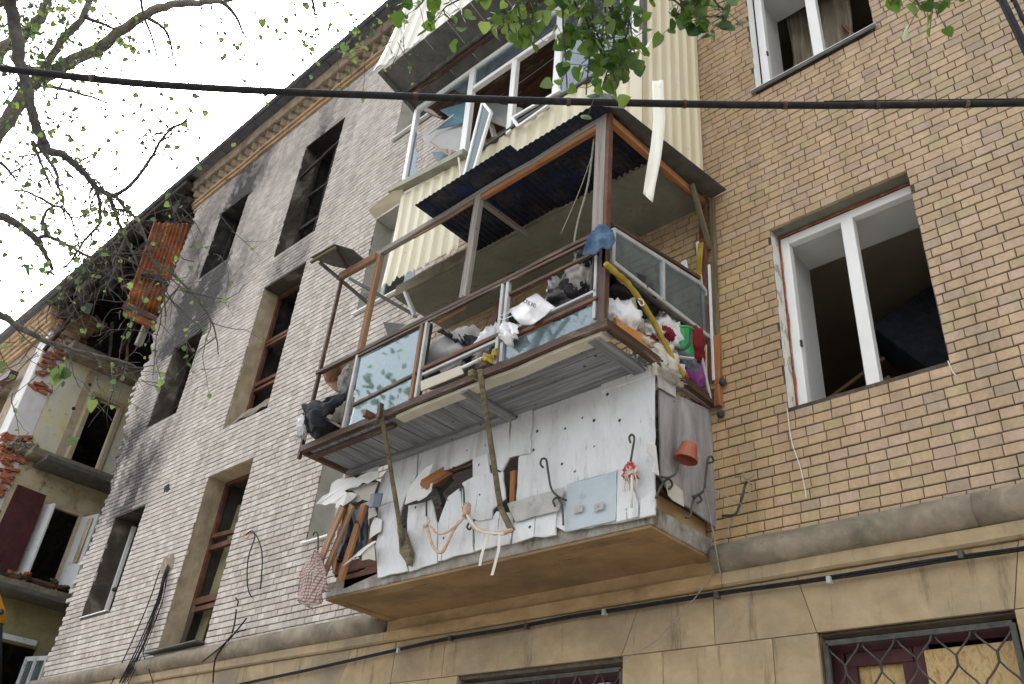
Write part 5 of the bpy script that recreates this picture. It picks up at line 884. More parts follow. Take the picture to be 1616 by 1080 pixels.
# plastic flower pot turned over on the side hook
pc = V((-2.880,-0.508,4.209)); pot = MB(); n = 20; prof = [(0.002, 0.062), (0.052, 0.062), (0.056, 0.058), (0.072, -0.03), (0.08, -0.032), (0.083, -0.06), (0.077, -0.06), (0.068, -0.03), (0.05, 0.05), (0.002, 0.052)]
pot.add([(r * math.cos(2 * math.pi * j / n), r * math.sin(2 * math.pi * j / n), z) for r, z in prof for j in range(n)], [(i * n + j, (i + 1) * n + j, (i + 1) * n + (j + 1) % n, i * n + (j + 1) % n) for i in range(len(prof) - 1) for j in range(n)])
one(obj('flower_pot', pot, M['terracotta'], None, Matrix.Translation(pc) @ Matrix.Rotation(0.2, 4, 'Y') @ Matrix.Rotation(-0.15, 4, 'X'), smooth=False), 'terracotta plastic flower pot upside down on a side hook', 'flower pot')
# carrier bag on the front rail
cb = thing('carrier_bag', 'white carrier bag with small dark lettering lying over the front rail', 'bag', (-3.650,-1.340,5.211))
cloth('bag_front', [[(-3.896,-1.330,5.330), (-3.759,-1.320,5.361), (-3.659,-1.280,5.418)], [(-3.784,-1.370,5.187), (-3.586,-1.420,5.162), (-3.515,-1.330,5.257)], [(-3.732,-1.350,5.120), (-3.531,-1.400,5.029), (-3.410,-1.330,5.146)]], M['bag_white'], cb, amp=0.008, folds=1, seed=3, thick=0.003)
cloth('bag_back', [[(-3.917,-1.310,5.350), (-3.878,-1.200,5.469), (-3.668,-1.270,5.422)], [(-3.996,-1.200,5.326), (-3.850,-1.150,5.402), (-3.589,-1.250,5.318)], [(-3.758,-1.330,5.136), (-3.701,-1.250,5.169), (-3.424,-1.320,5.146)]], M['bag_white'], cb, amp=0.008, folds=1, seed=4, thick=0.003)
cloth('bag_lining', [[(-3.941,-1.300,5.360), (-3.907,-1.300,5.352)], [(-3.980,-1.280,5.304), (-3.826,-1.310,5.237)], [(-3.861,-1.290,5.216), (-3.772,-1.310,5.158)]], M['cloth_dark'], cb, amp=0.004, seed=4, n=8, m=8)
for s in (0, 1): tube('handle', spline([(-3.843,-1.360,5.279),(-3.901,-1.360,5.274),(-3.955,-1.360,5.285),(-3.959,-1.360,5.263),(-3.910,-1.360,5.237),(-3.799,-1.360,5.233)] if s == 0 else [(-3.877,-1.340,5.305),(-3.938,-1.340,5.318),(-3.978,-1.340,5.317)], 4), 0.004, M['bag_white'], cb, n=6)
def text(name, s, p, xdir, ydir, size, mat, parent):
    cu = bpy.data.curves.new(name, 'FONT'); cu.body = s; cu.size = size; cu.extrude = 0.0006; cu.align_x = 'CENTER'; cu.align_y = 'CENTER'
    x = V(xdir).normalized(); y = V(ydir); z = x.cross(y).normalized(); y = z.cross(x)
    Mx = Matrix(((x.x, y.x, z.x, p[0]), (x.y, y.y, z.y, p[1]), (x.z, y.z, z.z, p[2]), (0, 0, 0, 1)))
    t = bpy.data.objects.new(name, cu); dg = None; bpy.context.collection.objects.link(t); bpy.context.view_layer.update()
    me = bpy.data.meshes.new_from_object(t.evaluated_get(bpy.context.evaluated_depsgraph_get())); bpy.data.objects.remove(t)
    me.materials.clear(); me.materials.append(M[mat]); o = bpy.data.objects.new(name, me); put(o, parent, Mx); return o
ta, tb = V((-3.672,-1.400,5.280)), V((-3.495,-1.430,5.130)); text('lettering', 'ORIK IND', (ta + tb) / 2 + Vector((0, -0.012, 0)), tb - ta, (0, -0.25, 1), 0.045, 'cloth_charcoal', cb)
one(cloth('small_bag', [[(-3.954,-1.360,5.117), (-3.872,-1.380,5.188), (-3.748,-1.380,5.116)], [(-3.879,-1.400,5.027), (-3.781,-1.420,5.007), (-3.698,-1.400,4.997)], [(-3.864,-1.380,5.016), (-3.805,-1.400,4.944), (-3.721,-1.380,4.978)]], M['bag_white'], amp=0.02, folds=2, seed=12), 'small crumpled white plastic bag caught on the rail post', 'bag')
one(blob('rubbish_bag', (-3.513,-1.120,5.408), (0.17, 0.13, 0.2), M['bag_black'], seed=4, rough=0.3, crumple=0.18), 'glossy black rubbish bag behind the front glazing', 'bag')
one(cloth('jeans', [[(-3.115,-1.300,5.781), (-3.022,-1.320,5.749), (-2.987,-1.260,5.712)], [(-3.068,-1.370,5.691), (-2.970,-1.390,5.650), (-2.896,-1.360,5.586)], [(-3.079,-1.420,5.533), (-2.937,-1.460,5.459), (-2.841,-1.400,5.451)], [(-3.115,-1.420,5.442), (-2.944,-1.460,5.351), (-2.872,-1.420,5.352)]], M['denim'], amp=0.012, folds=1, seed=5, thick=0.006), 'blue denim trousers draped over the corner post', 'jeans')
one(blob('clothes_bundle', (-3.164,-1.270,5.539), (0.1, 0.09, 0.09), M['cloth_dark'], seed=14, crumple=0.2), 'dark bundle of clothes just under the blue denim', 'clothes')
one(blob('clothes_bundle', (-3.253,-1.200,5.490), (0.17, 0.12, 0.15), M['cloth_grey'], seed=6, crumple=0.25), 'pale grey bundle of clothes behind the corner post', 'clothes')
one(blob('clothes_bundle', (-3.349,-1.120,5.419), (0.22, 0.14, 0.12), M['cloth_charcoal'], seed=21, crumple=0.2), 'black clothes heaped between black bag and corner post', 'clothes')
one(tube('twig', spline([(-3.104,-1.300,5.520),(-3.109,-1.300,5.350),(-3.123,-1.300,5.135)], 4), 0.012, M['bark'], n=6), 'bare dark stick standing behind the front glazing', 'stick')
one(blob('jacket', (-3.100,-0.807,5.438), (0.16, 0.3, 0.15), M['cloth_charcoal'], seed=7, rough=0.4, crumple=0.2, rot=(0.25, 0, 0)), 'dark quilted jacket lying over the heap at the open end', 'jacket')
one(blob('rubbish_bag', (-3.040,-1.051,5.054), (0.13, 0.14, 0.14), M['bag_white'], seed=31, crumple=0.16), 'tied white bag beside the corner post', 'bag')
dr = thing('drawer', 'orange wooden drawer lying on the end rail', 'drawer', (-2.970,-1.018,4.911))
bar('drawer_front', (-2.950,-1.223,4.859), (-2.950,-0.852,4.919), 0.02, 0.1, M['orange_wood'], dr); bar('drawer_side', (-2.960,-1.211,4.891), (-3.150,-1.061,5.092), 0.02, 0.09, M['orange_wood'], dr); bar('drawer_base', (-3.050,-1.079,4.952), (-3.050,-0.725,5.012), 0.18, 0.012, M['tan_board'], dr)
one(bar('tan_slat', (-3.020,-1.011,5.068), (-3.020,-0.783,5.057), 0.07, 0.02, M['tan_board']), 'tan slat lying on top of the orange drawer', 'slat')
one(blob('rubbish_bag', (-3.100,-0.457,5.235), (0.16, 0.22, 0.19), M['bag_white'], seed=33, crumple=0.22), 'big swollen white bag behind the yellow roll', 'bag')
one(blob('rubbish_bag', (-3.020,-0.628,4.911), (0.13, 0.2, 0.13), M['bag_cream'], seed=35, crumple=0.2), 'cream plastic bag low on the end rail', 'bag')
one(blob('rubbish_bag', (-3.080,-0.683,5.068), (0.12, 0.14, 0.14), M['bag_clear'], seed=37, crumple=0.22), 'clear bag of mixed rubbish between drawer and white bag', 'bag')
one(blob('scraps', (-2.980,-0.609,4.800), (0.08, 0.22, 0.05), M['bag_clear'], seed=39, crumple=0.3, rot=(0.1, 0, 0)), 'beige paper scraps spilling over the end rail', 'rubbish')
one(blob('red_wrapper', (-2.990,-0.764,5.018), (0.04, 0.06, 0.04), M['red_cloth'], seed=40, crumple=0.3), 'dark red wrapper beside the drawer end', 'rubbish')
one(blob('red_wrapper', (-2.980,-0.568,5.174), (0.04, 0.07, 0.05), M['red_cloth'], seed=41, crumple=0.3), 'red wrapper under the yellow roll', 'rubbish')
one(blob('red_wrapper', (-3.000,-1.074,5.377), (0.04, 0.12, 0.04), M['red_print'], seed=42, crumple=0.3), 'red packaging pinched below the grey sash', 'rubbish')
yt = spline([(-2.915,-1.403,5.273),(-2.915,-1.289,5.263),(-2.915,-1.179,5.258),(-2.915,-1.037,5.211),(-2.915,-0.854,5.108),(-2.915,-0.700,4.980),(-2.915,-0.576,4.895),(-2.915,-0.473,4.834)], 6); one(obj('yellow_roll', MB().tube(yt, [0.021 * (1 + 0.25 * noise.noise((i * 0.5, 1, 2))) for i in range(len(yt))], 9), M['yellow_tube'], smooth=True), 'long yellow plastic roll sloping down the open end', 'roll')
one(tube('white_clip', spline([(-2.890,-1.057,5.167),(-2.890,-1.012,5.182),(-2.890,-0.997,5.153),(-2.890,-1.034,5.126),(-2.890,-1.064,5.146)], 3), 0.005, M['torn_white'], n=6), 'white plastic clip on the yellow roll', 'clip')
bk = thing('bucket', 'bright green plastic bucket beside the red cloth', 'bucket', (-3.000,-0.361,5.022))
c0 = V((-3.020,-0.341,5.192)); mb = MB(); n = 20; prof = [(0.0, -0.17), (0.085, -0.17), (0.115, 0.11), (0.122, 0.11), (0.122, 0.125), (0.11, 0.125), (0.08, -0.155), (0, -0.155)]
mb.add([(r * math.cos(2 * math.pi * j / n), r * math.sin(2 * math.pi * j / n), z) for r, z in prof for j in range(n)], [(i * n + j, i * n + (j + 1) % n, (i + 1) * n + (j + 1) % n, (i + 1) * n + j) for i in range(len(prof) - 1) for j in range(n)])
obj('tub', mb, M['green_plastic'], bk, Matrix.Translation(c0) @ Matrix.Rotation(0.15, 4, 'X'), smooth=False); tube('bail', spline([(-2.880,-0.625,4.985),(-2.880,-0.543,5.012),(-2.880,-0.439,5.116),(-2.880,-0.415,5.258)], 4), 0.012, M['iron'], bk, n=6)
one(blob('red_cloth', (-2.970,-0.259,5.244), (0.09, 0.12, 0.17), M['red_cloth'], seed=44, crumple=0.15, rot=(0.2, 0, 0)), 'dark red cloth hanging beside the green bucket', 'cloth')
one(blob('clothes_bundle', (-2.980,-0.315,5.027), (0.07, 0.14, 0.08), M['slate'], seed=45, crumple=0.25, rot=(-0.4, 0, 0)), 'dark blue grey bundle under the green bucket', 'clothes')
one(blob('purple_cloth', (-2.990,-0.234,4.977), (0.07, 0.12, 0.13), M['purple_cloth'], seed=46, crumple=0.25, rot=(-0.3, 0, 0)), 'purple cloth wad near the wall end', 'cloth')
one(blob('purple_cloth', (-3.000,-0.123,4.847), (0.05, 0.08, 0.06), M['purple_cloth'], seed=47, crumple=0.25), 'small purple scrap low by the end shelf', 'cloth')
one(bar('metal_pole', (-2.930,-0.233,5.272), (-2.930,-0.097,4.826), 0.025, 0.025, M['grey_metal'], bevel=0.01), 'thin grey metal pole leaning at the wall end', 'pole')
one(board('red_carton', [(-2.950,-0.468,4.860),(-2.950,-0.358,4.924),(-2.950,-0.313,4.828),(-2.950,-0.381,4.796)], 0.04, M['red_print'], None, vec=(-1, 0, 0)), 'red printed carton at the foot of the yellow roll', 'carton')
G2 = 'slats standing at the wall end of the lower balcony'
for p, q, w, m, l in (((-3.108,-0.120,6.201), (-3.078,-0.120,5.949), 0.05, 'torn_white', 'short white slat showing above the grey sash'), ((-2.949,-0.100,6.327), (-3.004,-0.100,5.838), 0.05, 'yellow_tube', 'mustard yellow slat standing behind the grey sash'), ((-2.997,-0.070,6.385), (-2.975,-0.070,5.856), 0.03, 'torn_white', 'thin white slat crossed by the mustard slat'), ((-2.956,-0.100,5.312), (-2.972,-0.100,4.811), 0.035, 'beige_board', 'pale slat standing behind the grey metal pole'), ((-3.037,-0.120,5.244), (-3.006,-0.120,4.894), 0.04, 'tan_board', 'tan slat leaning behind the purple cloth'), ((-2.989,-0.140,5.285), (-3.038,-0.140,5.176), 0.02, 'torn_white', 'short white slat beside the red cloth')):
    one(bar('slat', p, q, w, 0.015, M[m], up=(0, 1, 0)), l, 'slat', G2)
one(bar('leaning_plank', (-4.991,-0.200,7.242), (-4.978,-0.500,6.033), 0.09, 0.03, M['wood_redbrown'], up=(0, 1, 0)), 'red brown plank leaning inside the lower balcony', 'plank')
one(bar('leaning_lath', (-5.265,-0.600,6.342), (-5.286,-0.900,6.006), 0.025, 0.02, M['wood_orange']), 'thin yellow lath behind the middle bay', 'lath')
# small scraps wedged in the heap
sr = random.Random(17); ORD = ('first', 'second', 'third', 'fourth', 'fifth', 'sixth', 'seventh', 'eighth', 'ninth', 'tenth')
TONE = {'bag_white': 'white', 'bag_cream': 'cream', 'bag_clear': 'mottled', 'tan_board': 'tan', 'cloth_grey': 'grey', 'wood_worn': 'brown', 'wood_orange': 'orange', 'beige_board': 'beige', 'torn_white': 'white', 'cloth_charcoal': 'charcoal', 'denim': 'blue'}
for i in range(10):
    m = sr.choice(['bag_white', 'bag_cream', 'bag_clear', 'tan_board', 'cloth_grey']); a = V((-2.970,-1.185,4.951)).lerp(V((-2.970,-0.337,4.887)), (i + 0.5) / 10) + Vector((sr.uniform(-0.1, 0.02), 0, sr.uniform(-0.02, 0.14)))
    one(blob('paper_scrap', a, (sr.uniform(0.03, 0.06), sr.uniform(0.04, 0.08), sr.uniform(0.025, 0.05)), M[m], seed=80 + i, crumple=0.45, freq=2.5, n=20), '%s crumpled scrap, %s small scrap from the corner post along the open end' % (TONE[m], ORD[i]), 'scrap', 'scraps in the rubbish heap')
for i in range(7):
    m = sr.choice(['wood_worn', 'wood_orange', 'beige_board', 'torn_white']); a = V((-2.990,-1.088,5.039)).lerp(V((-2.990,-0.262,4.930)), (i + 0.5) / 7) + Vector((0, 0, sr.uniform(0, 0.12))); d = Vector((sr.uniform(-0.1, 0.1), sr.uniform(-0.2, 0.2), sr.uniform(-0.1, 0.1)))
    one(bar('splinter', a - d, a + d, sr.uniform(0.012, 0.03), 0.008, M[m]), 'thin %s splinter, %s splinter from the corner post along the open end' % (TONE[m], ORD[i]), 'splinter', 'splinters in the rubbish heap')
for i in range(7):
    m = sr.choice(['bag_white', 'bag_cream', 'cloth_grey', 'cloth_charcoal', 'denim']); a = V((-4.703,-1.280,5.083)).lerp(V((-4.027,-1.280,5.090)), (i + 0.5) / 7) + Vector((0, sr.uniform(0, 0.1), sr.uniform(-0.02, 0.06)))
    one(blob('paper_scrap', a, (sr.uniform(0.04, 0.08), 0.04, sr.uniform(0.025, 0.05)), M[m], seed=110 + i, crumple=0.45, freq=2.5, n=20), '%s crumpled scrap, %s from the left behind the middle bay rails' % (TONE[m], ORD[i]), 'scrap', 'scraps in the middle bay')
# middle bay and left end
one(blob('rubbish_bag', (-4.832,-1.050,5.378), (0.4, 0.18, 0.22), M['cloth_grey'], seed=51, rough=0.3, crumple=0.1), 'large greyish sack filling the middle bay', 'sack')
one(cloth('black_mat', [[(-4.888,-1.200,5.603), (-4.649,-1.150,5.498), (-4.311,-1.200,5.305)], [(-4.701,-1.240,5.457), (-4.492,-1.200,5.306), (-4.280,-1.220,5.129)]], M['cloth_dark'], amp=0.02, folds=6, seed=3), 'black ribbed mat folded over the greyish sack', 'mat')
one(blob('rubbish_bag', (-4.238,-1.150,5.238), (0.14, 0.1, 0.17), M['bag_white'], seed=53, crumple=0.25), 'pale torn bag left of the middle post', 'bag')
one(blob('rubbish_bag', (-4.177,-1.220,5.079), (0.16, 0.08, 0.08), M['cloth_grey'], seed=54, crumple=0.3), 'grey crumpled cloth behind the yellow rag', 'cloth')
one(cloth('yellow_rag', [[(-4.183,-1.340,4.992), (-4.040,-1.360,4.969), (-3.941,-1.350,4.994)], [(-4.088,-1.370,4.915), (-3.977,-1.390,4.865), (-3.924,-1.370,4.905)]], M['yellow_tube'], amp=0.02, folds=2, seed=8), 'crumpled yellow rag on the bottom rail', 'rag')
one(tube('white_tube', [(-4.314,-1.360,4.949),(-4.105,-1.360,4.959)], 0.014, M['torn_white'], n=8), 'white plastic tube beside the yellow rag', 'tube')
one(board('beige_board', [(-4.780,-1.370,4.982),(-4.321,-1.370,4.969),(-4.280,-1.370,4.884),(-4.761,-1.370,4.889)], 0.012, M['beige_board'], None), 'long beige board lying on the bottom rail of the middle bay', 'board')
one(blob('white_packet', (-4.525,-1.280,5.080), (0.13, 0.06, 0.05), M['bag_white'], seed=56, crumple=0.2), 'white packet lying behind the beige board', 'packet')
one(blob('blue_packet', (-4.756,-1.240,5.139), (0.1, 0.06, 0.06), M['denim'], seed=57, crumple=0.2), 'blue packet behind the left half of the beige board', 'packet')
one(blob('pillow', (-5.631,-1.100,5.411), (0.35, 0.12, 0.22), M['bag_white'], seed=58, rough=0.25, crumple=0.06), 'pale pillow pressed behind the big blue tinted pane', 'pillow')
one(cloth('brown_sheet', [[(-6.591,-1.200,5.772), (-6.396,-1.150,5.824), (-6.046,-1.200,5.759)], [(-6.548,-1.150,5.659), (-6.525,-1.000,5.775), (-6.085,-1.150,5.609)], [(-6.264,-1.200,5.451), (-6.261,-1.100,5.497), (-6.000,-1.200,5.405)]], M['wood_worn'], amp=0.006, folds=1, seed=3, thick=0.008), 'curved sheet of brown hardboard in the left end bay', 'hardboard')
one(blob('knit_bundle', (-6.107,-1.200,5.509), (0.1, 0.08, 0.17), M['knit'], seed=59, crumple=0.1), 'grey knitted bundle beside the brown hardboard', 'knitwear')
one(cloth('black_jacket', [[(-6.411,-1.420,5.246), (-6.133,-1.420,5.205), (-5.868,-1.300,5.262)], [(-6.270,-1.460,5.067), (-5.990,-1.480,5.025), (-5.860,-1.360,5.128)], [(-6.205,-1.440,4.917), (-5.993,-1.460,4.873), (-6.012,-1.380,5.051)]], M['cloth_dark'], amp=0.03, folds=2, seed=7, thick=0.03), 'black jacket hanging out over the left end of the frame', 'jacket')
one(blob('white_stuffing', (-6.338,-1.400,5.023), (0.07, 0.06, 0.12), M['bag_white'], seed=60, crumple=0.3, freq=3), 'white stuffing dangling under the black jacket', 'stuffing')
one(blob('red_scrap', (-6.329,-1.420,5.103), (0.025, 0.03, 0.04), M['red_cloth'], seed=61, crumple=0.3), 'red scrap beside the black jacket sleeve', 'scrap')
one(blob('cream_cushion', (-6.236,-1.150,5.248), (0.19, 0.1, 0.12), M['bag_cream'], seed=62, crumple=0.08, rot=(0, -0.4, 0)), 'cream cushion in the left end bay under the black jacket', 'cushion')
one(blob('rubbish_bag', (-6.410,-1.150,5.153), (0.2, 0.12, 0.12), M['cloth_charcoal'], seed=63, crumple=0.1), 'dark bundle at the bottom of the left end bay', 'bundle')
one(bar('grey_batten', (-6.099,-1.350,5.052), (-5.785,-1.320,4.861), 0.03, 0.02, M['wood_grey']), 'short grey batten poking out at the left end', 'batten')
one(board('tile_plate', [(-5.621,-1.000,6.012),(-5.444,-1.000,6.028),(-5.389,-1.000,5.851),(-5.536,-1.000,5.837)], 0.01, M['grey_panel'], None), 'small grey plate tucked behind the top rail', 'plate')
one(cloth('striped_cloth', [[(-3.100,-0.326,5.646), (-3.100,0.159,5.752)], [(-3.080,-0.306,5.564), (-3.080,0.080,5.619)]], M['striped'], amp=0.01, folds=2, seed=5), 'red and grey striped cloth seen through the end sash', 'cloth')
# hanging ropes and the loose white strip
one(tube('rope', spline([(-3.170,-1.280,6.765),(-3.212,-1.280,6.274),(-3.295,-1.280,5.932),(-3.319,-1.280,5.697),(-3.278,-1.280,5.498)], 5), 0.008, M['rope'], n=6), 'grey rope hanging from the awning beside the corner post', 'rope'); one(tube('cord', spline([(-3.243,-1.200,6.698),(-3.363,-1.200,6.353),(-3.535,-1.200,5.983)], 5), 0.004, M['rope'], n=5), 'thin cord hanging behind the grey rope', 'cord')
one(cloth('white_strip', [[(-2.376,-1.620,6.519), (-2.280,-1.620,6.455)], [(-2.354,-1.640,6.090), (-2.258,-1.640,6.025)], [(-2.367,-1.660,5.784), (-2.278,-1.660,5.700)], [(-2.422,-1.660,5.446), (-2.350,-1.660,5.330)]], M['cream_pale'], n=4, m=24, amp=0.004, folds=1, seed=3, thick=0.004), 'long pale plastic strip dangling in front of the blue awning', 'strip')
# string over the side hook
one(tube('string', spline([(-2.900,-0.277,4.033),(-2.900,-0.238,3.919),(-2.900,-0.183,3.714),(-2.950,-0.020,3.469),(-3.000,0.203,3.260),(-3.100,0.545,2.960)], 5), 0.005, M['rope'], n=5), 'pale string hanging from the side hook down the wall', 'string'); one(tube('string', spline([(-2.920,-0.244,4.050), (-2.759,-0.250,3.961), (-2.709,-0.120,3.929), (-2.731,-0.120,3.888)], 5), 0.004, M['rope'], n=5), 'string slung from the side hook to the wall bracket', 'string')
one(tube('wire', spline([(-2.804,-0.060,3.906),(-2.874,-0.060,3.785),(-2.924,-0.060,3.669),(-2.963,-0.060,3.580),(-3.123,-0.060,3.397),(-3.328,-0.060,3.233),(-3.483,-0.060,3.124),(-3.721,-0.060,3.042)], 5), 0.004, M['rope'], n=5), 'thin brown wire from the wall bracket to the ground floor window', 'wire')

# ================================================================ furniture seen through the right window
one(obj('cabinet', MB().box(-0.35, 0.35, -0.2, 0.2, -0.9, 0.9), M['cloth_dark'], None, Matrix.Translation((-1.35, 1.35, 5.2)) @ Matrix.Rotation(-0.6, 4, 'Y') @ Matrix.Rotation(0.3, 4, 'Z'), bevel=0.02), 'dark cabinet tipped over inside the right window', 'cabinet')
one(bar('white_post', (-2.0, 1.2, 4.3), (-2.2, 1.25, 5.35), 0.06, 0.05, M['plastic_reveal']), 'pale leaning frame piece inside the right window', 'frame')
one(blob('rubble_heap', (-2.35, 1.3, 4.7), (0.35, 0.2, 0.5), M['char'], seed=70, crumple=0.3), 'dark heap of wreckage inside the right window', 'wreckage')
for p, q, l in (((-2.6, 1.2, 5.3), (-2.1, 1.3, 5.6), 'upper broken lath inside the right window'), ((-2.6, 1.15, 5.1), (-2.05, 1.2, 5.35), 'lower broken lath inside the right window')): one(bar('broken_lath', p, q, 0.04, 0.03, M['wood_worn']), l, 'lath', 'broken laths in the right window')
one(board('pale_panel', [(-2.62, 1.0, 4.2), (-2.35, 1.0, 4.2), (-2.33, 1.0, 4.85), (-2.42, 1.0, 4.97), (-2.62, 1.0, 4.97)], 0.02, M['plastic_reveal'], None), 'pale rounded panel standing inside the right window', 'panel')

# ================================================================ cables
oc = thing('overhead_cable', 'thick black overhead cable crossing the whole view with tape wraps', 'cable', (-2.009,-3.247,4.620))
pts = spline([(-8.418,-9.910,4.695),(-6.039,-7.393,4.619),(-4.651,-5.923,4.574),(-3.817,-5.044,4.551),(-3.658,-4.878,4.548),(-3.258,-4.462,4.543),(-2.836,-4.063,4.544),(-2.439,-3.660,4.588),(-2.026,-3.263,4.618),(-1.611,-2.869,4.654),(-1.195,-2.477,4.694),(-0.776,-2.089,4.741),(-0.320,-1.675,4.800),(-0.101,-1.474,4.827),(0.911,-0.552,4.958),(3.030,1.354,5.255),(6.857,4.768,5.826)], 6); tube('sheath', pts, 0.0165, M['cable'], oc, n=10)
for p, q in (((-3.372,-4.580,4.544), (-3.358,-4.566,4.544)), ((-2.330,-3.554,4.595), (-2.313,-3.538,4.596)), ((-1.832,-3.077,4.633), (-1.819,-3.065,4.635)), ((-1.449,-2.716,4.669), (-1.439,-2.706,4.670)), ((-1.122,-2.409,4.702), (-1.109,-2.397,4.703)), ((-0.816,-2.126,4.736), (-0.803,-2.114,4.738)), ((-0.519,-1.855,4.774), (-0.506,-1.843,4.775))): tube('tape', [p, q], 0.0195, M['wood_brown'], oc, n=10)
tube('lashing_wire', [(-0.980,-2.291,4.732),(-0.664,-2.003,4.772),(-0.314,-1.683,4.817),(-0.095,-1.483,4.844),(0.917,-0.560,4.972),(3.035,1.347,5.269)], 0.003, M['cable'], oc, n=5)
# bundle along the wall
wc = thing('cable_bundle', 'black cable bundle clipped along the wall under the string course', 'cable', (-3.143,-0.030,3.378))
base = [(1.053,-0.045,3.398),(0.130,-0.045,3.391),(-0.702,-0.045,3.376),(-1.123,-0.045,3.365),(-1.497,-0.045,3.373),(-1.851,-0.045,3.372),(-2.446,-0.045,3.374),(-2.916,-0.045,3.385),(-3.654,-0.045,3.385),(-4.235,-0.045,3.389),(-4.885,-0.045,3.374),(-5.620,-0.045,3.368),(-6.448,-0.045,3.332),(-7.596,-0.045,3.279),(-8.599,-0.045,3.240),(-10.455,-0.045,3.144)]
for k, (dy, dz) in enumerate(((0, 0), (-0.012, 0.012), (0.008, 0.016))):
    tube('strand', spline([(p[0], p[1] + dy * 0.5, p[2] + dz + 0.006 * noise.noise((p[0] * 1.4, k * 9, 0))) for p in base], 6), 0.0085, M['cable'], wc, n=7)
for p in [(-1.433,-0.050,3.382),(-2.198,-0.050,3.355),(-2.975,-0.050,3.371),(-3.903,-0.050,3.375),(-4.663,-0.050,3.367),(-5.521,-0.050,3.367),(-6.178,-0.050,3.327)]: obj('clip', MB().box(-0.013, 0.013, -0.025, 0.02, -0.022, 0.02), M['grey_metal'] if int(p[0] * 7) % 2 else M['iron'], wc, Matrix.Translation(V(p) + Vector((0, 0, 0.008))))
# cables at top right
tr = thing('service_cable', 'pair of black cables running down the wall at top right', 'cable', (-0.367,-0.300,6.774))
for q in ([(-0.434,-0.300,10.107),(-0.401,-0.300,7.401),(-0.387,-0.300,7.099),(-0.367,-0.300,6.774),(-0.356,-0.300,6.538),(-0.337,-0.300,6.216),(-0.318,-0.300,5.139),(-0.330,-0.300,4.167)], [(-0.403,-0.300,10.062),(-0.379,-0.300,7.381),(-0.366,-0.300,7.081),(-0.347,-0.300,6.757),(-0.336,-0.300,6.523),(-0.319,-0.300,6.202),(-0.301,-0.300,5.130),(-0.315,-0.300,4.162)], [(-0.350,-0.250,10.070),(-0.327,-0.250,7.388),(-0.315,-0.250,7.089),(-0.303,-0.250,6.852),(-0.274,-0.250,6.397),(-0.265,-0.250,5.146),(-0.283,-0.250,4.176)]): tube('strand', spline(q, 4), 0.015, M['cable'], tr, n=7)
# bundle out of the hole in the left wall
lc = thing('cable_bundle', 'tangle of black cables hanging from a broken hole between the left windows', 'cable', (-11.365,-0.050,4.889))
for k in range(7):
    r = random.Random(k); o = lambda s=6: r.uniform(-s, s) * 0.6
    end = (185 + k * 8 + o(), 1085); q = [(-11.479,0.020,5.034), (-11.296,-0.060,4.806), (-11.198,-0.080,4.434), (-11.275,-0.100,3.876), (-11.380,-0.140,3.425)]
    q = [V(p) + Vector((o() * 0.008 + (k - 3) * 0.008 * i, 0.004 * k, o() * 0.006)) for i, p in enumerate(q)]; tube('strand', spline(q, 5), 0.009 if k < 4 else 0.006, M['cable'], lc, n=6)
tube('strand', spline([(-11.498,-0.060,4.907),(-11.528,-0.060,4.483),(-11.686,-0.060,3.927),(-11.898,-0.060,3.471),(-12.072,-0.060,3.099)], 5), 0.008, M['cable'], lc, n=6); tube('strand', spline([(-11.230,-0.080,4.816),(-11.235,-0.080,4.357),(-11.222,-0.080,3.993),(-11.193,-0.080,3.795),(-10.860,-0.080,3.539),(-10.563,-0.080,3.299)], 5), 0.006, M['cable'], lc, n=6)
board('hole', [(-11.623,-0.002,5.104),(-11.387,-0.002,5.153),(-11.271,-0.002,5.045),(-11.244,-0.002,4.884),(-11.472,-0.002,4.859),(-11.619,-0.002,4.926)], 0.01, M['concrete'], lc)
wl = thing('loose_wire', 'loop of thin black wire on the white brick right of the stair window', 'wire', (-9.129,-0.040,4.535))
for q in ([(-9.425,-0.040,5.038),(-9.318,-0.040,5.050),(-9.219,-0.040,4.951),(-9.247,-0.040,4.707),(-9.147,-0.040,4.426),(-9.032,-0.040,4.262),(-8.935,-0.040,4.191)], [(-9.261,-0.050,5.019),(-9.097,-0.050,4.894),(-8.910,-0.050,4.646),(-8.782,-0.050,4.259)], [(-9.463,-0.030,5.024),(-9.390,-0.030,5.051),(-9.291,-0.030,5.016)]): tube('strand', spline(q, 5), 0.007, M['cable'], wl, n=6)
wl2 = thing('loose_wire', 'splayed black wire ends lying on the string course', 'wire', (-9.015,-0.120,3.712))
for q in ([(-9.110,-0.100,4.062),(-9.070,-0.100,3.895),(-9.073,-0.100,3.792)], [(-8.741,-0.130,3.788),(-8.963,-0.130,3.772),(-9.169,-0.130,3.658),(-9.517,-0.130,3.520)], [(-9.171,-0.110,4.197),(-9.092,-0.110,4.143),(-9.099,-0.110,4.101)], [(-8.840,-0.100,3.930),(-8.942,-0.100,3.846),(-9.114,-0.100,3.714)], [(-9.029,-0.120,3.768),(-9.122,-0.120,3.689),(-9.256,-0.120,3.533),(-9.175,-0.120,3.274)]): tube('strand', spline(q, 5), 0.009, M['cable'], wl2, n=6)
hole = board('wall_hole', [(-12.373,-0.001,6.350),(-12.228,-0.001,6.367),(-12.142,-0.001,6.255),(-12.211,-0.001,6.180),(-12.315,-0.001,6.224)], 0.012, M['soot'], BLD)
board('wall_hole', [(-9.588,-0.001,5.074),(-9.444,-0.001,5.071),(-9.435,-0.001,4.988),(-9.536,-0.001,4.991)], 0.012, M['redbrick'], BLD)
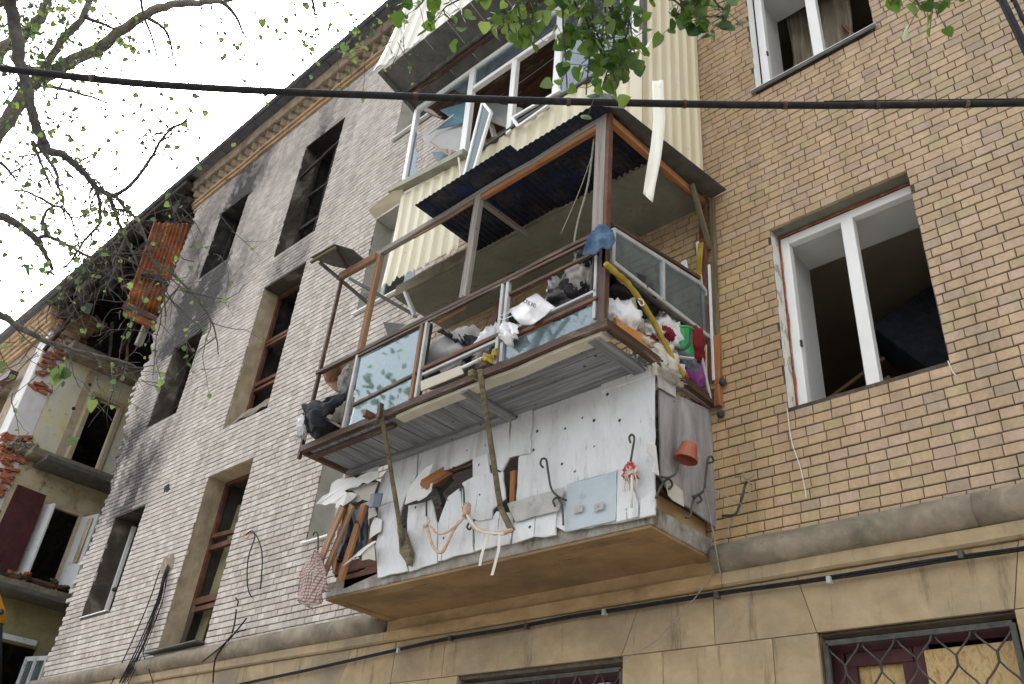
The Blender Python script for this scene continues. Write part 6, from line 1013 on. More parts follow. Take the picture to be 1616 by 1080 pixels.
one(tube('hanging_thread', spline([(-1.290,-0.030,4.609),(-1.283,-0.030,4.560),(-1.276,-0.030,4.521),(-1.262,-0.030,4.494)], 4), 0.004, M['torn_white'], n=5), 'white thread hanging at the lower right corner of the right window', 'thread'); one(tube('hanging_thread', spline([(-2.374,-0.020,4.611),(-2.372,-0.020,4.486),(-2.363,-0.020,4.338),(-2.326,-0.020,4.164),(-2.308,-0.020,4.001),(-2.306,-0.020,3.935)], 4), 0.0035, M['torn_white'], n=5), 'white thread hanging below the left corner of the right window', 'thread')
one(blob('insulator', (-2.854,-0.040,4.976), (0.025, 0.03, 0.03), M['iron'], seed=1, crumple=0.3), 'upper black wire knob on the wall beside the lower balcony', 'wire knob'); one(blob('insulator', (-2.885,-0.040,4.716), (0.025, 0.03, 0.035), M['iron'], seed=2, crumple=0.3), 'lower black wire knob where the side board meets the wall', 'wire knob')
gp = thing('green_twine', 'green plastic twine tangled on the wall bracket', 'twine', (-2.661,-0.120,4.069))
for q in ([(-2.753,-0.120,4.147),(-2.704,-0.120,4.144),(-2.653,-0.120,4.109),(-2.609,-0.120,4.135)], [(-2.650,-0.120,4.089),(-2.645,-0.120,4.033),(-2.668,-0.120,3.979),(-2.689,-0.120,3.951)], [(-2.693,-0.120,4.170),(-2.677,-0.120,4.119),(-2.633,-0.120,4.062)]): tube('strand', spline(q, 4), 0.007, M['green_wall'], gp, n=5)

# ================================================================ burnt-out far section
WG = thing('ruined_building', 'collapsed burnt section at far left with exposed rooms and red brick', 'building', (-23, 0.3, 0)); XW = -22.9
def sidewall(z0, z1, mat, holes):
    ys = sorted({0.62, 5.3} | {v for h in holes for v in h[:2]}); zs = sorted({z0, z1} | {v for h in holes for v in h[2:]}); mb = MB()
    for a, b in zip(ys, ys[1:]):
        for c, d in zip(zs, zs[1:]):
            if any(h[0] < (a + b) / 2 < h[1] and h[2] < (c + d) / 2 < h[3] for h in holes): continue
            mb.box(XW - 0.2, XW, a, b, c, d)
    return obj('room_wall', mb, M[mat], WG)
sidewall(10.0, 12.75, 'yellow_wall', [(1.68, 2.42, 10.0, 12.05)]); sidewall(6.9, 9.8, 'tan_wall', [(1.6, 2.45, 6.9, 8.9)]); sidewall(3.4, 6.6, 'green_wall', [(1.6, 2.6, 3.4, 5.6)])
obj('dark_room', MB().box(-27.9, XW - 0.21, 0.7, 5.2, 3.4, 3.45).box(-27.9, -27.8, 0.7, 5.2, 3.4, 13).box(-27.9, XW - 0.21, 5.1, 5.2, 3.4, 13).box(-27.9, XW - 0.21, 0.62, 5.2, 12.8, 12.9), M['soot'], WG)
for z in (9.97, 6.85, 3.6): 
    obj('floor_slab', MB().box(XW - 0.2, -22.3, 0.6, 5.2, z - 0.2, z), M['concrete'], WG, bevel=0.03); obj('slab_stub', MB().box(XW - 0.1, -22.0, 0.9, 4.6, z - 0.32, z - 0.201), M['dark_metal'], WG, bevel=0.02)
obj('ceiling_slab', MB().box(XW - 0.2, -22.3, 0.5, 5.2, 12.75, 13.05), M['concrete'], WG, bevel=0.04)
# front wall stub: white plaster with the red core showing
obj('pier', MB().box(-23.6, XW - 0.002, 0.03, 0.62, 2.5, 13.4), M['white_plaster'], WG, bevel=0.02)
obj('front_wall', MB().box(-29, -26.4, 0.05, 0.5, 0, 13.4).box(-26.4, -24.4, 0.05, 0.5, 0, 7.6).box(-26.4, -24.4, 0.05, 0.5, 9.2, 10.9).box(-26.4, -24.4, 0.05, 0.5, 12.5, 13.4).box(-24.4, -23.6, 0.05, 0.5, 0, 13.4), M['cornice'], WG)
r = random.Random(3)
def rubble(cx, cy, cz, sy, sz, n, mat='redbrick', x=XW):
    for i in range(n):
        y = cy + r.uniform(-sy, sy); z = cz + r.uniform(-sz, sz)
        obj('brick', MB().box(-0.12, 0.06, -0.12, 0.12, -0.035, 0.035), M[mat], WG, Matrix.Translation((x + r.uniform(-0.02, 0.05), y, z)) @ Matrix.Rotation(r.uniform(-0.35, 0.35), 4, 'X') @ Matrix.Rotation(r.uniform(-0.3, 0.3), 4, 'Z'), bevel=0.008)
rubble(0, 0.33, 9.75, 0.26, 0.6, 46); rubble(0, 0.3, 8.8, 0.25, 0.5, 20); rubble(0, 0.15, 7.6, 0.15, 1.0, 24); rubble(0, 0.4, 12.7, 0.3, 0.5, 30); rubble(0, 0.35, 11.9, 0.2, 0.35, 10); rubble(0, 0.6, 13.3, 0.4, 0.3, 22)
for i in range(12): blob('rubble', (XW + 0.12, 0.2 + 0.05 * i, 9.98 + r.uniform(-0.1, 0.15)), (0.1, 0.09, 0.08), M['concrete'], WG, seed=i, rough=0.6)
# cornice with its broken return
for k, (y, z0, z1) in enumerate(((-0.05, 13.3, 13.46), (-0.1, 13.47, 13.6), (-0.16, 13.61, 13.74), (-0.21, 13.75, 13.9), (-0.27, 13.91, 14.1))):
    obj('cornice', MB().box(-29, -22.85, y, 0.05, z0, z1).box(-23.2, -22.82 - y * 0.6, 0.052, 0.75 + 0.12 * k, z0, z1), M['cornice_tan'], WG, bevel=0.015)
# doors and panels
fr = lambda nm, p, q, w, t, m: bar(nm, p, q, w, t, M[m], WG)
for y, z in ((1.64, 11.03), (2.46, 11.03)): obj('door_casing', MB().box(XW - 0.05, XW + 0.05, y - 0.06, y + 0.06, 9.98, 12.11), M['trim_tan'], WG, bevel=0.01)
obj('door_casing', MB().box(XW - 0.05, XW + 0.052, 1.58, 2.52, 12.05, 12.16), M['trim_tan'], WG, bevel=0.01); obj('wall_strip', MB().box(XW, XW + 0.015, 1.3, 1.5, 10, 12.7), M['trim_tan'], WG)
for y, z in ((1.45, 12.3), (1.3, 11.5)): blob('conduit_hole', (XW, y, z), (0.03, 0.05, 0.05), M['soot'], WG)
obj('door_casing', MB().box(XW - 0.05, XW + 0.05, 1.55, 1.66, 6.9, 8.95).box(XW - 0.05, XW + 0.05, 2.4, 2.5, 6.9, 8.95).box(XW - 0.05, XW + 0.049, 1.66, 2.4, 8.86, 8.98), M['trim_tan'], WG, bevel=0.01)
board('door_leaf', [(XW + 0.05, 1.5, 6.9), (XW + 0.4, 1.62, 6.9), (XW + 0.4, 1.62, 8.85), (XW + 0.05, 1.5, 8.85)], 0.04, M['door_white'], WG, vec=(0, 1, 0)); board('door_leaf', [(XW + 0.05, 2.48, 6.9), (XW + 0.75, 2.6, 6.9), (XW + 0.75, 2.6, 8.85), (XW + 0.05, 2.48, 8.85)], 0.04, M['door_white'], WG, vec=(0, 1, 0))
obj('door_panel', MB().box(XW + 0.15, XW + 0.62, 2.53, 2.545, 7.6, 8.75), M['tan_wall'], WG)
board('maroon_panel', [(XW + 0.25, 0.65, 6.95), (XW + 0.3, 1.4, 6.95), (XW + 0.3, 1.4, 9.0), (XW + 0.25, 0.7, 9.05)], 0.05, M['maroon'], WG, vec=(-1, 0, 0))
board('window_leaf', [(XW + 0.1, 2.4, 3.5), (XW + 0.8, 2.6, 3.5), (XW + 0.8, 2.6, 5.3), (XW + 0.1, 2.4, 5.3)], 0.03, M['pane_side'], WG, vec=(0, 1, 0))
for a, b in (((0.1, 2.39), (0.1, 2.39)), ((0.45, 2.48), (0.45, 2.48)), ((0.8, 2.59), (0.8, 2.59))): bar('leaf_frame', (XW + a[0], a[1], 3.5), (XW + b[0], b[1], 5.35), 0.09, 0.05, M['door_white'], WG, up=(0, 1, 0))
bar('leaf_frame', (XW + 0.05, 2.39, 5.32), (XW + 0.85, 2.61, 5.32), 0.05, 0.1, M['door_white'], WG); bar('lintel', (XW + 0.02, 1.2, 5.7), (XW + 0.02, 2.5, 5.7), 0.1, 0.12, M['door_white'], WG)
for i in range(16): blob('rubble', (XW + r.uniform(0.2, 0.6), r.uniform(0.8, 2.6), 6.9 + r.uniform(0, 0.12)), (r.uniform(0.04, 0.14), 0.1, 0.06), M[r.choice(['wood_redbrown', 'char', 'concrete', 'wood_brown', 'rust'])], WG, seed=i, rough=0.6)
for i in range(8): bar('broken_timber', (-22.35, 0.7 + 0.25 * i, 6.86 + r.uniform(-0.02, 0.1)), (-22.3, 1.2 + 0.25 * i, 6.86 + r.uniform(0, 0.1)), 0.06, 0.06, M['wood_redbrown'] if i % 2 else M['char'], WG)
bar('window_fragment', (-25.0, -0.15, 12.3), (-23.7, -0.2, 12.1), 0.2, 0.2, M['maroon'], WG)
# roof timbers over the hole
for i in range(9):
    x = -22.4 + i * 0.85; bar('rafter', (x, -0.3, 14.05), (x + r.uniform(-0.3, 0.3), 3.5, 15.6), 0.1, 0.14, M['char'], WG, warp=0.06)
for i in range(14):
    x = r.uniform(-22.5, -15.4); y = r.uniform(-0.2, 1.5); bar('charred_timber', (x, y, r.uniform(13, 14)), (x + r.uniform(-1, 1), y + r.uniform(-0.5, 0.5), r.uniform(12.2, 13.4)), 0.08, 0.08, M['char'] if i % 3 else M['wood_redbrown'], WG, warp=0.08)
bar('wall_plate', (-22.8, 0.1, 13.75), (-15.3, 0.1, 13.85), 0.2, 0.2, M['char'], WG, warp=0.06); obj('attic_wall', MB().box(XW - 0.2, XW - 0.01, 0.8, 5.3, 13.06, 16), M['char'], WG)
obj('eave', MB().box(-23, -15.4, -0.39, -0.05, 14.0, 14.13), M['char'], WG, bevel=0.02)
for i in range(26): blob('burnt_debris', (r.uniform(-22.6, -15.6), r.uniform(-0.4, 0.2), r.uniform(13.4, 14.1)), (r.uniform(0.15, 0.45), 0.15, r.uniform(0.08, 0.25)), M['char'], WG, seed=i, rough=0.7, n=12)
for i in range(10): rubble(0, 0.3, 12.9, 0.3, 0.25, 3, x=-15.45 - 0.02 * i)
# hanging rusty roof sheets
RS = thing('rusty_sheet', 'orange rusty corrugated roof sheets hanging in front of the collapsed corner', 'roof sheet', (-15.600,-0.190,11.777))
def rsheet(tl, trr, bl, w): 
    tl, trr, bl = V(tl), V(trr), V(bl); corr('sheet', bl, trr - tl, tl - bl, M['rust'], RS, waves=w, amp=0.03, nv=4, t=0.004, bend=lambda a, b: (0.06 * noise.noise((a * 3, b * 3, w)), 0.05 * noise.noise((a * 2, b * 4, 5)), 0))
rsheet((-15.700,-0.613,12.906), (-15.250,0.076,13.039), (-15.750,-0.501,10.644), 10)
bar('sheet_rail', (-15.200,-0.590,12.866), (-15.200,0.142,13.076), 0.07, 0.07, M['char'], RS); bar('sheet_rail', (-15.550,-0.498,11.532), (-15.250,0.130,11.441), 0.09, 0.09, M['char'], RS); bar('sheet_rail', (-15.600,-0.586,10.717), (-15.300,0.211,10.586), 0.12, 0.12, M['wood_brown'], RS); bar('sheet_rail', (-15.550,-0.536,10.542), (-15.300,0.097,10.432), 0.08, 0.12, M['rust'], RS)
bar('post_stub', (-15.600,-0.037,10.568), (-15.600,-0.055,10.062), 0.12, 0.12, M['wood_grey'], RS)

# ================================================================ excavator at the left edge
EX = thing('excavator', 'yellow excavator arm with dark hydraulic cylinder at the left edge', 'excavator', (-16.0, -4.2, 0))
obj('arm', MB().prism([(-16.025,-1.940,6.229),(-15.885,-1.014,5.379),(-15.894,-0.757,5.089),(-15.925,-0.520,4.797),(-16.006,-0.459,4.639),(-16.134,-0.524,4.567),(-16.262,-0.870,4.800),(-16.316,-2.057,6.031)], (-0.05, 0.15, 0)), M['excavator'], EX, bevel=0.03)
tube('pin', [V((-15.890,-0.508,4.785)), V((-16.258,-0.416,4.866))], 0.05, M['steel_dark'], EX, n=16)
tube('cylinder', [(-16.020,-0.457,4.621),(-16.206,-0.212,4.146),(-16.417,0.048,3.627)], 0.085, M['steel_dark'], EX, n=14); tube('piston_rod', [(-16.379,0.083,3.631),(-16.935,0.706,2.331)], 0.05, M['grey_metal'], EX, n=12)
ep = V((-16.887,-2.131,5.471))
obj('boom', MB().prism([ep + Vector((-0.9, 0.02, 2.2)), ep + Vector((-1.5, 0.02, 2.1)), ep + Vector((-3.0, 0.02, -1.5)), ep + Vector((-2.6, 0.02, -3.2)), ep + Vector((-2.2, 0.02, -1.4))], (0.1, 0.26, 0)), M['excavator'], EX, bevel=0.03)
gx = ep.x - 3.2; gy = ep.y
obj('cab_body', MB().box(gx - 2.4, gx + 0.8, gy - 1.2, gy + 1.2, 0.9, 2.0).box(gx - 0.6, gx + 0.7, gy - 1.2, gy - 0.2, 2.0, 2.9), M['excavator'], EX, bevel=0.08)
for s in (-1.1, 1.1): obj('track', MB().box(gx - 2.2, gx + 0.9, gy + s - 0.3, gy + s + 0.3, 0.0, 0.85), M['steel_dark'], EX, bevel=0.2)

# ================================================================ trees
lr = random.Random(21)
def leaf_mesh(k, mat):
    pts = [(0, 0), (0.35, -0.06), (0.5, 0.22), (0.42, 0.55), (0.2, 0.82), (0.0, 1.0), (-0.2, 0.82), (-0.42, 0.55), (-0.5, 0.22), (-0.35, -0.06)]
    q = random.Random(k); f = q.uniform(0.12, 0.35); c = q.uniform(-0.25, 0.25)
    z = lambda x, y: abs(x) * f + c * (y - 0.4) ** 2
    v = [(x * q.uniform(0.9, 1.1), y, z(x, y)) for x, y in pts] + [(0, 0.3, z(0, .3)), (0, 0.65, z(0, .65))]
    fs = [(0, 1, 10), (1, 2, 10), (2, 3, 11, 10), (3, 4, 11), (4, 5, 11), (5, 6, 11), (6, 7, 11), (7, 8, 10, 11), (8, 9, 10), (9, 0, 10)]
    mb = MB().add(v, fs); return mesh('leaf', mb, M[mat], True)
LEAF = [leaf_mesh(k, 'leaf') for k in range(6)]
def rot_leaf(p, s, r, hang=0.6):
    d = Vector((r.gauss(0, 1), r.gauss(0, 1), r.gauss(0, 1) - hang * 2)).normalized(); n = Vector((r.gauss(0, 1), r.gauss(0, 1), r.gauss(0, 1))); x = d.cross(n).normalized(); z = x.cross(d)
    return Matrix(((x.x * s, d.x * s, z.x * s, p.x), (x.y * s, d.y * s, z.y * s, p.y), (x.z * s, d.z * s, z.z * s, p.z), (0, 0, 0, 1)))
T1 = thing('linden_tree', 'tree with bare drooping limbs and sparse green leaves at upper left', 'tree', (-9.0, -6.6, 0))
def limb(pts, r0, r1, mat='bark', n=8, nm='limb', sp=5):
    p = spline(pts, sp); k = len(p); sd = lr.random() * 40
    p = [q + Vector((noise.noise((i * 0.6, sd, 0)), noise.noise((sd, i * 0.6, 1)), noise.noise((1, sd, i * 0.6)))) * r0 * 0.35 for i, q in enumerate(p)]
    return obj(nm, MB().tube(p, [(r0 + (r1 - r0) * i / (k - 1)) * (1 + 0.12 * noise.noise((i * 1.1, sd, 3))) for i in range(k)], n), M[mat], T1, smooth=True), p
TW = MB(); FL = MB(); TIPS = []
def twig(p, d, L, r, depth, rr, leafy, ls, out):
    pts = [p.copy()]; q = p.copy(); d = d.normalized(); n = max(3, int(L / 0.07))
    for i in range(n):
        d = (d + Vector((rr.gauss(0, 0.22), rr.gauss(0, 0.22), rr.gauss(0, 0.22) - 0.05))).normalized(); q = q + d * (L / n); pts.append(q.copy())
        if depth > 0 and rr.random() < 0.3: twig(q, d + Vector((rr.gauss(0, 0.7), rr.gauss(0, 0.7), rr.gauss(0, 0.6))), L * rr.uniform(0.35, 0.6), r * 0.6, depth - 1, rr, leafy, ls, out)
        if rr.random() < leafy: out.append((q.copy(), ls * rr.uniform(0.55, 1.15)))
    TW.tube(pts, [r * (1 - 0.7 * i / n) for i in range(n + 1)], 4, cap=False)
trunk, _ = limb([(-9.0, -6.6, 0), (-8.9, -6.5, 2.5), (-8.7, -6.3, 5.0), (-8.4, -5.9, 7.0)], 0.28, 0.18, 'bark', 12, 'trunk')
SRC = Vector((-8.4, -5.9, 7.0))
limbs = [([SRC] + [(-7.523,-4.594,6.587),(-7.194,-4.493,6.845),(-6.902,-4.471,7.148),(-6.678,-4.382,7.302),(-6.338,-4.213,7.499),(-6.140,-4.143,7.645),(-5.949,-4.064,7.773),(-5.737,-3.929,7.863),(-5.563,-3.780,7.896),(-5.434,-3.661,7.911),(-5.336,-3.611,7.966)], 0.075, 0.018, 'bark_pale'), ([(-6.810,-4.479,7.074),(-6.596,-4.465,7.299),(-6.437,-4.466,7.478),(-6.300,-4.436,7.598),(-6.193,-4.465,7.750),(-6.089,-4.529,7.936)], 0.034, 0.026, 'bark_pale'), ([SRC] + [(-8.158,-4.838,7.995),(-7.912,-4.758,8.183),(-7.740,-4.681,8.293),(-7.589,-4.638,8.415),(-7.496,-4.630,8.511),(-7.420,-4.661,8.630),(-7.314,-4.747,8.842)], 0.07, 0.04, 'bark_pale'),
         ([SRC, Vector((-6.0, -5.4, 7.6))] + [(-4.122,-5.088,5.555),(-4.162,-4.975,5.388),(-4.190,-4.877,5.249),(-4.221,-4.793,5.123),(-4.239,-4.722,5.027),(-4.257,-4.639,4.916),(-4.269,-4.576,4.833),(-4.265,-4.518,4.774),(-4.263,-4.486,4.742),(-4.214,-4.411,4.715),(-4.183,-4.345,4.678),(-4.155,-4.258,4.616),(-4.135,-4.211,4.586),(-4.099,-4.152,4.563),(-4.078,-4.130,4.562)], 0.04, 0.011, 'bark'),
         ([(-4.078,-4.130,4.562),(-3.988,-4.095,4.624),(-3.877,-4.089,4.742),(-3.808,-4.095,4.826),(-3.742,-4.083,4.888),(-3.735,-4.082,4.894)], 0.011, 0.005, 'bark'), ([(-4.078,-4.130,4.562),(-4.059,-4.053,4.499),(-4.033,-3.979,4.448),(-4.042,-3.835,4.282),(-4.038,-3.765,4.209),(-4.085,-3.659,4.041)], 0.011, 0.004, 'bark'), ([(-4.104,-4.157,4.562),(-4.106,-4.102,4.499),(-4.110,-4.056,4.445),(-4.110,-3.998,4.382)], 0.011, 0.008, 'bark'), ([(-4.110,-3.998,4.382),(-4.107,-3.916,4.296),(-4.097,-3.856,4.243),(-4.001,-3.731,4.213),(-3.972,-3.628,4.135)], 0.008, 0.003, 'bark'), ([(-4.140,-4.215,4.585),(-4.156,-4.158,4.505),(-4.187,-4.121,4.431),(-4.262,-4.131,4.357),(-4.334,-4.133,4.278),(-4.406,-4.142,4.208)], 0.011, 0.004, 'bark'), ([(-4.107,-4.100,4.497),(-4.084,-4.076,4.496),(-4.061,-4.050,4.494)], 0.005, 0.005, 'bark'),
         ([SRC] + [(-6.641,-4.485,5.602),(-6.448,-4.268,5.582),(-6.381,-4.167,5.547),(-6.301,-4.002,5.457),(-6.288,-3.906,5.366),(-6.288,-3.825,5.278)], 0.045, 0.012, 'bark'), ([(-6.301,-4.002,5.457),(-6.238,-3.961,5.483),(-6.152,-3.837,5.443),(-6.072,-3.706,5.391),(-6.028,-3.637,5.365)], 0.017, 0.008, 'bark'), ([(-6.238,-3.961,5.483),(-6.224,-4.012,5.553),(-6.234,-4.032,5.564),(-6.172,-4.045,5.647),(-6.127,-4.027,5.679)], 0.02, 0.008, 'bark'), ([(-6.127,-4.027,5.679),(-6.089,-3.982,5.672),(-6.090,-3.941,5.626),(-6.094,-3.919,5.599)], 0.01, 0.005, 'bark'), ([(-6.127,-4.027,5.679),(-6.187,-4.129,5.722),(-6.249,-4.222,5.754),(-6.309,-4.284,5.754)], 0.012, 0.006, 'bark'),
         ([SRC, Vector((-7.5, -4.5, 5.5))] + [(-6.261,-4.195,4.784),(-6.169,-4.023,4.699),(-6.103,-3.906,4.647),(-6.023,-3.770,4.588),(-5.929,-3.638,4.549),(-5.780,-3.458,4.520),(-5.672,-3.332,4.504),(-5.570,-3.196,4.470)], 0.035, 0.005, 'bark'),
         ([(-4.122,-4.580,4.631),(-4.125,-4.544,4.590),(-4.125,-4.527,4.571),(-4.127,-4.458,4.493),(-4.126,-4.398,4.429)], 0.012, 0.004, 'bark'), ([(-4.099,-4.552,4.626),(-4.107,-4.542,4.607),(-4.094,-4.487,4.562),(-4.084,-4.419,4.498),(-4.100,-4.386,4.445),(-4.102,-4.339,4.393),(-4.124,-4.324,4.351)], 0.012, 0.005, 'bark'), ([(-5.832,-4.497,5.593),(-5.808,-4.426,5.543),(-5.788,-4.349,5.481)], 0.014, 0.006, 'bark'), ([(-5.871,-4.167,7.787),(-5.896,-4.077,7.662),(-5.903,-3.956,7.521),(-5.932,-3.823,7.344),(-5.967,-3.755,7.231)], 0.014, 0.004, 'bark'), ([(-5.881,-4.060,7.659),(-5.812,-3.944,7.610),(-5.800,-3.841,7.511),(-5.828,-3.746,7.377),(-5.813,-3.665,7.305)], 0.018, 0.004, 'bark'), ([(-6.269,-4.423,7.619),(-6.198,-4.329,7.597),(-6.116,-4.213,7.563)], 0.02, 0.01, 'bark'), ([(-6.724,-4.415,7.101),(-6.617,-4.296,7.092),(-6.459,-4.102,7.057),(-6.358,-3.965,7.021)], 0.018, 0.006, 'bark'),
         ([(-5.711,-3.333,5.389),(-5.659,-3.243,5.349),(-5.619,-3.153,5.296),(-5.560,-2.993,5.188),(-5.535,-2.864,5.076),(-5.538,-2.779,4.980),(-5.573,-2.689,4.842)], 0.014, 0.004, 'bark'), ([(-5.361,-3.679,7.827),(-5.318,-3.555,7.740),(-5.318,-3.435,7.609),(-5.258,-3.287,7.516)], 0.02, 0.004, 'bark'), ([(-4.771,-3.230,7.998),(-4.798,-3.155,7.886),(-4.822,-3.084,7.783)], 0.02, 0.006, 'bark')]
paths = []
for pts, a, b, m in limbs: o, p = limb(pts, a, b, m); paths.append(p)
far = []
for p in paths:
    for q in p[len(p) // 3:]:
        if lr.random() < 0.4: twig(q, Vector((lr.gauss(0, 1), lr.gauss(0, 1), lr.gauss(0, 0.8) - 0.3)), lr.uniform(0.25, 0.7), 0.0045, 1, lr, 0.22, 0.034, far)
# bushy leaf sprays at the upper left and along the top edge
def spray(cx, cy, dd, sx, sy, n, ls, leafy, src_up=True):
    c = CAMP + (CF + CR * ((cx - 808) / 1361.2) - CU * ((cy - 540) / 1361.2)) * dd
    for i in range(max(2, int(n * 0.95))):
        p = c + CR * lr.gauss(0, sx) * dd / 1361 + CU * lr.gauss(0, sy) * dd / 1361 + CF * lr.gauss(0, 0.25)
        twig(p, Vector((lr.gauss(0, 1), lr.gauss(0, 1), lr.gauss(0, 0.6) - 0.6)), lr.uniform(0.2, 0.45), 0.004, 1, lr, leafy, ls * lr.choice((0.4, 0.55, 0.8)), far)
for a in ((25, 30, 7.0, 40, 40, 70, 0.075, 0.65), (90, 60, 7.0, 50, 45, 60, 0.07, 0.5), (60, 120, 6.8, 50, 40, 40, 0.065, 0.4), (50, 200, 6.4, 50, 50, 26, 0.05, 0.25), (150, 20, 7.2, 40, 20, 12, 0.06, 0.4), (320, 10, 7.2, 60, 15, 14, 0.05, 0.35), (350, 45, 7.0, 25, 20, 7, 0.06, 0.45), (440, 20, 7.0, 40, 25, 12, 0.075, 0.5), (500, 30, 7.0, 50, 30, 16, 0.08, 0.5), (560, 50, 7.4, 40, 35, 18, 0.08, 0.55), (600, 60, 7.8, 18, 22, 9, 0.09, 0.6), (135, 75, 7, 50, 40, 10, 0.06, 0.35), (200, 90, 6, 60, 50, 8, 0.07, 0.2), (120, 180, 6.5, 60, 40, 10, 0.06, 0.25), (25, 230, 6, 40, 60, 10, 0.05, 0.3), (10, 390, 6, 15, 30, 6, 0.05, 0.5), (90, 480, 6, 60, 50, 8, 0.05, 0.2), (10, 580, 6, 15, 40, 6, 0.08, 0.4)): spray(*a)
# tangled twigs with small leaves in front of the collapsed corner
for a in ((230, 380, 6.2, 55, 45, 18, 0.05, 0.16), (190, 470, 6.2, 60, 45, 15, 0.05, 0.16), (290, 400, 6.2, 45, 50, 11, 0.055, 0.2), (120, 560, 6.0, 60, 40, 9, 0.05, 0.15), (215, 600, 6.0, 40, 30, 8, 0.05, 0.15), (110, 430, 6.2, 40, 30, 10, 0.04, 0.15)): spray(*a)
for px in ([(-4.472,-3.934,3.722),(-4.539,-3.716,3.409),(-4.362,-3.564,3.442),(-4.410,-3.750,3.591),(-4.519,-3.953,3.690),(-4.453,-3.904,3.711),(-4.493,-3.949,3.714)]): far.append((V(px), 0.07 * lr.uniform(0.8, 1.2)))
for p, s in far:
    Mx = rot_leaf(p, s, lr); b = LEAF[0].vertices; k = lr.randrange(6); FL.add([Mx @ v.co for v in LEAF[k].vertices], [tuple(f.vertices) for f in LEAF[k].polygons])
# crown out of frame overhead
for i in range(260):
    a = lr.uniform(0, 2 * math.pi); rr_ = lr.uniform(0.2, 1) ** 0.5 * 3.6; p = Vector((-9.4 + rr_ * math.cos(a) * 1.1, -7.2 + rr_ * math.sin(a) * 0.8, 8.8 + lr.gauss(0, 1.1)))
    v = p - CAMP; w = v.dot(CF)
    if w > 0 and abs(v.dot(CR) / w) < 0.66 and abs(v.dot(CU) / w) < 0.47: continue
    for j in range(4):
        Mx = rot_leaf(p + Vector((lr.gauss(0, .15), lr.gauss(0, .15), lr.gauss(0, .15))), lr.uniform(0.09, 0.14), lr); k = lr.randrange(6); FL.add([Mx @ q.co for q in LEAF[k].vertices], [tuple(f.vertices) for f in LEAF[k].polygons])
# leafy branch hanging into the top of the view, close to the camera
nearl = []
def nbranch(pts, r, leafy=0.62, ls=0.066):
    base = min(HL, key=lambda q: (q - V(pts[0])).length); pts = [base, base.lerp(V(pts[0]), 0.5) + Vector((0, 0, 0.05))] + list(pts)
    o, p = limb(pts, r, 0.0025, 'bark', 6, 'branch', 4)
    for q in p[9:]:
        for _ in range(2):
            if lr.random() < leafy:
                d = Vector((lr.gauss(0, 1), lr.gauss(0, 1), lr.gauss(0, .6) - 0.5)).normalized(); t = q + d * lr.uniform(0.03, 0.1); TW.tube([q, q.lerp(t, .5) + Vector((0, 0, .006)), t], 0.0014, 4, cap=False); nearl.append((t, ls * 0.78 * lr.uniform(0.6, 1.25)))
TOP = Vector((-2.6, -3.9, 6.4))
_, HL = limb([SRC, Vector((-6.5, -5.0, 7.4)), Vector((-4.5, -4.4, 7.0)), TOP, Vector((-1.2, -3.4, 5.6)), Vector((-0.2, -3.2, 5.3))], 0.07, 0.015, 'bark')
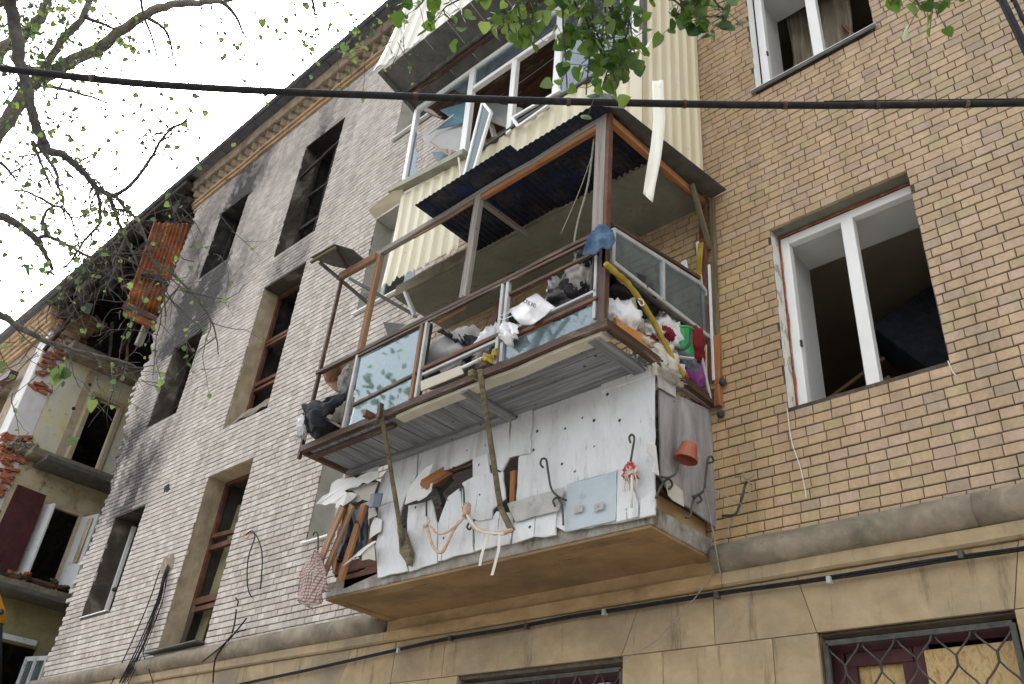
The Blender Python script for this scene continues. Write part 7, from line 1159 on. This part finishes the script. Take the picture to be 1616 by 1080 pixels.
for q in (([(-1.382,-3.674,4.674),(-1.393,-3.576,4.556),(-1.387,-3.482,4.459),(-1.382,-3.406,4.382),(-1.386,-3.338,4.304),(-1.386,-3.276,4.236)]), ([(-1.301,-3.581,4.664),(-1.312,-3.484,4.546),(-1.316,-3.416,4.467),(-1.303,-3.351,4.410),(-1.321,-3.305,4.340)]), ([(-1.355,-3.630,4.658),(-1.418,-3.582,4.534),(-1.460,-3.531,4.432),(-1.491,-3.471,4.331),(-1.532,-3.401,4.210)]), ([(-1.352,-3.592,4.619),(-1.355,-3.506,4.521),(-1.384,-3.444,4.421),(-1.432,-3.398,4.318),(-1.487,-3.341,4.195)]), ([(-1.256,-3.521,4.649),(-1.260,-3.453,4.571),(-1.273,-3.394,4.492),(-1.278,-3.345,4.433),(-1.296,-3.299,4.363)]), ([(-1.459,-3.691,4.607),(-1.525,-3.680,4.522),(-1.574,-3.673,4.458),(-1.644,-3.719,4.430)]), ([(-1.469,-3.718,4.625),(-1.534,-3.689,4.521),(-1.573,-3.662,4.448),(-1.566,-3.602,4.391),(-1.551,-3.561,4.363)]), ([(-1.547,-3.773,4.597),(-1.627,-3.784,4.520),(-1.705,-3.820,4.472),(-1.782,-3.856,4.424),(-1.766,-3.796,4.378)]),
          ([(-1.742,-3.953,4.575),(-1.791,-3.927,4.491),(-1.836,-3.924,4.438),(-1.862,-3.930,4.415)]), ([(-1.087,-3.511,4.457),(-1.066,-3.424,4.386),(-1.034,-3.353,4.344),(-0.998,-3.286,4.311),(-0.932,-3.225,4.319)]), ([(-1.020,-3.450,4.464),(-1.007,-3.370,4.393),(-1.012,-3.325,4.337),(-1.009,-3.271,4.283)]), ([(-1.094,-3.501,4.438),(-1.073,-3.414,4.367),(-1.046,-3.356,4.333),(-1.072,-3.338,4.285)]), ([(-0.425,-3.063,4.339),(-0.409,-2.993,4.281),(-0.395,-2.941,4.240),(-0.392,-2.919,4.220)]), ([(-0.347,-2.991,4.348),(-0.347,-2.936,4.288),(-0.353,-2.902,4.245),(-0.361,-2.887,4.220)]), ([(-1.415,-3.669,4.631),(-1.407,-3.536,4.496),(-1.416,-3.482,4.427),(-1.391,-3.414,4.381),(-1.376,-3.373,4.354)]), ([(-1.338,-3.497,4.717),(-1.358,-3.405,4.594),(-1.415,-3.347,4.467),(-1.463,-3.300,4.362),(-1.504,-3.264,4.277)]), ([(-1.292,-3.495,4.674),(-1.320,-3.413,4.552),(-1.350,-3.350,4.450),(-1.404,-3.309,4.345),(-1.456,-3.285,4.260)]), ([(-1.314,-3.598,4.575),(-1.333,-3.510,4.458),(-1.321,-3.446,4.402),(-1.321,-3.376,4.325),(-1.329,-3.313,4.248)]), ([(-1.370,-3.609,4.617),(-1.385,-3.525,4.508),(-1.395,-3.471,4.439),(-1.399,-3.403,4.361),(-1.387,-3.357,4.323)]), ([(-1.256,-3.462,4.678),(-1.276,-3.391,4.577),(-1.295,-3.335,4.496),(-1.339,-3.303,4.412),(-1.371,-3.279,4.349)]), ([(-1.600,-3.822,4.591),(-1.603,-3.735,4.493),(-1.609,-3.687,4.434),(-1.597,-3.640,4.397)]), ([(-0.961,-3.378,4.453),(-0.956,-3.306,4.380),(-0.946,-3.263,4.345),(-0.930,-3.235,4.332)]), ([(-1.441,-3.674,4.609),(-1.493,-3.642,4.515),(-1.525,-3.618,4.453),(-1.549,-3.613,4.422)])):
    nbranch(q, 0.006)
for px, s in (((-0.407,-2.917,4.201), 0.062), ((-0.370,-2.878,4.200), 0.035), ((-1.567,-3.455,4.229), 0.05), ((-1.444,-3.306,4.204), 0.065), ((-1.387,-3.303,4.265), 0.06), ((-1.481,-3.511,4.387), .06), ((-1.557,-3.582,4.378), .06), ((-0.940,-3.228,4.313), .07), ((-1.026,-3.287,4.281), .06), ((-1.710,-3.771,4.413), .055), ((-1.750,-3.826,4.428), .06)): nearl.append((V(px), s))
for i, (p, s) in enumerate(nearl):
    if i < 290: put(bpy.data.objects.new('leaf', LEAF[lr.randrange(6)]), T1, rot_leaf(p, s, lr, 0.45))
    else: Mx = rot_leaf(p, s, lr); k = lr.randrange(6); FL.add([Mx @ q.co for q in LEAF[k].vertices], [tuple(f.vertices) for f in LEAF[k].polygons])
tag(obj('twigs', TW, M['bark'], T1), kind='stuff'); tag(obj('crown', FL, M['leaf_far'], T1, smooth=True), kind='stuff')
